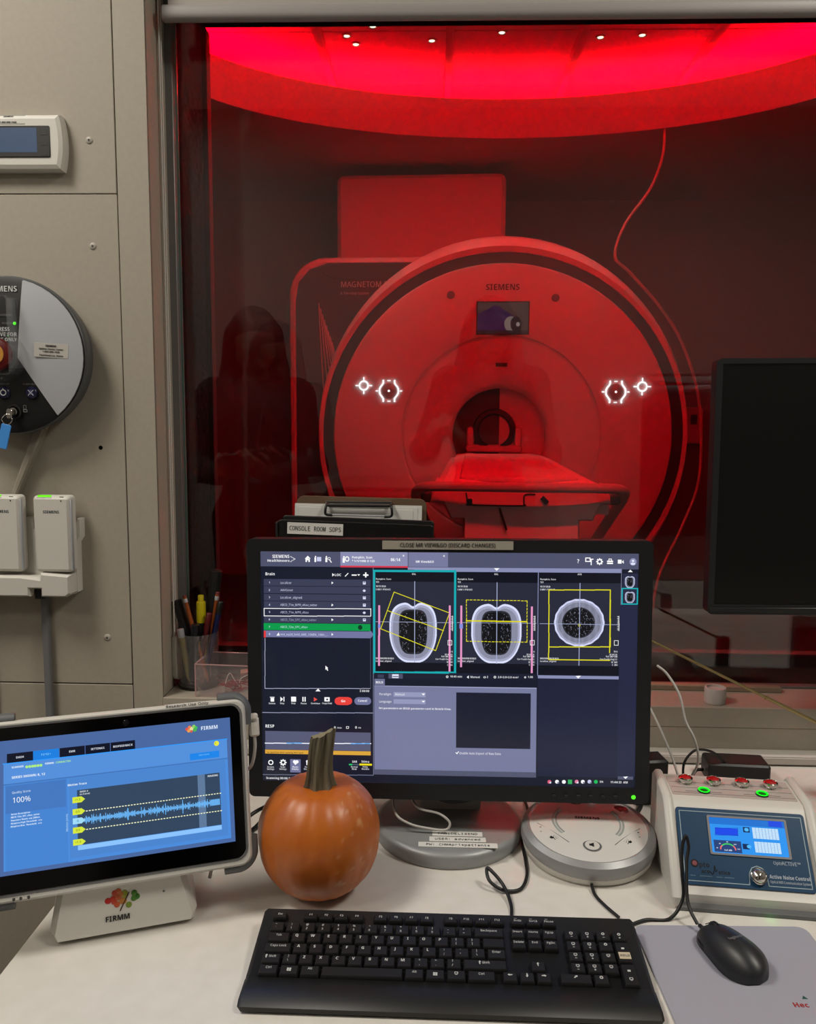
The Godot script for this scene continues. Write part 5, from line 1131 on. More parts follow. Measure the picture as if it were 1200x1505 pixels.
func people() -> void:
	var dark := mat("sweater_black", Color(0.018, 0.017, 0.02), 0.9)
	var brown := mat("hair_brown", Color(0.05, 0.028, 0.018), 0.6)
	var look := Vector3(0.28, -0.55, -0.78).normalized()
	var up := Vector3(0.1, 0.8, -0.5)
	up = (up - look * up.dot(look)).normalized()
	var w := person("person in a dark top with long hair holding a phone, mirrored in the window", Vector3(-0.735, 0, 0.28), 1.78, {
		"head": Vector3(0.01, 1.63, -0.05), "look": look, "up": up, "curl": 0.55,
		"shoulder_l": Vector3(-0.175, 1.42, 0), "elbow_l": Vector3(-0.235, 1.13, -0.05), "wrist_l": Vector3(-0.085, 1.12, -0.27), "along_l": Vector3(0.75, 0.35, -0.55).normalized(), "palm_l": Vector3(0.35, 0.6, 0.7).normalized(),
		"shoulder_r": Vector3(0.175, 1.42, 0), "elbow_r": Vector3(0.245, 1.13, -0.04), "wrist_r": Vector3(0.115, 1.12, -0.27), "along_r": Vector3(-0.7, 0.4, -0.55).normalized(), "palm_r": Vector3(-0.35, 0.6, 0.7).normalized(),
	}, dark, mat("trousers_dark", Color(0.03, 0.03, 0.035), 0.9), brown, true)
	piece(w, "lanyard", tube([Vector3(-0.06, 1.46, -0.06), Vector3(-0.03, 1.38, -0.145), Vector3(0.01, 1.25, -0.165), Vector3(0.03, 1.16, -0.160), Vector3(0.045, 1.25, -0.165), Vector3(0.06, 1.38, -0.145), Vector3(0.065, 1.46, -0.06)], 0.004, 6, 5), mat("lanyard_grey", Color(0.22, 0.22, 0.24), 0.7))
	piece(w, "badge", slab(0.045, 0.06, 0.003, 0.004), mats.plastic_grey, Vector3(0.03, 1.115, -0.168))
	var ph := thing("phone", "dark phone held in both hands of the person with a lanyard", "phone", Vector3(-0.72, 1.165, -0.085))
	piece(ph, "body", slab(0.072, 0.15, 0.009, 0.01, 0.003), mats.plastic_black, Vector3.ZERO, Vector3(-55, 0, 12))
	var p := person("person behind the camera raising a phone, mirrored in the window before the scanner", Vector3(0.24, 0, 0.50), 1.86, {
		"head": Vector3(-0.005, 1.63, -0.04), "look": Vector3(-0.12, -0.22, -0.96).normalized(), "up": Vector3(0, 0.97, -0.22).normalized(), "curl": 0.8,
		"shoulder_l": Vector3(-0.175, 1.42, 0), "elbow_l": Vector3(-0.27, 1.15, -0.17), "wrist_l": Vector3(-0.25, 1.20, -0.37), "along_l": Vector3(0.25, 0.6, -0.5).normalized(), "palm_l": Vector3(0.9, 0.0, 0.1).normalized(),
		"shoulder_r": Vector3(0.175, 1.42, 0), "elbow_r": Vector3(0.22, 1.14, -0.16), "wrist_r": Vector3(-0.13, 1.19, -0.36), "along_r": Vector3(-0.3, 0.6, -0.5).normalized(), "palm_r": Vector3(-0.9, 0.0, 0.1).normalized(),
	}, mat("sweater_navy", Color(0.03, 0.025, 0.035), 0.9), mat("trousers_dark", Color.WHITE), mat("hair_dark", Color(0.03, 0.02, 0.016), 0.6), true)
	var ph2 := thing("phone", "phone raised in both hands of the person mirrored before the scanner", "phone", Vector3(0.04, 1.345, 0.07))
	piece(ph2, "body", slab(0.075, 0.155, 0.009, 0.01, 0.003), mat("phone_case", Color(0.2, 0.03, 0.03), 0.5))
# ---------------------------------------------------------------- meshes
class Geo:
	var v := PackedVector3Array()
	var n := PackedVector3Array()
	var t := PackedVector2Array()
	var c := PackedColorArray()
	var tint := Color.WHITE
	func tri(a: Vector3, b: Vector3, d: Vector3, na: Vector3, nb: Vector3, nd: Vector3, ta := Vector2.ZERO, tb := Vector2.ZERO, td := Vector2.ZERO) -> void:
		if (d - a).cross(b - a).dot(na + nb + nd) < 0.0:
			v.append_array([a, d, b]); n.append_array([na, nd, nb]); t.append_array([ta, td, tb])
		else:
			v.append_array([a, b, d]); n.append_array([na, nb, nd]); t.append_array([ta, tb, td])
		c.append_array([tint, tint, tint])
	func quad(a: Vector3, b: Vector3, d: Vector3, e: Vector3, na: Vector3, nb: Vector3, nd: Vector3, ne: Vector3) -> void:
		tri(a, b, d, na, nb, nd, Vector2(0, 0), Vector2(1, 0), Vector2(1, 1))
		tri(a, d, e, na, nd, ne, Vector2(0, 0), Vector2(1, 1), Vector2(0, 1))
	func add(m: Mesh, x := Transform3D.IDENTITY) -> Geo:
		for s in m.get_surface_count():
			var a := m.surface_get_arrays(s)
			var mv: PackedVector3Array = a[Mesh.ARRAY_VERTEX]
			var mn: PackedVector3Array = a[Mesh.ARRAY_NORMAL]
			var idx: PackedInt32Array = a[Mesh.ARRAY_INDEX] if a[Mesh.ARRAY_INDEX] != null else PackedInt32Array(range(mv.size()))
			for i in idx:
				v.append(x * mv[i]); n.append((x.basis * mn[i]).normalized()); t.append(Vector2.ZERO); c.append(tint)
		return self
	func mesh() -> ArrayMesh:
		var a := []
		a.resize(Mesh.ARRAY_MAX)
		a[Mesh.ARRAY_VERTEX] = v; a[Mesh.ARRAY_NORMAL] = n; a[Mesh.ARRAY_TEX_UV] = t; a[Mesh.ARRAY_COLOR] = c
		var m := ArrayMesh.new()
		m.add_surface_from_arrays(Mesh.PRIMITIVE_TRIANGLES, a)
		return m

func rrect(w: float, h: float, r: float, k := 4) -> PackedVector2Array:
	var p := PackedVector2Array()
	r = minf(r, minf(w, h) * 0.499)
	for q in 4:
		var s := Vector2([1, -1, -1, 1][q], [1, 1, -1, -1][q])
		var o := Vector2((w / 2 - r) * s.x, (h / 2 - r) * s.y)
		for i in k + 1:
			var an := PI / 2 * (q + float(i) / k)
			p.append(o + Vector2(cos(an), sin(an)) * r)
	return p

func edge_normals(p: PackedVector2Array) -> PackedVector2Array:
	var e := PackedVector2Array()
	for i in p.size():
		var d := (p[(i + 1) % p.size()] - p[i]).normalized()
		e.append(Vector2(d.y, -d.x))
	return e

# polygon (counter-clockwise, in x and y) swept along z through [inset, z] levels; caps on both ends
func rings(p: PackedVector2Array, levels: Array, capped := true) -> ArrayMesh:
	var g := Geo.new()
	if Geometry2D.is_polygon_clockwise(p):
		p = p.duplicate(); p.reverse()
	var e := edge_normals(p)
	var cnt := p.size()
	var miter := PackedVector2Array()
	for i in cnt:
		var m := e[(i + cnt - 1) % cnt] + e[i]
		m = m.normalized()
		miter.append(m / maxf(0.35, m.dot(e[i])))
	var slopes := []
	for j in levels.size() - 1:
		slopes.append(Vector2(levels[j + 1][1] - levels[j][1], levels[j + 1][0] - levels[j][0]).normalized())
	for j in levels.size() - 1:
		var s0: Vector2 = slopes[j]
		var s1: Vector2 = slopes[j]
		if j > 0 and s0.dot(slopes[j - 1]) > 0.8: s0 = (s0 + slopes[j - 1]).normalized()
		if j < slopes.size() - 1 and s1.dot(slopes[j + 1]) > 0.8: s1 = (s1 + slopes[j + 1]).normalized()
		for i in cnt:
			var k := (i + 1) % cnt
			var prev := e[(i + cnt - 1) % cnt]
			var nxt := e[k]
			var n0 := (prev + e[i]).normalized() if prev.dot(e[i]) > 0.7 else e[i]
			var n1 := (nxt + e[i]).normalized() if nxt.dot(e[i]) > 0.7 else e[i]
			var a: Vector2 = p[i] - miter[i] * levels[j][0]
			var b: Vector2 = p[k] - miter[k] * levels[j][0]
			var d: Vector2 = p[k] - miter[k] * levels[j + 1][0]
			var f: Vector2 = p[i] - miter[i] * levels[j + 1][0]
			g.quad(Vector3(a.x, a.y, levels[j][1]), Vector3(b.x, b.y, levels[j][1]), Vector3(d.x, d.y, levels[j + 1][1]), Vector3(f.x, f.y, levels[j + 1][1]),
				Vector3(n0.x * s0.x, n0.y * s0.x, s0.y), Vector3(n1.x * s0.x, n1.y * s0.x, s0.y), Vector3(n1.x * s1.x, n1.y * s1.x, s1.y), Vector3(n0.x * s1.x, n0.y * s1.x, s1.y))
	if capped:
		for side in 2:
			var l: Array = levels[0] if side == 0 else levels[levels.size() - 1]
			var q := PackedVector2Array()
			for i in cnt: q.append(p[i] - miter[i] * l[0])
			var nz := Vector3(0, 0, -1 if side == 0 else 1)
			var ix := Geometry2D.triangulate_polygon(q)
			for i in range(0, ix.size(), 3):
				g.tri(Vector3(q[ix[i]].x, q[ix[i]].y, l[1]), Vector3(q[ix[i + 1]].x, q[ix[i + 1]].y, l[1]), Vector3(q[ix[i + 2]].x, q[ix[i + 2]].y, l[1]), nz, nz, nz)
	return g.mesh()

func extr(p: PackedVector2Array, d: float, b := 0.0) -> ArrayMesh:
	if b <= 0.0: return rings(p, [[0.0, -d / 2], [0.0, d / 2]])
	return rings(p, [[b, -d / 2], [0.0, -d / 2 + b], [0.0, d / 2 - b], [b, d / 2]])

func slab(w: float, h: float, d: float, r := 0.003, b := 0.001) -> ArrayMesh:
	return extr(rrect(w, h, r), d, minf(b, d * 0.4))

func box(w: float, h: float, d: float, b := 0.0) -> ArrayMesh:
	if b > 0.0: return extr(rrect(w, h, b, 1), d, b)
	return extr(PackedVector2Array([Vector2(w / 2, h / 2), Vector2(-w / 2, h / 2), Vector2(-w / 2, -h / 2), Vector2(w / 2, -h / 2)]), d)

# box given by its two corners, in the place where it stands
func bx(a: Vector3, b: Vector3, bev := 0.0) -> ArrayMesh:
	return Geo.new().add(box(absf(b.x - a.x), absf(b.y - a.y), absf(b.z - a.z), bev), Transform3D(Basis(), (a + b) / 2)).mesh()

# frame: rounded rectangle with a rounded opening (same number of corners), flat front, along z
func frame_mesh(w: float, h: float, r: float, iw: float, ih: float, ir: float, d: float, off := Vector2.ZERO, lean := 0.0) -> ArrayMesh:
	var g := Geo.new()
	var o := rrect(w, h, r)
	var q := rrect(iw, ih, ir)
	for i in q.size(): q[i] += off
	var eo := edge_normals(o)
	var ei := edge_normals(q)
	var z := Vector3.BACK
	for i in o.size():
		var k := (i + 1) % o.size()
		var a := Vector3(o[i].x, o[i].y, d / 2)
		var b := Vector3(o[k].x, o[k].y, d / 2)
		var c := Vector3(q[k].x, q[k].y, d / 2 - lean)
		var e := Vector3(q[i].x, q[i].y, d / 2 - lean)
		g.quad(a, b, c, e, z, z, z, z)
		var dz := Vector3(0, 0, d)
		g.quad(a - dz, b - dz, c - dz + Vector3(0, 0, lean), e - dz + Vector3(0, 0, lean), -z, -z, -z, -z)
		var no := Vector3(eo[i].x, eo[i].y, 0)
		var ni := -Vector3(ei[i].x, ei[i].y, 0)
		g.quad(a, b, b - dz, a - dz, no, no, no, no)
		if c.distance_to(e) > 1e-7: g.quad(c, e, e - dz, c - dz, ni, ni, ni, ni)
	return g.mesh()

# profile of (radius, height) turned about y
func lathe(pr: Array, seg := 40, squash := 1.0) -> ArrayMesh:
	var g := Geo.new()
	var sl := []
	for j in pr.size() - 1: sl.append((Vector2(pr[j + 1][1] - pr[j][1], -(pr[j + 1][0] - pr[j][0]))).normalized())
	for j in pr.size() - 1:
		var s0: Vector2 = sl[j]
		var s1: Vector2 = sl[j]
		if j > 0 and s0.dot(sl[j - 1]) > 0.75: s0 = (s0 + sl[j - 1]).normalized()
		if j < sl.size() - 1 and s1.dot(sl[j + 1]) > 0.75: s1 = (s1 + sl[j + 1]).normalized()
		for i in seg:
			var a := TAU * i / seg
			var b := TAU * (i + 1) / seg
			var ca := Vector3(cos(a), 0, sin(a) * squash)
			var cb := Vector3(cos(b), 0, sin(b) * squash)
			g.quad(ca * pr[j][0] + Vector3(0, pr[j][1], 0), cb * pr[j][0] + Vector3(0, pr[j][1], 0), cb * pr[j + 1][0] + Vector3(0, pr[j + 1][1], 0), ca * pr[j + 1][0] + Vector3(0, pr[j + 1][1], 0),
				ca * s0.x + Vector3(0, s0.y, 0), cb * s0.x + Vector3(0, s0.y, 0), cb * s1.x + Vector3(0, s1.y, 0), ca * s1.x + Vector3(0, s1.y, 0))
	return g.mesh()

# the same turned about z (profile of radius, z)
func lathe_z(pr: Array, seg := 40) -> ArrayMesh:
	return Geo.new().add(lathe(pr, seg), Transform3D(Basis(Vector3.RIGHT, PI / 2), Vector3.ZERO)).mesh()

func smooth_path(p: Array, per := 6, closed := false) -> PackedVector3Array:
	var o := PackedVector3Array()
	var cnt := p.size()
	for i in (cnt if closed else cnt - 1):
		var a: Vector3 = p[(i - 1 + cnt) % cnt] if closed or i > 0 else p[0]
		var b: Vector3 = p[i]
		var c: Vector3 = p[(i + 1) % cnt]
		var d: Vector3 = p[(i + 2) % cnt] if closed or i + 2 < cnt else c
		for k in per: o.append(b.cubic_interpolate(c, a, d, float(k) / per))
	if not closed: o.append(p[cnt - 1])
	return o

func tube(pts: Array, r: float, seg := 8, per := 6, closed := false, flat := 1.0) -> ArrayMesh:
	var p := smooth_path(pts, per, closed)
	var g := Geo.new()
	var cnt := p.size()
	var up := Vector3.UP
	var fr := []
	for i in cnt:
		var d: Vector3 = (p[(i + 1) % cnt] - p[(i - 1 + cnt) % cnt]) if closed else (p[mini(i + 1, cnt - 1)] - p[maxi(i - 1, 0)])
		d = d.normalized()
		if i == 0 and absf(d.dot(up)) > 0.9: up = Vector3.RIGHT
		var s := d.cross(up).normalized()
		up = s.cross(d).normalized()
		fr.append([s, up, d])
	for i in (cnt if closed else cnt - 1):
		var k := (i + 1) % cnt
		for j in seg:
			var a := TAU * j / seg
			var b := TAU * (j + 1) / seg
			var n0: Vector3 = fr[i][0] * cos(a) + fr[i][1] * sin(a) * flat
			var n1: Vector3 = fr[i][0] * cos(b) + fr[i][1] * sin(b) * flat
			var n2: Vector3 = fr[k][0] * cos(b) + fr[k][1] * sin(b) * flat
			var n3: Vector3 = fr[k][0] * cos(a) + fr[k][1] * sin(a) * flat
			g.quad(p[i] + n0 * r, p[i] + n1 * r, p[k] + n2 * r, p[k] + n3 * r, n0, n1, n2, n3)
	if not closed:
		for e in [0, cnt - 1]:
			var nn: Vector3 = fr[e][2] * (-1.0 if e == 0 else 1.0)
			for j in seg:
				var a := TAU * j / seg
				var b := TAU * (j + 1) / seg
				g.tri(p[e], p[e] + (fr[e][0] * cos(a) + fr[e][1] * sin(a) * flat) * r, p[e] + (fr[e][0] * cos(b) + fr[e][1] * sin(b) * flat) * r, nn, nn, nn)
	return g.mesh()

func face(w: float, h: float) -> ArrayMesh:
	var g := Geo.new()
	var z := Vector3.BACK
	g.quad(Vector3(-w / 2, h / 2, 0), Vector3(w / 2, h / 2, 0), Vector3(w / 2, -h / 2, 0), Vector3(-w / 2, -h / 2, 0), z, z, z, z)
	return g.mesh()

# a body from tapered bones [from, radius, to, radius], joined by a smooth minimum and meshed as surface nets
func blob(bones: Array, cell: float, k: float, g: Geo) -> void:
	var lo := Vector3(1e9, 1e9, 1e9)
	var hi := -lo
	for b in bones:
		var m: float = maxf(b[1], b[3]) + k + 2 * cell
		for q in [b[0], b[2]]:
			lo = lo.min(q - Vector3(m, m, m)); hi = hi.max(q + Vector3(m, m, m))
	var nx := int((hi.x - lo.x) / cell) + 2
	var ny := int((hi.y - lo.y) / cell) + 2
	var nz := int((hi.z - lo.z) / cell) + 2
	var f := PackedFloat32Array()
	f.resize(nx * ny * nz); f.fill(1.0)
	for b in bones:
		var a: Vector3 = b[0]
		var ab: Vector3 = b[2] - b[0]
		var ra: float = b[1]
		var rb: float = b[3]
		var l2 := maxf(ab.length_squared(), 1e-9)
		var m := maxf(ra, rb) + k + 2 * cell
		var p0: Vector3 = (a.min(b[2]) - Vector3(m, m, m) - lo) / cell
		var p1: Vector3 = (a.max(b[2]) + Vector3(m, m, m) - lo) / cell
		for z in range(maxi(0, int(p0.z)), mini(nz, int(p1.z) + 1)):
			for y in range(maxi(0, int(p0.y)), mini(ny, int(p1.y) + 1)):
				for x in range(maxi(0, int(p0.x)), mini(nx, int(p1.x) + 1)):
					var q := lo + Vector3(x, y, z) * cell - a
					var t := clampf(q.dot(ab) / l2, 0.0, 1.0)
					var d := (q - ab * t).length() - lerpf(ra, rb, t)
					var i := (z * ny + y) * nx + x
					var o := f[i]
					var h := maxf(k - absf(o - d), 0.0) / k
					f[i] = minf(o, d) - h * h * k * 0.25
	var sx := 1
	var sy := nx
	var sz := nx * ny
	var vid := {}
	var vs := PackedVector3Array()
	var ns := PackedVector3Array()
	var corner := [0, sx, sy, sx + sy, sz, sz + sx, sz + sy, sz + sx + sy]
	var edges := [[0, 1], [2, 3], [4, 5], [6, 7], [0, 2], [1, 3], [4, 6], [5, 7], [0, 4], [1, 5], [2, 6], [3, 7]]
	for z in nz - 1:
		for y in ny - 1:
			for x in nx - 1:
				var i := z * sz + y * sy + x
				var f0 := f[i]
				if absf(f0) > cell * 2.0: continue
				var neg := 0
				for q in 8: neg += 1 if f[i + corner[q]] < 0.0 else 0
				if neg == 0 or neg == 8: continue
				var sum := Vector3.ZERO
				var cnt := 0
				for e in edges:
					var va := f[i + corner[e[0]]]
					var vb := f[i + corner[e[1]]]
					if (va < 0.0) == (vb < 0.0): continue
					var t := va / (va - vb)
					var ca := Vector3(e[0] & 1, (e[0] >> 1) & 1, e[0] >> 2)
					var cb := Vector3(e[1] & 1, (e[1] >> 1) & 1, e[1] >> 2)
					sum += ca.lerp(cb, t); cnt += 1
				vid[i] = vs.size()
				vs.append(lo + (Vector3(x, y, z) + sum / cnt) * cell)
				ns.append(Vector3(f[i + 1] + f[i + sx + sy] + f[i + sx + sz] + f[i + sx + sy + sz] - f0 - f[i + sy] - f[i + sz] - f[i + sy + sz],
					f[i + sy] + f[i + sx + sy] + f[i + sy + sz] + f[i + sx + sy + sz] - f0 - f[i + sx] - f[i + sz] - f[i + sx + sz],
					f[i + sz] + f[i + sx + sz] + f[i + sy + sz] + f[i + sx + sy + sz] - f0 - f[i + sx] - f[i + sy] - f[i + sx + sy]).normalized())
	for i in vid:
		for ax in 3:
			var st: int = [sx, sy, sz][ax]
			if (f[i] < 0.0) == (f[i + st] < 0.0): continue
			var u: int = [sy, sz, sx][ax]
			var w: int = [sz, sx, sy][ax]
			if not (vid.has(i - u) and vid.has(i - w) and vid.has(i - u - w)): continue
			var q := [vid[i], vid[i - u], vid[i - u - w], vid[i - w]]
			g.quad(vs[q[0]], vs[q[1]], vs[q[2]], vs[q[3]], ns[q[0]], ns[q[1]], ns[q[2]], ns[q[3]])

# ---------------------------------------------------------------- nodes
var taken := {}

func numbered(called: String) -> String:
	taken[called] = taken.get(called, -1) + 1
	return called if taken[called] == 0 else "%s_%03d" % [called, taken[called]]

func thing(called: String, label: String, category: String, at := Vector3.ZERO, turn := 0.0, group := "") -> Node3D:
	var o := Node3D.new()
	o.name = numbered(called)
	add_child(o)
	o.position = at
	o.rotation_degrees.y = turn
	o.set_meta("label", label); o.set_meta("category", category)
	if group: o.set_meta("group", group)
	return o

func piece(parent: Node, called: String, mesh: Mesh, m: Material, at := Vector3.ZERO, rot := Vector3.ZERO, label := "") -> MeshInstance3D:
	var o := MeshInstance3D.new()
	o.name = called
	o.mesh = mesh
	o.material_override = m
	parent.add_child(o, true)
	o.position = at
	o.rotation_degrees = rot
	if label: o.set_meta("label", label)
	return o

func struct(called: String, mesh: Mesh, m: Material, at := Vector3.ZERO, label := "") -> MeshInstance3D:
	var o := piece(self, called, mesh, m, at)
	o.set_meta("kind", "structure")
	if label: o.set_meta("label", label)
	return o

func single(called: String, mesh: Mesh, m: Material, label: String, category: String, at := Vector3.ZERO, rot := Vector3.ZERO, group := "") -> MeshInstance3D:
	var o := piece(self, numbered(called), mesh, m, at, rot, label)
	o.set_meta("category", category)
	if group: o.set_meta("group", group)
	return o

var faces := {}

func typeface(kind: int) -> SystemFont:
	if not faces.has(kind):
		var s := SystemFont.new()
		s.font_names = PackedStringArray(["Droid Sans Mono" if kind == 2 else "Droid Sans"])
		if kind == 1: s.font_weight = 700
		faces[kind] = s
	return faces[kind]

# printed lettering: thin raised glyphs, height of capitals in metres
func lettering(parent: Node, words: String, cap: float, m: Material, at: Vector3, rot := Vector3.ZERO, kind := 0, align := 1, width := 0.0) -> MeshInstance3D:
	var t := TextMesh.new()
	t.font = typeface(kind)
	t.font_size = 40
	t.text = words
	t.depth = 0.006
	t.pixel_size = cap / (40 * 0.714)
	t.depth = 0.0003
	t.curve_step = 3.0
	t.horizontal_alignment = [HORIZONTAL_ALIGNMENT_LEFT, HORIZONTAL_ALIGNMENT_CENTER, HORIZONTAL_ALIGNMENT_RIGHT][align]
	t.vertical_alignment = VERTICAL_ALIGNMENT_CENTER
	var o := piece(parent, "lettering", t, m, at, rot)
	if width > 0.0: o.scale.x = width / t.get_aabb().size.x
	return o

# ---------------------------------------------------------------- materials
var mats := {}

func mat(called: String, col: Color, rough := 0.5, metal := 0.0) -> StandardMaterial3D:
	if mats.has(called): return mats[called]
	var m := StandardMaterial3D.new()
	m.resource_name = called
	m.albedo_color = col
	m.roughness = rough
	m.metallic = metal
	mats[called] = m
	return m

func glow(called: String, col: Color, energy: float) -> StandardMaterial3D:
	var m := mat(called, Color(0.02, 0.02, 0.02), 0.4)
	m.emission_enabled = true
	m.emission = col
	m.emission_energy_multiplier = energy
	return m

func pane(called: String, col: Color, rough := 0.0) -> StandardMaterial3D:
	var m := mat(called, col, rough)
	m.transparency = BaseMaterial3D.TRANSPARENCY_ALPHA
	return m

func noise_tex(freq: float, a: Color, b: Color, seed_ := 1, oct := 4, size := 512) -> NoiseTexture2D:
	var n := FastNoiseLite.new()
	n.seed = seed_; n.frequency = freq; n.fractal_octaves = oct
	var t := NoiseTexture2D.new()
	t.width = size; t.height = size; t.seamless = true; t.noise = n
	var g := Gradient.new()
	g.set_color(0, a); g.set_color(1, b)
	t.color_ramp = g
	return t

func grained(m: StandardMaterial3D, tex: Texture2D, scale: float, bump: Texture2D = null, depth := 0.0) -> StandardMaterial3D:
	m.albedo_texture = tex
	m.uv1_triplanar = true
	m.uv1_world_triplanar = true
	m.uv1_scale = Vector3(scale, scale, scale)
	if bump:
		m.heightmap_enabled = true
		m.heightmap_texture = bump
		m.heightmap_scale = depth
	return m

# ---------------------------------------------------------------- flat print for the screens
func fill_poly(im: Image, p: PackedVector2Array, col: Color) -> void:
	var y0 := 1e9
	var y1 := -1e9
	for q in p: y0 = minf(y0, q.y); y1 = maxf(y1, q.y)
	for y in range(maxi(0, int(y0)), mini(im.get_height() - 1, int(y1)) + 1):
		var xs := []
		for i in p.size():
			var a := p[i]
			var b := p[(i + 1) % p.size()]
			if (a.y <= y + 0.5) != (b.y <= y + 0.5): xs.append(a.x + (y + 0.5 - a.y) / (b.y - a.y) * (b.x - a.x))
		xs.sort()
		for i in range(0, xs.size() - 1, 2):
			im.fill_rect(Rect2i(roundi(xs[i]), y, maxi(1, roundi(xs[i + 1]) - roundi(xs[i])), 1), col)

func draw_words(im: Image, x: float, y: float, size: int, words: String, col: Color, align: int, bold: int, upright := false) -> void:
	var ts := TextServerManager.get_primary_interface()
	var l := TextLine.new()
	l.add_string(words, typeface(bold), size)
	var pen: float = x - [0.0, 0.5, 1.0][align] * l.get_size().x
	var base := y + size * 0.36
	var vert := y + l.get_size().x / 2
	var sz := Vector2i(size, 0)
	for g in ts.shaped_text_get_glyphs(l.get_rid()):
		var r: RID = g.font_rid
		ts.font_render_glyph(r, sz, g.index)
		var ti := ts.font_get_glyph_texture_idx(r, sz, g.index)
		if ti >= 0:
			var at := ts.font_get_texture_image(r, sz, ti)
			var uv := ts.font_get_glyph_uv_rect(r, sz, g.index)
			var off := ts.font_get_glyph_offset(r, sz, g.index)
			for j in int(uv.size.y):
				for i in int(uv.size.x):
					var al := at.get_pixel(int(uv.position.x) + i, int(uv.position.y) + j).a
					if al < 0.02: continue
					var px := int(pen + off.x) + i
					var py := int(base + off.y) + j
					if upright:
						var q := px - int(x)
						px = int(x) + int(off.y) + j
						py = int(vert) - q - int(l.get_size().x * [0.0, 0.5, 1.0][align])
					if px >= 0 and py >= 0 and px < im.get_width() and py < im.get_height():
						im.set_pixel(px, py, im.get_pixel(px, py).lerp(col, al))
		pen += g.advance

func print_screen(ops: Array, w: int, h: int, back: String) -> ImageTexture:
	var im := Image.create_empty(w, h, false, Image.FORMAT_RGB8)
	im.fill(Color(back))
	var rng := RandomNumberGenerator.new()
	rng.seed = 7
	for o in ops:
		match o[0]:
			"r": im.fill_rect(Rect2i(o[1], o[2], o[3], o[4]), Color(o[5]))
			"l":
				var a := Vector2(o[1], o[2])
				var b := Vector2(o[3], o[4])
				var d: Vector2 = (b - a).normalized() * o[5] * 0.5
				var s := Vector2(-d.y, d.x)
				fill_poly(im, PackedVector2Array([a - d + s, b + d + s, b + d - s, a - d - s]), Color(o[6]))
			"t": draw_words(im, o[1], o[2], o[3], o[4], Color(o[5]), o[6], o[7])
			"v": draw_words(im, o[1], o[2], o[3], o[4], Color(o[5]), 1, 0, true)
			"p":
				var q := PackedVector2Array()
				for i in range(0, o[1].size(), 2): q.append(Vector2(o[1][i], o[1][i + 1]))
				fill_poly(im, q, Color(o[2]))
			"e":
				var wide: float = o[6]
				for y in range(o[2] - o[4] - 1, o[2] + o[4] + 2):
					for x in range(o[1] - o[3] - 1, o[1] + o[3] + 2):
						if x < 0 or y < 0 or x >= w or y >= h: continue
						var d := Vector2((x - o[1]) / float(o[3]), (y - o[2]) / float(o[4])).length()
						if d <= 1.0 and (wide == 0.0 or d > 1.0 - wide / o[3]): im.set_pixel(x, y, Color(o[5]))
			"d":
				for x in range(o[1], o[1] + o[3], 13): im.fill_rect(Rect2i(x, o[2], 8, o[4]), Color(o[5]))
			"w":
				for x in range(o[1], o[1] + o[3], 3):
					var hh := int(4 + o[4] * 0.7 * absf(rng.randfn(0.0, 0.45)))
					if x > o[1] + o[3] * 0.93: hh = 14
					im.fill_rect(Rect2i(x, o[2] - hh, 2 if x % 2 else 3, 2 * hh), Color("6ebcff"))
			"k", "c": draw_slice(im, o[1], o[2], o[3], o[4], o[0] == "c")
	return ImageTexture.create_from_image(im)

# a scanned slice of a pumpkin: bright flesh, dark hollow, seeds
func draw_slice(im: Image, x0: int, y0: int, w: int, h: int, across: bool) -> void:
	var n := FastNoiseLite.new()
	n.seed = 5; n.frequency = 0.09
	var fine := FastNoiseLite.new()
	fine.seed = 11; fine.frequency = 0.35
	for y in h:
		for x in w:
			var u := 2.0 * x / w - 1.0
			var v := 2.0 * y / h - 1.0
			var out_ := 0.0
			var inn := 0.0
			if across:
				out_ = Vector2(u, v).length() / (0.98 + 0.008 * cos(18 * atan2(v, u)))
				inn = Vector2(u + 0.03, v).length() / 0.64
			else:
				var half := 1.0 - 0.28 * pow(maxf(v, 0.0), 1.6)
				var top := -0.97 + 0.13 * exp(-u * u * 30.0)
				var cu := u / half
				out_ = pow(pow(absf(cu), 3.2) + pow(absf((v - (top + 0.97)) if v < 0 else v * 0.99), 3.2), 1.0 / 3.2)
				inn = pow(pow(absf(cu / 0.6), 4.0) + pow(absf((v + 0.02) / 0.74), 4.0), 0.25)
			if out_ > 1.0: continue
			var g := 0.0
			if inn > 1.0:
				g = 0.58 + 0.1 * fine.get_noise_2d(x, y)
				if out_ > 0.93: g = 0.93
				elif out_ > 0.85: g = 0.7
				if across: g -= 0.06 * absf(cos(u * 12.0))
			else:
				g = 0.09 + 0.05 * fine.get_noise_2d(x, y)
				var side := absf(u) > 0.16 or across
				if side and n.get_noise_2d(x * 1.3, y * 0.8) > 0.36: g = 0.3 + 0.35 * clampf(0.5 + fine.get_noise_2d(x * 0.5 + 90, y * 0.5), 0, 1)
				if inn > 0.93: g = 0.2
			im.set_pixel(x0 + x, y0 + y, Color(g * 0.93, g * 0.95, minf(1.0, g * 1.1)))

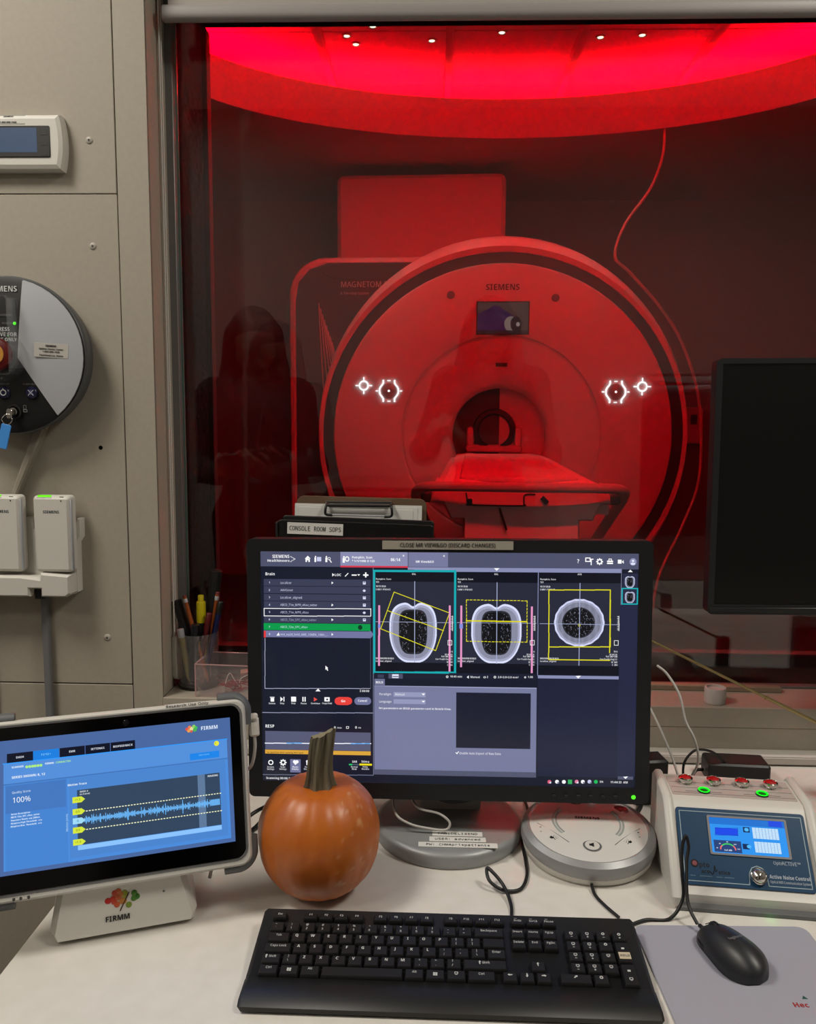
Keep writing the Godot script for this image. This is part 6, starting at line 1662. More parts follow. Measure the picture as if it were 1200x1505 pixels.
func screen_mat(called: String, tex: Texture2D, power := 1.0) -> StandardMaterial3D:
	var m := mat(called, Color(0.01, 0.01, 0.012), 0.22)
	m.emission_enabled = true
	m.emission_operator = BaseMaterial3D.EMISSION_OP_MULTIPLY
	m.emission = Color.WHITE
	m.emission_texture = tex
	m.emission_energy_multiplier = power
	return m
const CONSOLE_PRINT = [
	["r",0,0,330,62,"4f526c"],
	["r",354,-2,1184,66,"4f526c"],
	["r",330,-2,276,59,"8a8db0"],
	["r",330,57,276,7,"d5354c"],
	["r",609,-2,161,62,"777a9d"],
	["r",606,62,172,10,"8f93b8"],
	["r",774,62,695,17,"8a8eb4"],
	["t",121,21,17,"SIEMENS","ffffff",2,1],
	["t",121,38,15,"Healthineers","ffffff",2,1],
	["e",125,21,2,2,"ffffff",0.0],
	["e",125,41,2,2,"ffffff",0.0],
	["e",130,24,2,2,"ffffff",0.0],
	["e",130,37,2,2,"ffffff",0.0],
	["e",136,27,2,2,"ffffff",0.0],
	["e",136,34,2,2,"ffffff",0.0],
	["e",141,30,2,2,"ffffff",0.0],
	["e",141,31,2,2,"ffffff",0.0],
	["p",[182,30,195,17,208,29],"ffffff"],
	["r",186,30,18,13,"ffffff"],
	["r",192,36,6,7,"4f526c"],
	["e",227,20,3,3,"ffffff",0.0],
	["r",223,24,7,19,"ffffff"],
	["r",233,22,18,18,"c8ccec"],
	["e",272,20,3,3,"ffffff",0.0],
	["r",268,24,8,19,"ffffff"],
	["e",283,28,6,6,"ffffff",2.2],
	["l",286,34,292,43,4,"ffffff"],
	["e",344,21,4,4,"ffffff",0.0],
	["r",339,26,9,19,"ffffff"],
	["e",357,29,9,11,"ffffff",3.8],
	["t",377,23,12,"Pumpkin, Scan","ffffff",0,1],
	["t",377,38,12,"* 1/1/1998 O 123","ffffff",0,1],
	["t",536,32,16,"06:14","ffffff",0,1],
	["t",584,15,17,"×","ffffff",0,1],
	["t",749,15,17,"×","ffffff",0,1],
	["t",638,39,12,"MR View&GO","ffffff",0,1],
	["t",18,94,16,"Brain","ffffff",0,1],
	["p",[296,88,305,95,296,102],"ffffff"],
	["t",305,95,15,"LOC","ffffff",0,1],
	["l",350,100,361,89,4,"ffffff"],
	["l",378,96,394,96,5,"ffffff"],
	["p",[399,92,411,92,405,99],"ffffff"],
	["l",426,95,442,95,6,"ffffff"],
	["l",434,87,434,102,6,"ffffff"],
	["r",12,114,442,28,"3b3f57"],
	["t",37,130,11,"1","e4e8ff",1,1],
	["t",81,130,12,"Localizer","e4e8ff",0,0],
	["p",[293,123,301,128,293,134],"ffffff"],
	["r",422,122,12,12,"d8dcf4"],
	["r",425,124,6,3,"3b3f57"],
	["r",12,144,442,29,"3b3f57"],
	["t",36,161,11,"2","e4e8ff",1,1],
	["t",81,160,12,"AAHScout","e4e8ff",0,0],
	["e",427,159,6,5,"d8dcf4",0.0],
	["r",12,176,442,28,"3b3f57"],
	["t",36,191,11,"3","e4e8ff",1,1],
	["t",80,191,12,"Localizer_aligned","e4e8ff",0,0],
	["r",422,183,12,12,"d8dcf4"],
	["r",425,185,6,2,"3b3f57"],
	["r",12,206,442,28,"3b3f57"],
	["t",36,222,11,"4","e4e8ff",1,1],
	["t",80,221,12,"ABCD_T1w_MPR_vNav_setter","e4e8ff",0,0],
	["p",[293,214,301,220,292,225],"ffffff"],
	["r",422,213,12,12,"d8dcf4"],
	["r",425,216,6,2,"3b3f57"],
	["r",11,236,443,28,"272b42"],
	["t",36,252,11,"5","e4e8ff",1,1],
	["t",80,252,12,"ABCD_T1w_MPR_vNav","e4e8ff",0,0],
	["e",427,250,6,5,"d8dcf4",0.0],
	["r",11,267,443,28,"3b3f57"],
	["t",35,283,11,"6","e4e8ff",1,1],
	["t",80,283,12,"ABCD_T2w_SPC_vNav_setter","b0b4cc",0,0],
	["p",[292,275,301,281,292,286],"ffffff"],
	["r",422,274,12,12,"d8dcf4"],
	["r",425,276,6,3,"3b3f57"],
	["r",10,297,443,29,"0a9a4c"],
	["t",35,314,11,"7","e4e8ff",1,1],
	["t",79,313,12,"ABCD_T2w_SPC_vNav","e4e8ff",0,0],
	["e",410,311,9,10,"0b3a24",0.0],
	["r",10,328,443,28,"7276a0"],
	["p",[448,326,456,326,465,340,456,354,448,354],"7276a0"],
	["r",10,330,9,28,"e03a3a"],
	["p",[63,349,72,336,77,349],"ffffff"],
	["t",35,344,11,"8","e4e8ff",1,1],
	["t",79,344,12,"rest_ep2d_bold_4ME_10MIN_16Mr_...","e4e8ff",0,0],
	["p",[292,336,300,342,292,347],"ffffff"],
	["l",12,237,454,234,3,"ffffff"],
	["l",454,234,454,264,3,"ffffff"],
	["l",454,264,12,268,3,"ffffff"],
	["l",12,268,12,237,3,"ffffff"],
	["l",15,361,13,571,2,"c8cce6"],
	["l",13,571,453,565,2,"c8cce6"],
	["l",453,356,453,565,2,"50546c"],
	["p",[224,580,235,568,245,580],"ffffff"],
	["t",448,576,12,"Σ 00:00","ffffff",2,1],
	["p",[266,472,266,490,270,486,274,494,278,492,274,484,278,482],"ffffff"],
	["t",43,634,9,"Delete","ffffff",1,1],
	["t",85,633,9,"Skip","ffffff",1,1],
	["t",132,632,9,"Stop","ffffff",1,1],
	["t",175,632,9,"Pause","ffffff",1,1],
	["t",224,631,9,"Continue","ffffff",1,1],
	["t",272,630,9,"Copy/Add","ffffff",1,1],
	["r",36,610,15,16,"ffffff"],
	["r",33,606,20,3,"ffffff"],
	["p",[77,605,89,615,77,626],"ffffff"],
	["r",90,605,4,20,"ffffff"],
	["r",122,604,21,21,"ffffff"],
	["r",169,604,5,20,"ffffff"],
	["r",178,604,5,20,"ffffff"],
	["p",[217,605,232,614,217,623],"e5504a"],
	["r",261,604,22,18,"ffffff"],
	["e",272,613,4,4,"30344c",0.0],
	["e",319,619,16,16,"e8423d",0.0],
	["e",360,618,16,16,"e8423d",0.0],
	["r",320,602,40,34,"e8423d"],
	["t",340,619,14,"Go","ffffff",1,1],
	["e",401,618,16,16,"70749a",0.0],
	["e",439,617,16,16,"70749a",0.0],
	["r",401,602,38,32,"70749a"],
	["t",420,617,12,"Cancel","ffffff",1,1],
	["l",2,673,464,667,3,"9a9eba"],
	["l",465,66,464,927,3,"70748e"],
	["t",12,730,17,"RESP","ffffff",0,1],
	["t",300,731,15,"0","ffffff",0,1],
	["t",313,732,9,"/min","ffffff",0,1],
	["l",352,726,362,726,2,"ffffff"],
	["l",362,726,361,734,2,"ffffff"],
	["l",361,734,352,734,2,"ffffff"],
	["l",352,734,352,726,2,"ffffff"],
	["t",388,729,15,"0","ffffff",0,1],
	["t",401,730,9,"ms","ffffff",0,1],
	["r",12,750,441,78,"575b76"],
	["l",12,802,453,796,4,"eef4ff"],
	["l",103,800,164,799,4,"62aaf0"],
	["l",371,798,448,796,4,"62aaf0"],
	["r",11,829,442,17,"dba43e"],
	["t",19,841,8,"No signal from RESP: Updating RESP signal","4a3a18",0,0],
	["r",116,868,44,56,"70749a"],
	["t",34,904,8,"Inroom","ffffff",1,1],
	["t",34,913,8,"Settings","ffffff",1,1],
	["t",86,903,8,"Exam","ffffff",1,1],
	["t",86,912,8,"Settings","ffffff",1,1],
	["t",138,902,8,"Physio","ffffff",1,1],
	["t",138,911,8,"Display","ffffff",1,1],
	["t",188,901,8,"Voice","ffffff",1,1],
	["t",188,910,8,"Display","ffffff",1,1],
	["t",385,897,8,"Normal","ffffff",1,1],
	["t",385,906,8,"Mode","ffffff",1,1],
	["t",431,896,8,"Stimu","ffffff",1,1],
	["t",431,905,8,"Possible","ffffff",1,1],
	["e",34,883,11,11,"ffffff",4.5],
	["e",86,882,10,10,"ffffff",4.5],
	["e",98,882,3,3,"ffffff",0.0],
	["e",94,890,3,3,"ffffff",0.0],
	["e",86,894,3,3,"ffffff",0.0],
	["e",78,891,3,3,"ffffff",0.0],
	["e",74,883,3,3,"ffffff",0.0],
	["e",78,874,3,3,"ffffff",0.0],
	["e",86,871,3,3,"ffffff",0.0],
	["e",94,874,3,3,"ffffff",0.0],
	["e",134,878,7,7,"ffffff",0.0],
	["e",144,878,7,7,"ffffff",0.0],
	["p",[128,881,150,880,138,893],"ffffff"],
	["e",188,876,6,6,"ffffff",0.0],
	["r",184,880,9,12,"ffffff"],
	["t",386,874,12,"SAR","ffffff",1,1],
	["t",431,873,12,"Stimu","ffffff",1,1],
	["l",365,886,407,886,6,"46586a"],
	["l",365,886,373,886,6,"1ecb66"],
	["l",410,885,454,885,8,"f0e020"],
	["l",-2,936,464,929,3,"70748e"],
	["t",14,950,13,"Scanning 00:06:14","ffffff",0,1],
	["r",470,80,328,414,"12141f"],
	["r",470,121,328,334,"2a2c3c"],
	["k",530,205,195,249],
	["r",805,81,329,417,"12141f"],
	["r",805,122,329,333,"2a2c3c"],
	["k",865,207,205,246],
	["r",1140,81,332,416,"12141f"],
	["r",1140,121,331,338,"2a2c3c"],
	["c",1199,183,206,198],
	["t",632,90,9,"RAL","ffffff",1,1],
	["t",967,88,9,"RAL","ffffff",1,1],
	["t",1302,86,9,"AFR","ffffff",1,1],
	["t",475,111,9,"Pumpkin, Scan","ffffff",0,1],
	["t",475,123,9,"123","ffffff",0,1],
	["t",475,142,8,"10/31/2024","ffffff",0,1],
	["t",475,155,8,"S MM 1 FFM H/3","ffffff",0,1],
	["t",474,440,8,"MAGNNORM303020","ffffff",0,1],
	["t",474,451,8,"Localizer_aligned","ffffff",0,1],
	["t",809,109,9,"Pumpkin, Scan","ffffff",0,1],
	["t",809,121,9,"123","ffffff",0,1],
	["t",809,140,8,"10/31/2024","ffffff",0,1],
	["t",809,153,8,"S MM 1 FFM H/3","ffffff",0,1],
	["t",811,436,8,"MAGNNORM303020","ffffff",0,1],
	["t",811,447,8,"Localizer_aligned","ffffff",0,1],
	["t",1143,107,9,"Pumpkin, Scan","ffffff",0,1],
	["t",1143,119,9,"123","ffffff",0,1],
	["t",1143,138,8,"10/31/2024","ffffff",0,1],
	["t",1143,150,8,"S MM 1 FFM H/3","ffffff",0,1],
	["t",1146,432,8,"MAGNNORM303020","ffffff",0,1],
	["t",1146,443,8,"Localizer_aligned","ffffff",0,1],
	["t",791,409,8,"TP 0","ffffff",2,1],
	["t",791,421,8,"SP H13.8","ffffff",2,1],
	["t",791,429,8,"FoV 300*300","ffffff",2,1],
	["t",791,440,8,"Cor>Tra(4)>Sag(-2)","ffffff",2,1],
	["t",791,452,8,"W  540","ffffff",2,1],
	["t",791,464,8,"C  286","ffffff",2,1],
	["t",1124,405,8,"TP 0","ffffff",2,1],
	["t",1124,417,8,"SP H13.8","ffffff",2,1],
	["t",1124,425,8,"FoV 300*300","ffffff",2,1],
	["t",1124,436,8,"Cor>Tra(4)>Sag(-2)","ffffff",2,1],
	["t",1124,448,8,"W  540","ffffff",2,1],
	["t",1124,459,8,"C  286","ffffff",2,1],
	["t",1458,401,8,"TP 0","ffffff",2,1],
	["t",1458,413,8,"SP H13.8","ffffff",2,1],
	["t",1458,421,8,"FoV 300*300","ffffff",2,1],
	["t",1458,432,8,"Cor>Tra(4)>Sag(-2)","ffffff",2,1],
	["t",1458,444,8,"W  540","ffffff",2,1],
	["t",1459,455,8,"C  286","ffffff",2,1],
	["l",634,121,634,453,3,"aab4d8"],
	["l",475,287,794,288,2,"aab4d8"],
	["l",969,122,970,454,3,"aab4d8"],
	["l",809,287,1128,287,2,"aab4d8"],
	["l",1304,122,1303,457,3,"aab4d8"],
	["l",1144,288,1465,289,2,"aab4d8"],
	["l",550,164,777,248,3,"e8e020"],
	["l",777,248,721,404,3,"e8e020"],
	["l",721,404,495,316,3,"e8e020"],
	["l",495,316,550,164,3,"e8e020"],
	["l",524,241,753,321,3,"e8e020"],
	["l",845,194,854,194,3,"e8e020"],
	["l",846,364,854,364,3,"e8e020"],
	["l",860,194,868,194,3,"e8e020"],
	["l",861,364,869,364,3,"e8e020"],
	["l",875,194,883,194,3,"e8e020"],
	["l",876,364,884,364,3,"e8e020"],
	["l",890,194,898,194,3,"e8e020"],
	["l",891,364,899,364,3,"e8e020"],
	["l",905,194,913,194,3,"e8e020"],
	["l",906,364,914,364,3,"e8e020"],
	["l",920,195,928,194,3,"e8e020"],
	["l",921,364,929,364,3,"e8e020"],
	["l",934,195,943,195,3,"e8e020"],
	["l",936,365,944,364,3,"e8e020"],
	["l",949,195,957,195,3,"e8e020"],
	["l",951,365,959,365,3,"e8e020"],
	["l",964,195,972,195,3,"e8e020"],
	["l",965,365,974,365,3,"e8e020"],
	["l",979,195,987,195,3,"e8e020"],
	["l",980,365,988,365,3,"e8e020"],
	["l",994,195,1002,195,3,"e8e020"],
	["l",995,365,1003,365,3,"e8e020"],
	["l",1009,195,1017,195,3,"e8e020"],
	["l",1010,365,1018,365,3,"e8e020"],
	["l",1023,195,1032,195,3,"e8e020"],
	["l",1025,365,1033,365,3,"e8e020"],
	["l",1038,195,1046,195,3,"e8e020"],
	["l",1040,365,1048,365,3,"e8e020"],
	["l",1053,195,1061,195,3,"e8e020"],
	["l",1054,365,1063,365,3,"e8e020"],
	["l",1068,196,1076,196,3,"e8e020"],
	["l",1069,365,1077,365,3,"e8e020"],
	["l",1082,196,1091,196,3,"e8e020"],
	["l",1084,365,1092,365,3,"e8e020"],
	["l",845,196,845,205,3,"e8e020"],
	["l",1091,197,1091,205,3,"e8e020"],
	["l",845,211,845,219,3,"e8e020"],
	["l",1091,211,1091,219,3,"e8e020"],
	["l",845,225,846,233,3,"e8e020"],
	["l",1092,225,1091,233,3,"e8e020"],
	["l",846,239,846,248,3,"e8e020"],
	["l",1092,239,1091,248,3,"e8e020"],
	["l",846,254,846,262,3,"e8e020"],
	["l",1092,254,1091,262,3,"e8e020"],
	["l",846,268,846,276,3,"e8e020"],
	["l",1092,268,1091,276,3,"e8e020"],
	["l",846,282,846,291,3,"e8e020"],
	["l",1092,282,1092,291,3,"e8e020"],
	["l",846,297,846,305,3,"e8e020"],
	["l",1092,297,1092,305,3,"e8e020"],
	["l",846,311,846,319,3,"e8e020"],
	["l",1092,311,1092,319,3,"e8e020"],
	["l",846,325,846,334,3,"e8e020"],
	["l",1093,325,1092,334,3,"e8e020"],
	["l",846,340,846,348,3,"e8e020"],
	["l",1093,340,1092,348,3,"e8e020"],
	["l",846,354,846,363,3,"e8e020"],
	["l",1093,354,1092,362,3,"e8e020"],
	["l",846,279,1091,281,5,"e8e020"],
	["l",1179,150,1425,148,4,"e8e020"],
	["l",1425,148,1428,380,4,"e8e020"],
	["l",1428,380,1181,383,4,"e8e020"],
	["l",1181,383,1179,150,4,"e8e020"],
	["l",1181,383,1180,432,4,"e8e020"],
	["l",1425,148,1426,403,4,"e8e020"],
	["l",1182,435,1427,435,4,"e8e020"],
	["e",1302,292,5,5,"e8e020",1.5],
	["e",635,281,4,4,"e8e020",1.5],
	["e",968,280,4,4,"e8e020",1.5],
	["l",489,223,488,466,8,"e898c8"],
	["l",778,221,778,488,8,"e898c8"],
	["l",825,221,825,467,8,"e898c8"],
	["l",1111,222,1113,488,8,"e898c8"],
	["r",484,296,10,17,"8a90e0"],
	["r",818,292,14,19,"8a90e0"],
	["l",784,262,790,262,2,"ffffff"],
	["l",784,269,790,269,2,"ffffff"],
	["l",784,276,790,276,2,"ffffff"],
	["l",784,283,790,283,2,"ffffff"],
	["l",784,290,790,290,2,"ffffff"],
	["l",784,297,790,296,2,"ffffff"],
	["l",784,303,790,303,2,"ffffff"],
	["l",784,310,790,310,2,"ffffff"],
	["l",784,317,790,317,2,"ffffff"],
	["l",790,260,790,321,2,"ffffff"],
	["l",771,361,787,361,2,"ffffff"],
	["l",787,361,787,380,2,"ffffff"],
	["l",787,380,771,380,2,"ffffff"],
	["l",771,380,771,361,2,"ffffff"],
	["l",1118,259,1124,259,2,"ffffff"],
	["l",1118,266,1124,266,2,"ffffff"],
	["l",1118,273,1124,273,2,"ffffff"],
	["l",1118,280,1124,280,2,"ffffff"],
	["l",1118,287,1124,287,2,"ffffff"],
	["l",1118,293,1124,293,2,"ffffff"],
	["l",1118,300,1124,300,2,"ffffff"],
	["l",1118,307,1124,307,2,"ffffff"],
	["l",1118,314,1124,314,2,"ffffff"],
	["l",1124,257,1124,317,2,"ffffff"],
	["l",1105,358,1122,357,2,"ffffff"],
	["l",1122,357,1122,376,2,"ffffff"],
	["l",1122,376,1106,376,2,"ffffff"],
	["l",1106,376,1105,358,2,"ffffff"],
	["l",1455,256,1461,256,2,"ffffff"],
	["l",1455,263,1461,263,2,"ffffff"],
	["l",1456,270,1461,270,2,"ffffff"],
	["l",1456,277,1462,277,2,"ffffff"],
	["l",1456,283,1462,283,2,"ffffff"],
	["l",1456,290,1462,290,2,"ffffff"],
	["l",1456,297,1462,297,2,"ffffff"],
	["l",1456,304,1462,304,2,"ffffff"],
	["l",1456,310,1462,310,2,"ffffff"],
	["l",1461,254,1462,314,2,"ffffff"],
	["l",1444,354,1460,354,2,"ffffff"],
	["l",1460,354,1460,373,2,"ffffff"],
	["l",1460,373,1444,373,2,"ffffff"],
	["l",1444,373,1444,354,2,"ffffff"],
	["l",468,78,799,76,9,"18aab2"],
	["l",799,76,801,494,9,"18aab2"],
	["l",801,494,468,498,9,"18aab2"],
	["l",468,498,468,78,9,"18aab2"],
	["l",1135,77,1137,501,3,"8a8eb4"],
	["l",1469,62,1466,915,3,"70748e"],
	["p",[956,63,978,63,967,74],"ffffff"],
	["p",[1493,75,1503,65,1514,75],"ffffff"],
	["r",1474,81,60,125,"282c44"],
	["k",1482,91,40,48],
	["k",1483,154,40,46],
	["l",1472,142,1533,142,5,"18aab2"],
	["l",1533,142,1534,204,5,"18aab2"],
	["l",1534,204,1473,205,5,"18aab2"],
	["l",1473,205,1472,142,5,"18aab2"],
	["r",1138,500,332,13,"8a8eb4"],
	["p",[1290,501,1312,500,1301,512],"ffffff"],
	["r",1139,515,325,405,"20243b"],
	["r",1464,208,75,708,"242842"],
	["r",468,499,310,22,"1d2032"],
	["r",776,496,360,24,"1d2032"],
	["r",527,502,59,20,"4f526c"],
	["r",482,506,26,14,"3a3e55"],
	["r",542,504,27,16,"e0e4f8"],
	["l",545,514,566,514,3,"303450"],
	["t",780,511,11,"10:45 min","ffffff",0,1],
	["e",768,511,5,5,"ffffff",2.2],
	["t",863,512,11,"Manual","ffffff",0,1],
	["t",930,511,11,"2","ffffff",0,1],
	["t",975,511,11,"2.0×2.0×2.0 mm³","ffffff",0,1],
	["t",1097,509,11,"1.00","ffffff",0,1],
	["p",[848,512,857,505,857,518],"ffffff"],
	["e",921,511,5,4,"ffffff",2.2],
	["e",963,510,5,5,"ffffff",2.2],
	["e",1086,509,4,4,"ffffff",2.2],
	["r",468,552,311,354,"767a9c"],
	["r",777,552,357,356,"767a9c"],
	["r",468,552,310,3,"9ca0c2"],
	["r",776,552,357,4,"9ca0c2"],
	["r",467,904,313,22,"53576f"],
	["r",778,904,357,22,"53576f"],
	["r",469,524,43,30,"6d7192"],
	["t",490,539,12,"BOLD","ffffff",1,1],
	["t",540,588,12,"Paradigm","ffffff",2,0],
	["t",540,619,12,"Language","ffffff",2,0],
	["r",548,578,132,20,"9599bb"],
	["r",548,608,132,19,"9599bb"],
	["t",554,588,12,"Manual","ffffff",0,0],
	["p",[664,583,678,583,671,591],"ffffff"],
	["p",[664,613,678,613,671,621],"ffffff"],
	["t",487,647,11,"Set parameters on BOLD parameter card in Details View.","ffffff",0,1],
	["r",806,576,304,231,"1b1e30"],
	["l",806,828,810,832,3,"ffffff"],
	["l",810,832,816,824,3,"ffffff"],
	["t",820,830,12,"Enable Auto Export of Raw Data","ffffff",0,0],
	["t",1290,33,21,"?","ffffff",0,1],
	["l",1325,19,1342,19,4,"ffffff"],
	["l",1342,19,1343,33,4,"ffffff"],
	["l",1343,33,1325,33,4,"ffffff"],
	["l",1325,33,1325,19,4,"ffffff"],
	["l",1342,24,1354,24,4,"ffffff"],
	["l",1347,24,1347,46,4,"ffffff"],
	["e",1380,33,10,10,"ffffff",4.5],
	["e",1391,33,3,3,"ffffff",0.0],
	["e",1388,41,3,3,"ffffff",0.0],
	["e",1380,44,3,3,"ffffff",0.0],
	["e",1372,41,3,3,"ffffff",0.0],
	["e",1369,33,3,3,"ffffff",0.0],
	["e",1372,25,3,3,"ffffff",0.0],
	["e",1380,22,3,3,"ffffff",0.0],
	["e",1387,25,3,3,"ffffff",0.0],
	["r",1410,29,24,14,"ffffff"],
	["l",1417,23,1427,23,3,"ffffff"],
	["l",1427,23,1427,31,3,"ffffff"],
	["l",1427,31,1417,31,3,"ffffff"],
	["l",1417,31,1417,23,3,"ffffff"],
	["r",1410,35,24,2,"4f526c"],
	["r",1453,25,15,16,"ffffff"],
	["p",[1468,34,1476,26,1477,41],"ffffff"],
	["e",1513,33,14,15,"8f93b8",0.0],
	["e",1513,29,5,5,"e0e4f8",0.0],
	["e",1513,41,9,5,"e0e4f8",0.0],
	["e",1189,942,8,8,"d8607a",0.0],
	["e",1193,945,4,4,"d8dcf0",0.0],
	["e",1220,941,8,8,"ffffff",0.0],
	["e",1225,945,4,4,"80849c",0.0],
	["e",1248,941,8,8,"ffffff",0.0],
	["r",1265,932,17,18,"38b060"],
	["e",1300,939,8,8,"e080a0",0.0],
	["e",1304,943,4,4,"d8dcf0",0.0],
	["e",1325,939,8,8,"ffffff",0.0],
	["e",1329,943,4,4,"80849c",0.0],
	["e",1352,938,8,8,"c8ccec",0.0],
	["e",1357,942,4,4,"80849c",0.0],
	["e",1378,938,8,8,"18b858",0.0],
	["t",1394,939,11,"EN","ffffff",0,1],
	["t",1437,939,12,"11:44:33  AM","ffffff",0,1],
	["r",1467,914,62,13,"53576f"],
	["p",[1488,915,1509,914,1498,924],"ffffff"],
]
const TABLET_PRINT = [
	["r",20,100,985,458,"4c8cdc"],
	["r",20,100,985,90,"5590dc"],
	["r",28,196,256,362,"4684d2"],
	["r",292,196,700,347,"4c86d0"],
	["r",20,188,985,6,"4477bb"],
	["r",28,198,250,118,"4478c0"],
	["l",18,100,1006,100,4,"2f9cff"],
	["r",34,58,108,40,"101426"],
	["t",88,78,13,"DASH","f0f6ff",1,1],
	["r",142,58,109,40,"1c7fe0"],
	["t",196,78,13,"11/12 •","8fd0ff",1,1],
	["r",254,58,107,40,"101426"],
	["t",307,78,13,"EMR","f0f6ff",1,1],
	["r",364,58,107,40,"101426"],
	["t",417,78,13,"SETTINGS","f0f6ff",1,1],
	["r",474,58,108,40,"101426"],
	["t",528,78,13,"BIOFEEDBACK","f0f6ff",1,1],
	["t",925,38,24,"FIRMM","e8f2ff",1,1],
	["e",820,34,8,8,"e05050",0],
	["e",832,26,8,8,"e88050",0],
	["e",828,42,8,8,"e8a050",0],
	["e",842,34,9,9,"e8d8a0",0],
	["e",852,24,8,8,"90d060",0],
	["e",856,40,9,9,"50b050",0],
	["e",862,31,7,7,"40c060",0],
	["e",840,46,6,6,"d06050",0],
	["t",53,120,11,"SCANNER","ffffff",0,1],
	["e",115,123,6,6,"b0f080",0],
	["e",127,123,6,6,"b0f080",0],
	["e",139,123,6,6,"b0f080",0],
	["e",150,123,6,6,"b0f080",0],
	["e",162,123,6,6,"b0f080",0],
	["e",174,123,6,6,"b0f080",0],
	["t",191,120,11,"FIRMM: ","ffffff",0,1],
	["t",236,120,11,"CONNECTED","b8f890",0,1],
	["t",53,163,14,"SERIES SHOWN: 8, 12","ffffff",0,1],
	["t",54,229,13,"Quality Score","ffffff",0,0],
	["t",55,262,31,"100%","ffffff",0,0],
	["t",50,321,9,"Series Description:","ffffff",0,1],
	["t",49,334,9,"ABCD_T2w_SPC_vNav_setter","ffffff",0,1],
	["t",49,347,9,"Sequence Name: epi_200ms","ffffff",0,1],
	["t",49,360,9,"Adaptive High Threshold:  n/a","ffffff",0,1],
	["t",48,373,9,"Adaptive Mot. Threshold:  n/a","ffffff",0,1],
	["t",285,226,13,"Motion Trace","ffffff",0,1],
	["e",955,115,12,12,"e8e840",0],
	["t",951,115,10,"!","404000",1,1],
	["r",829,150,137,30,"1f86ea"],
	["t",896,161,9,"Select Series","a8d8ff",1,0],
	["r",325,252,638,239,"33475f"],
	["r",325,493,638,20,"8cc4ff"],
	["r",860,252,34,239,"5f7a9c"],
	["t",336,261,9,"SERIES 8","ffffff",0,1],
	["t",336,273,8,"[no frames]","ffffff",0,1],
	["t",957,264,11,"PENDING","ffffff",2,1],
	["w",345,386,614,26],
	["p",[305,281,343,281,359,294,343,307,305,307],"d8e840"],
	["t",327,294,13,">1.5","5a6a10",1,0],
	["p",[305,333,343,333,359,346,343,359,305,359],"d8e840"],
	["t",327,346,13,"0.5","5a6a10",1,0],
	["p",[305,373,343,373,359,386,343,399,305,399],"a0dcf8"],
	["t",327,386,13,"0","20608a",1,0],
	["p",[305,413,343,413,359,426,343,439,305,439],"d8e840"],
	["t",327,426,13,"0.5","5a6a10",1,0],
	["p",[305,465,343,465,359,478,343,491,305,491],"d8e840"],
	["t",327,478,13,">1.5","5a6a10",1,0],
	["d",361,346,600,4,"ffffd0"],
	["d",361,426,600,4,"ffffd0"],
	["v",285,386,13,"Motion (mm)","c8e8ff"],
]
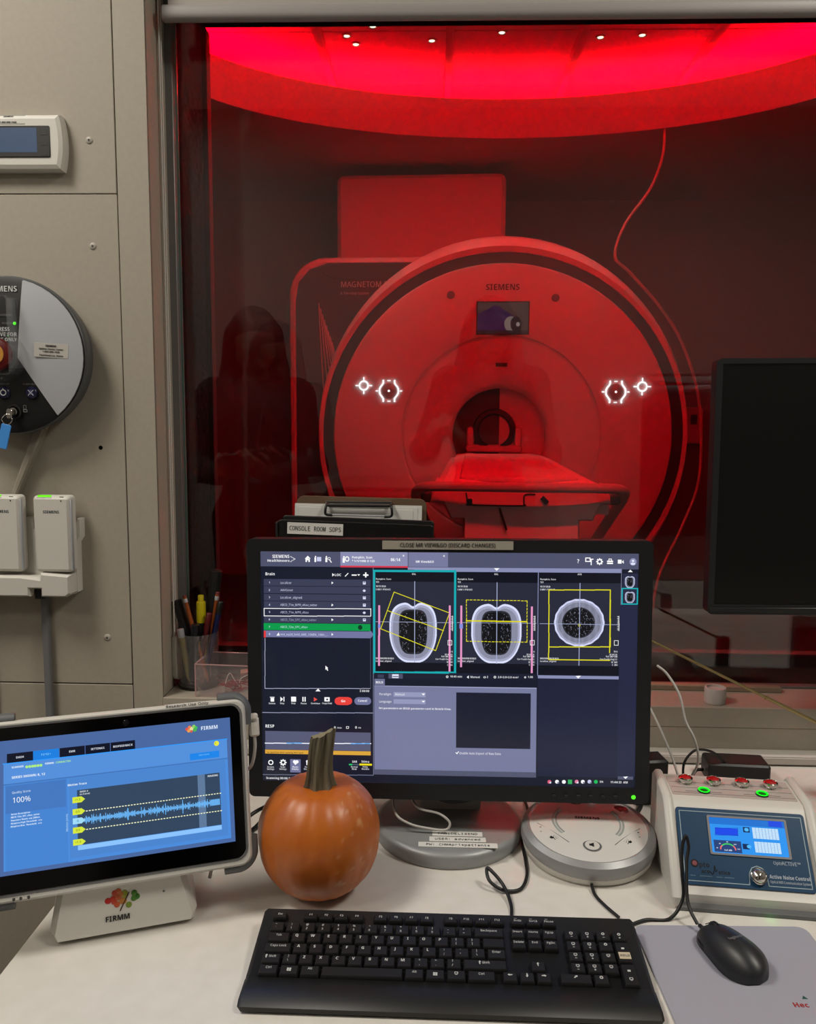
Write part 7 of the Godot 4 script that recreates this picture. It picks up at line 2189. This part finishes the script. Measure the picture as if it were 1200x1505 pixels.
const CONTROL_PRINT = [
	["r",-4,-14,519,72,"1a72d0"],
	["r",404,4,92,47,"1a4ae0"],
	["r",36,87,153,61,"1448e8"],
	["l",39,93,192,81,3,"0c38b8"],
	["l",192,81,186,142,3,"0c38b8"],
	["l",186,142,33,153,3,"0c38b8"],
	["l",33,153,39,93,3,"0c38b8"],
	["r",227,69,44,44,"0c2a58"],
	["e",250,89,15,15,"50b8f8",0],
	["r",210,210,44,44,"0c2a58"],
	["e",252,230,15,15,"50b8f8",0],
	["r",289,68,174,91,"c8e4fc"],
	["r",310,68,2,91,"4a90d0"],
	["r",332,68,2,91,"4a90d0"],
	["r",354,68,2,91,"4a90d0"],
	["r",376,68,2,91,"4a90d0"],
	["r",397,68,2,91,"4a90d0"],
	["r",419,68,2,91,"4a90d0"],
	["r",441,68,2,91,"4a90d0"],
	["r",289,81,174,1,"4a90d0"],
	["r",289,94,174,1,"4a90d0"],
	["r",289,107,174,1,"4a90d0"],
	["r",289,120,174,1,"4a90d0"],
	["r",289,133,174,1,"4a90d0"],
	["r",289,146,174,1,"4a90d0"],
	["r",291,185,172,89,"c8e4fc"],
	["r",312,185,2,89,"4a90d0"],
	["r",334,185,2,89,"4a90d0"],
	["r",355,185,2,89,"4a90d0"],
	["r",377,185,2,89,"4a90d0"],
	["r",398,185,2,89,"4a90d0"],
	["r",420,185,2,89,"4a90d0"],
	["r",441,185,2,89,"4a90d0"],
	["r",291,197,172,1,"4a90d0"],
	["r",291,210,172,1,"4a90d0"],
	["r",291,223,172,1,"4a90d0"],
	["r",291,235,172,1,"4a90d0"],
	["r",291,248,172,1,"4a90d0"],
	["r",291,261,172,1,"4a90d0"],
	["r",17,192,184,98,"26427a"],
	["e",59,264,5,5,"e87070",0],
	["e",59,258,5,5,"e87070",0],
	["e",60,252,5,5,"e87070",0],
	["e",63,246,5,5,"e87070",0],
	["e",66,241,5,5,"e87070",0],
	["e",70,236,5,5,"e87070",0],
	["e",74,231,5,5,"40d860",0],
	["e",80,228,5,5,"40d860",0],
	["e",85,224,5,5,"40d860",0],
	["e",92,222,5,5,"40d860",0],
	["e",98,220,5,5,"40d860",0],
	["e",105,220,5,5,"40d860",0],
	["e",112,220,5,5,"40d860",0],
	["e",119,220,5,5,"40d860",0],
	["e",125,222,5,5,"40d860",0],
	["e",132,224,5,5,"40d860",0],
	["e",137,228,5,5,"40d860",0],
	["e",143,231,5,5,"40d860",0],
	["e",147,236,5,5,"e87070",0],
	["e",151,241,5,5,"e87070",0],
	["e",154,246,5,5,"e87070",0],
	["e",157,252,5,5,"e87070",0],
	["e",158,258,5,5,"e87070",0],
	["e",159,264,5,5,"e87070",0],
	["t",109,272,18,"Lvl dB","f0f8ff",1,1],
	["t",37,258,12,"40","f0f8ff",1,1],
	["t",58,221,12,"60","f0f8ff",1,1],
	["t",109,204,12,"80","f0f8ff",1,1],
	["t",159,221,12,"100","f0f8ff",1,1],
	["t",180,258,12,"120","f0f8ff",1,1],
]
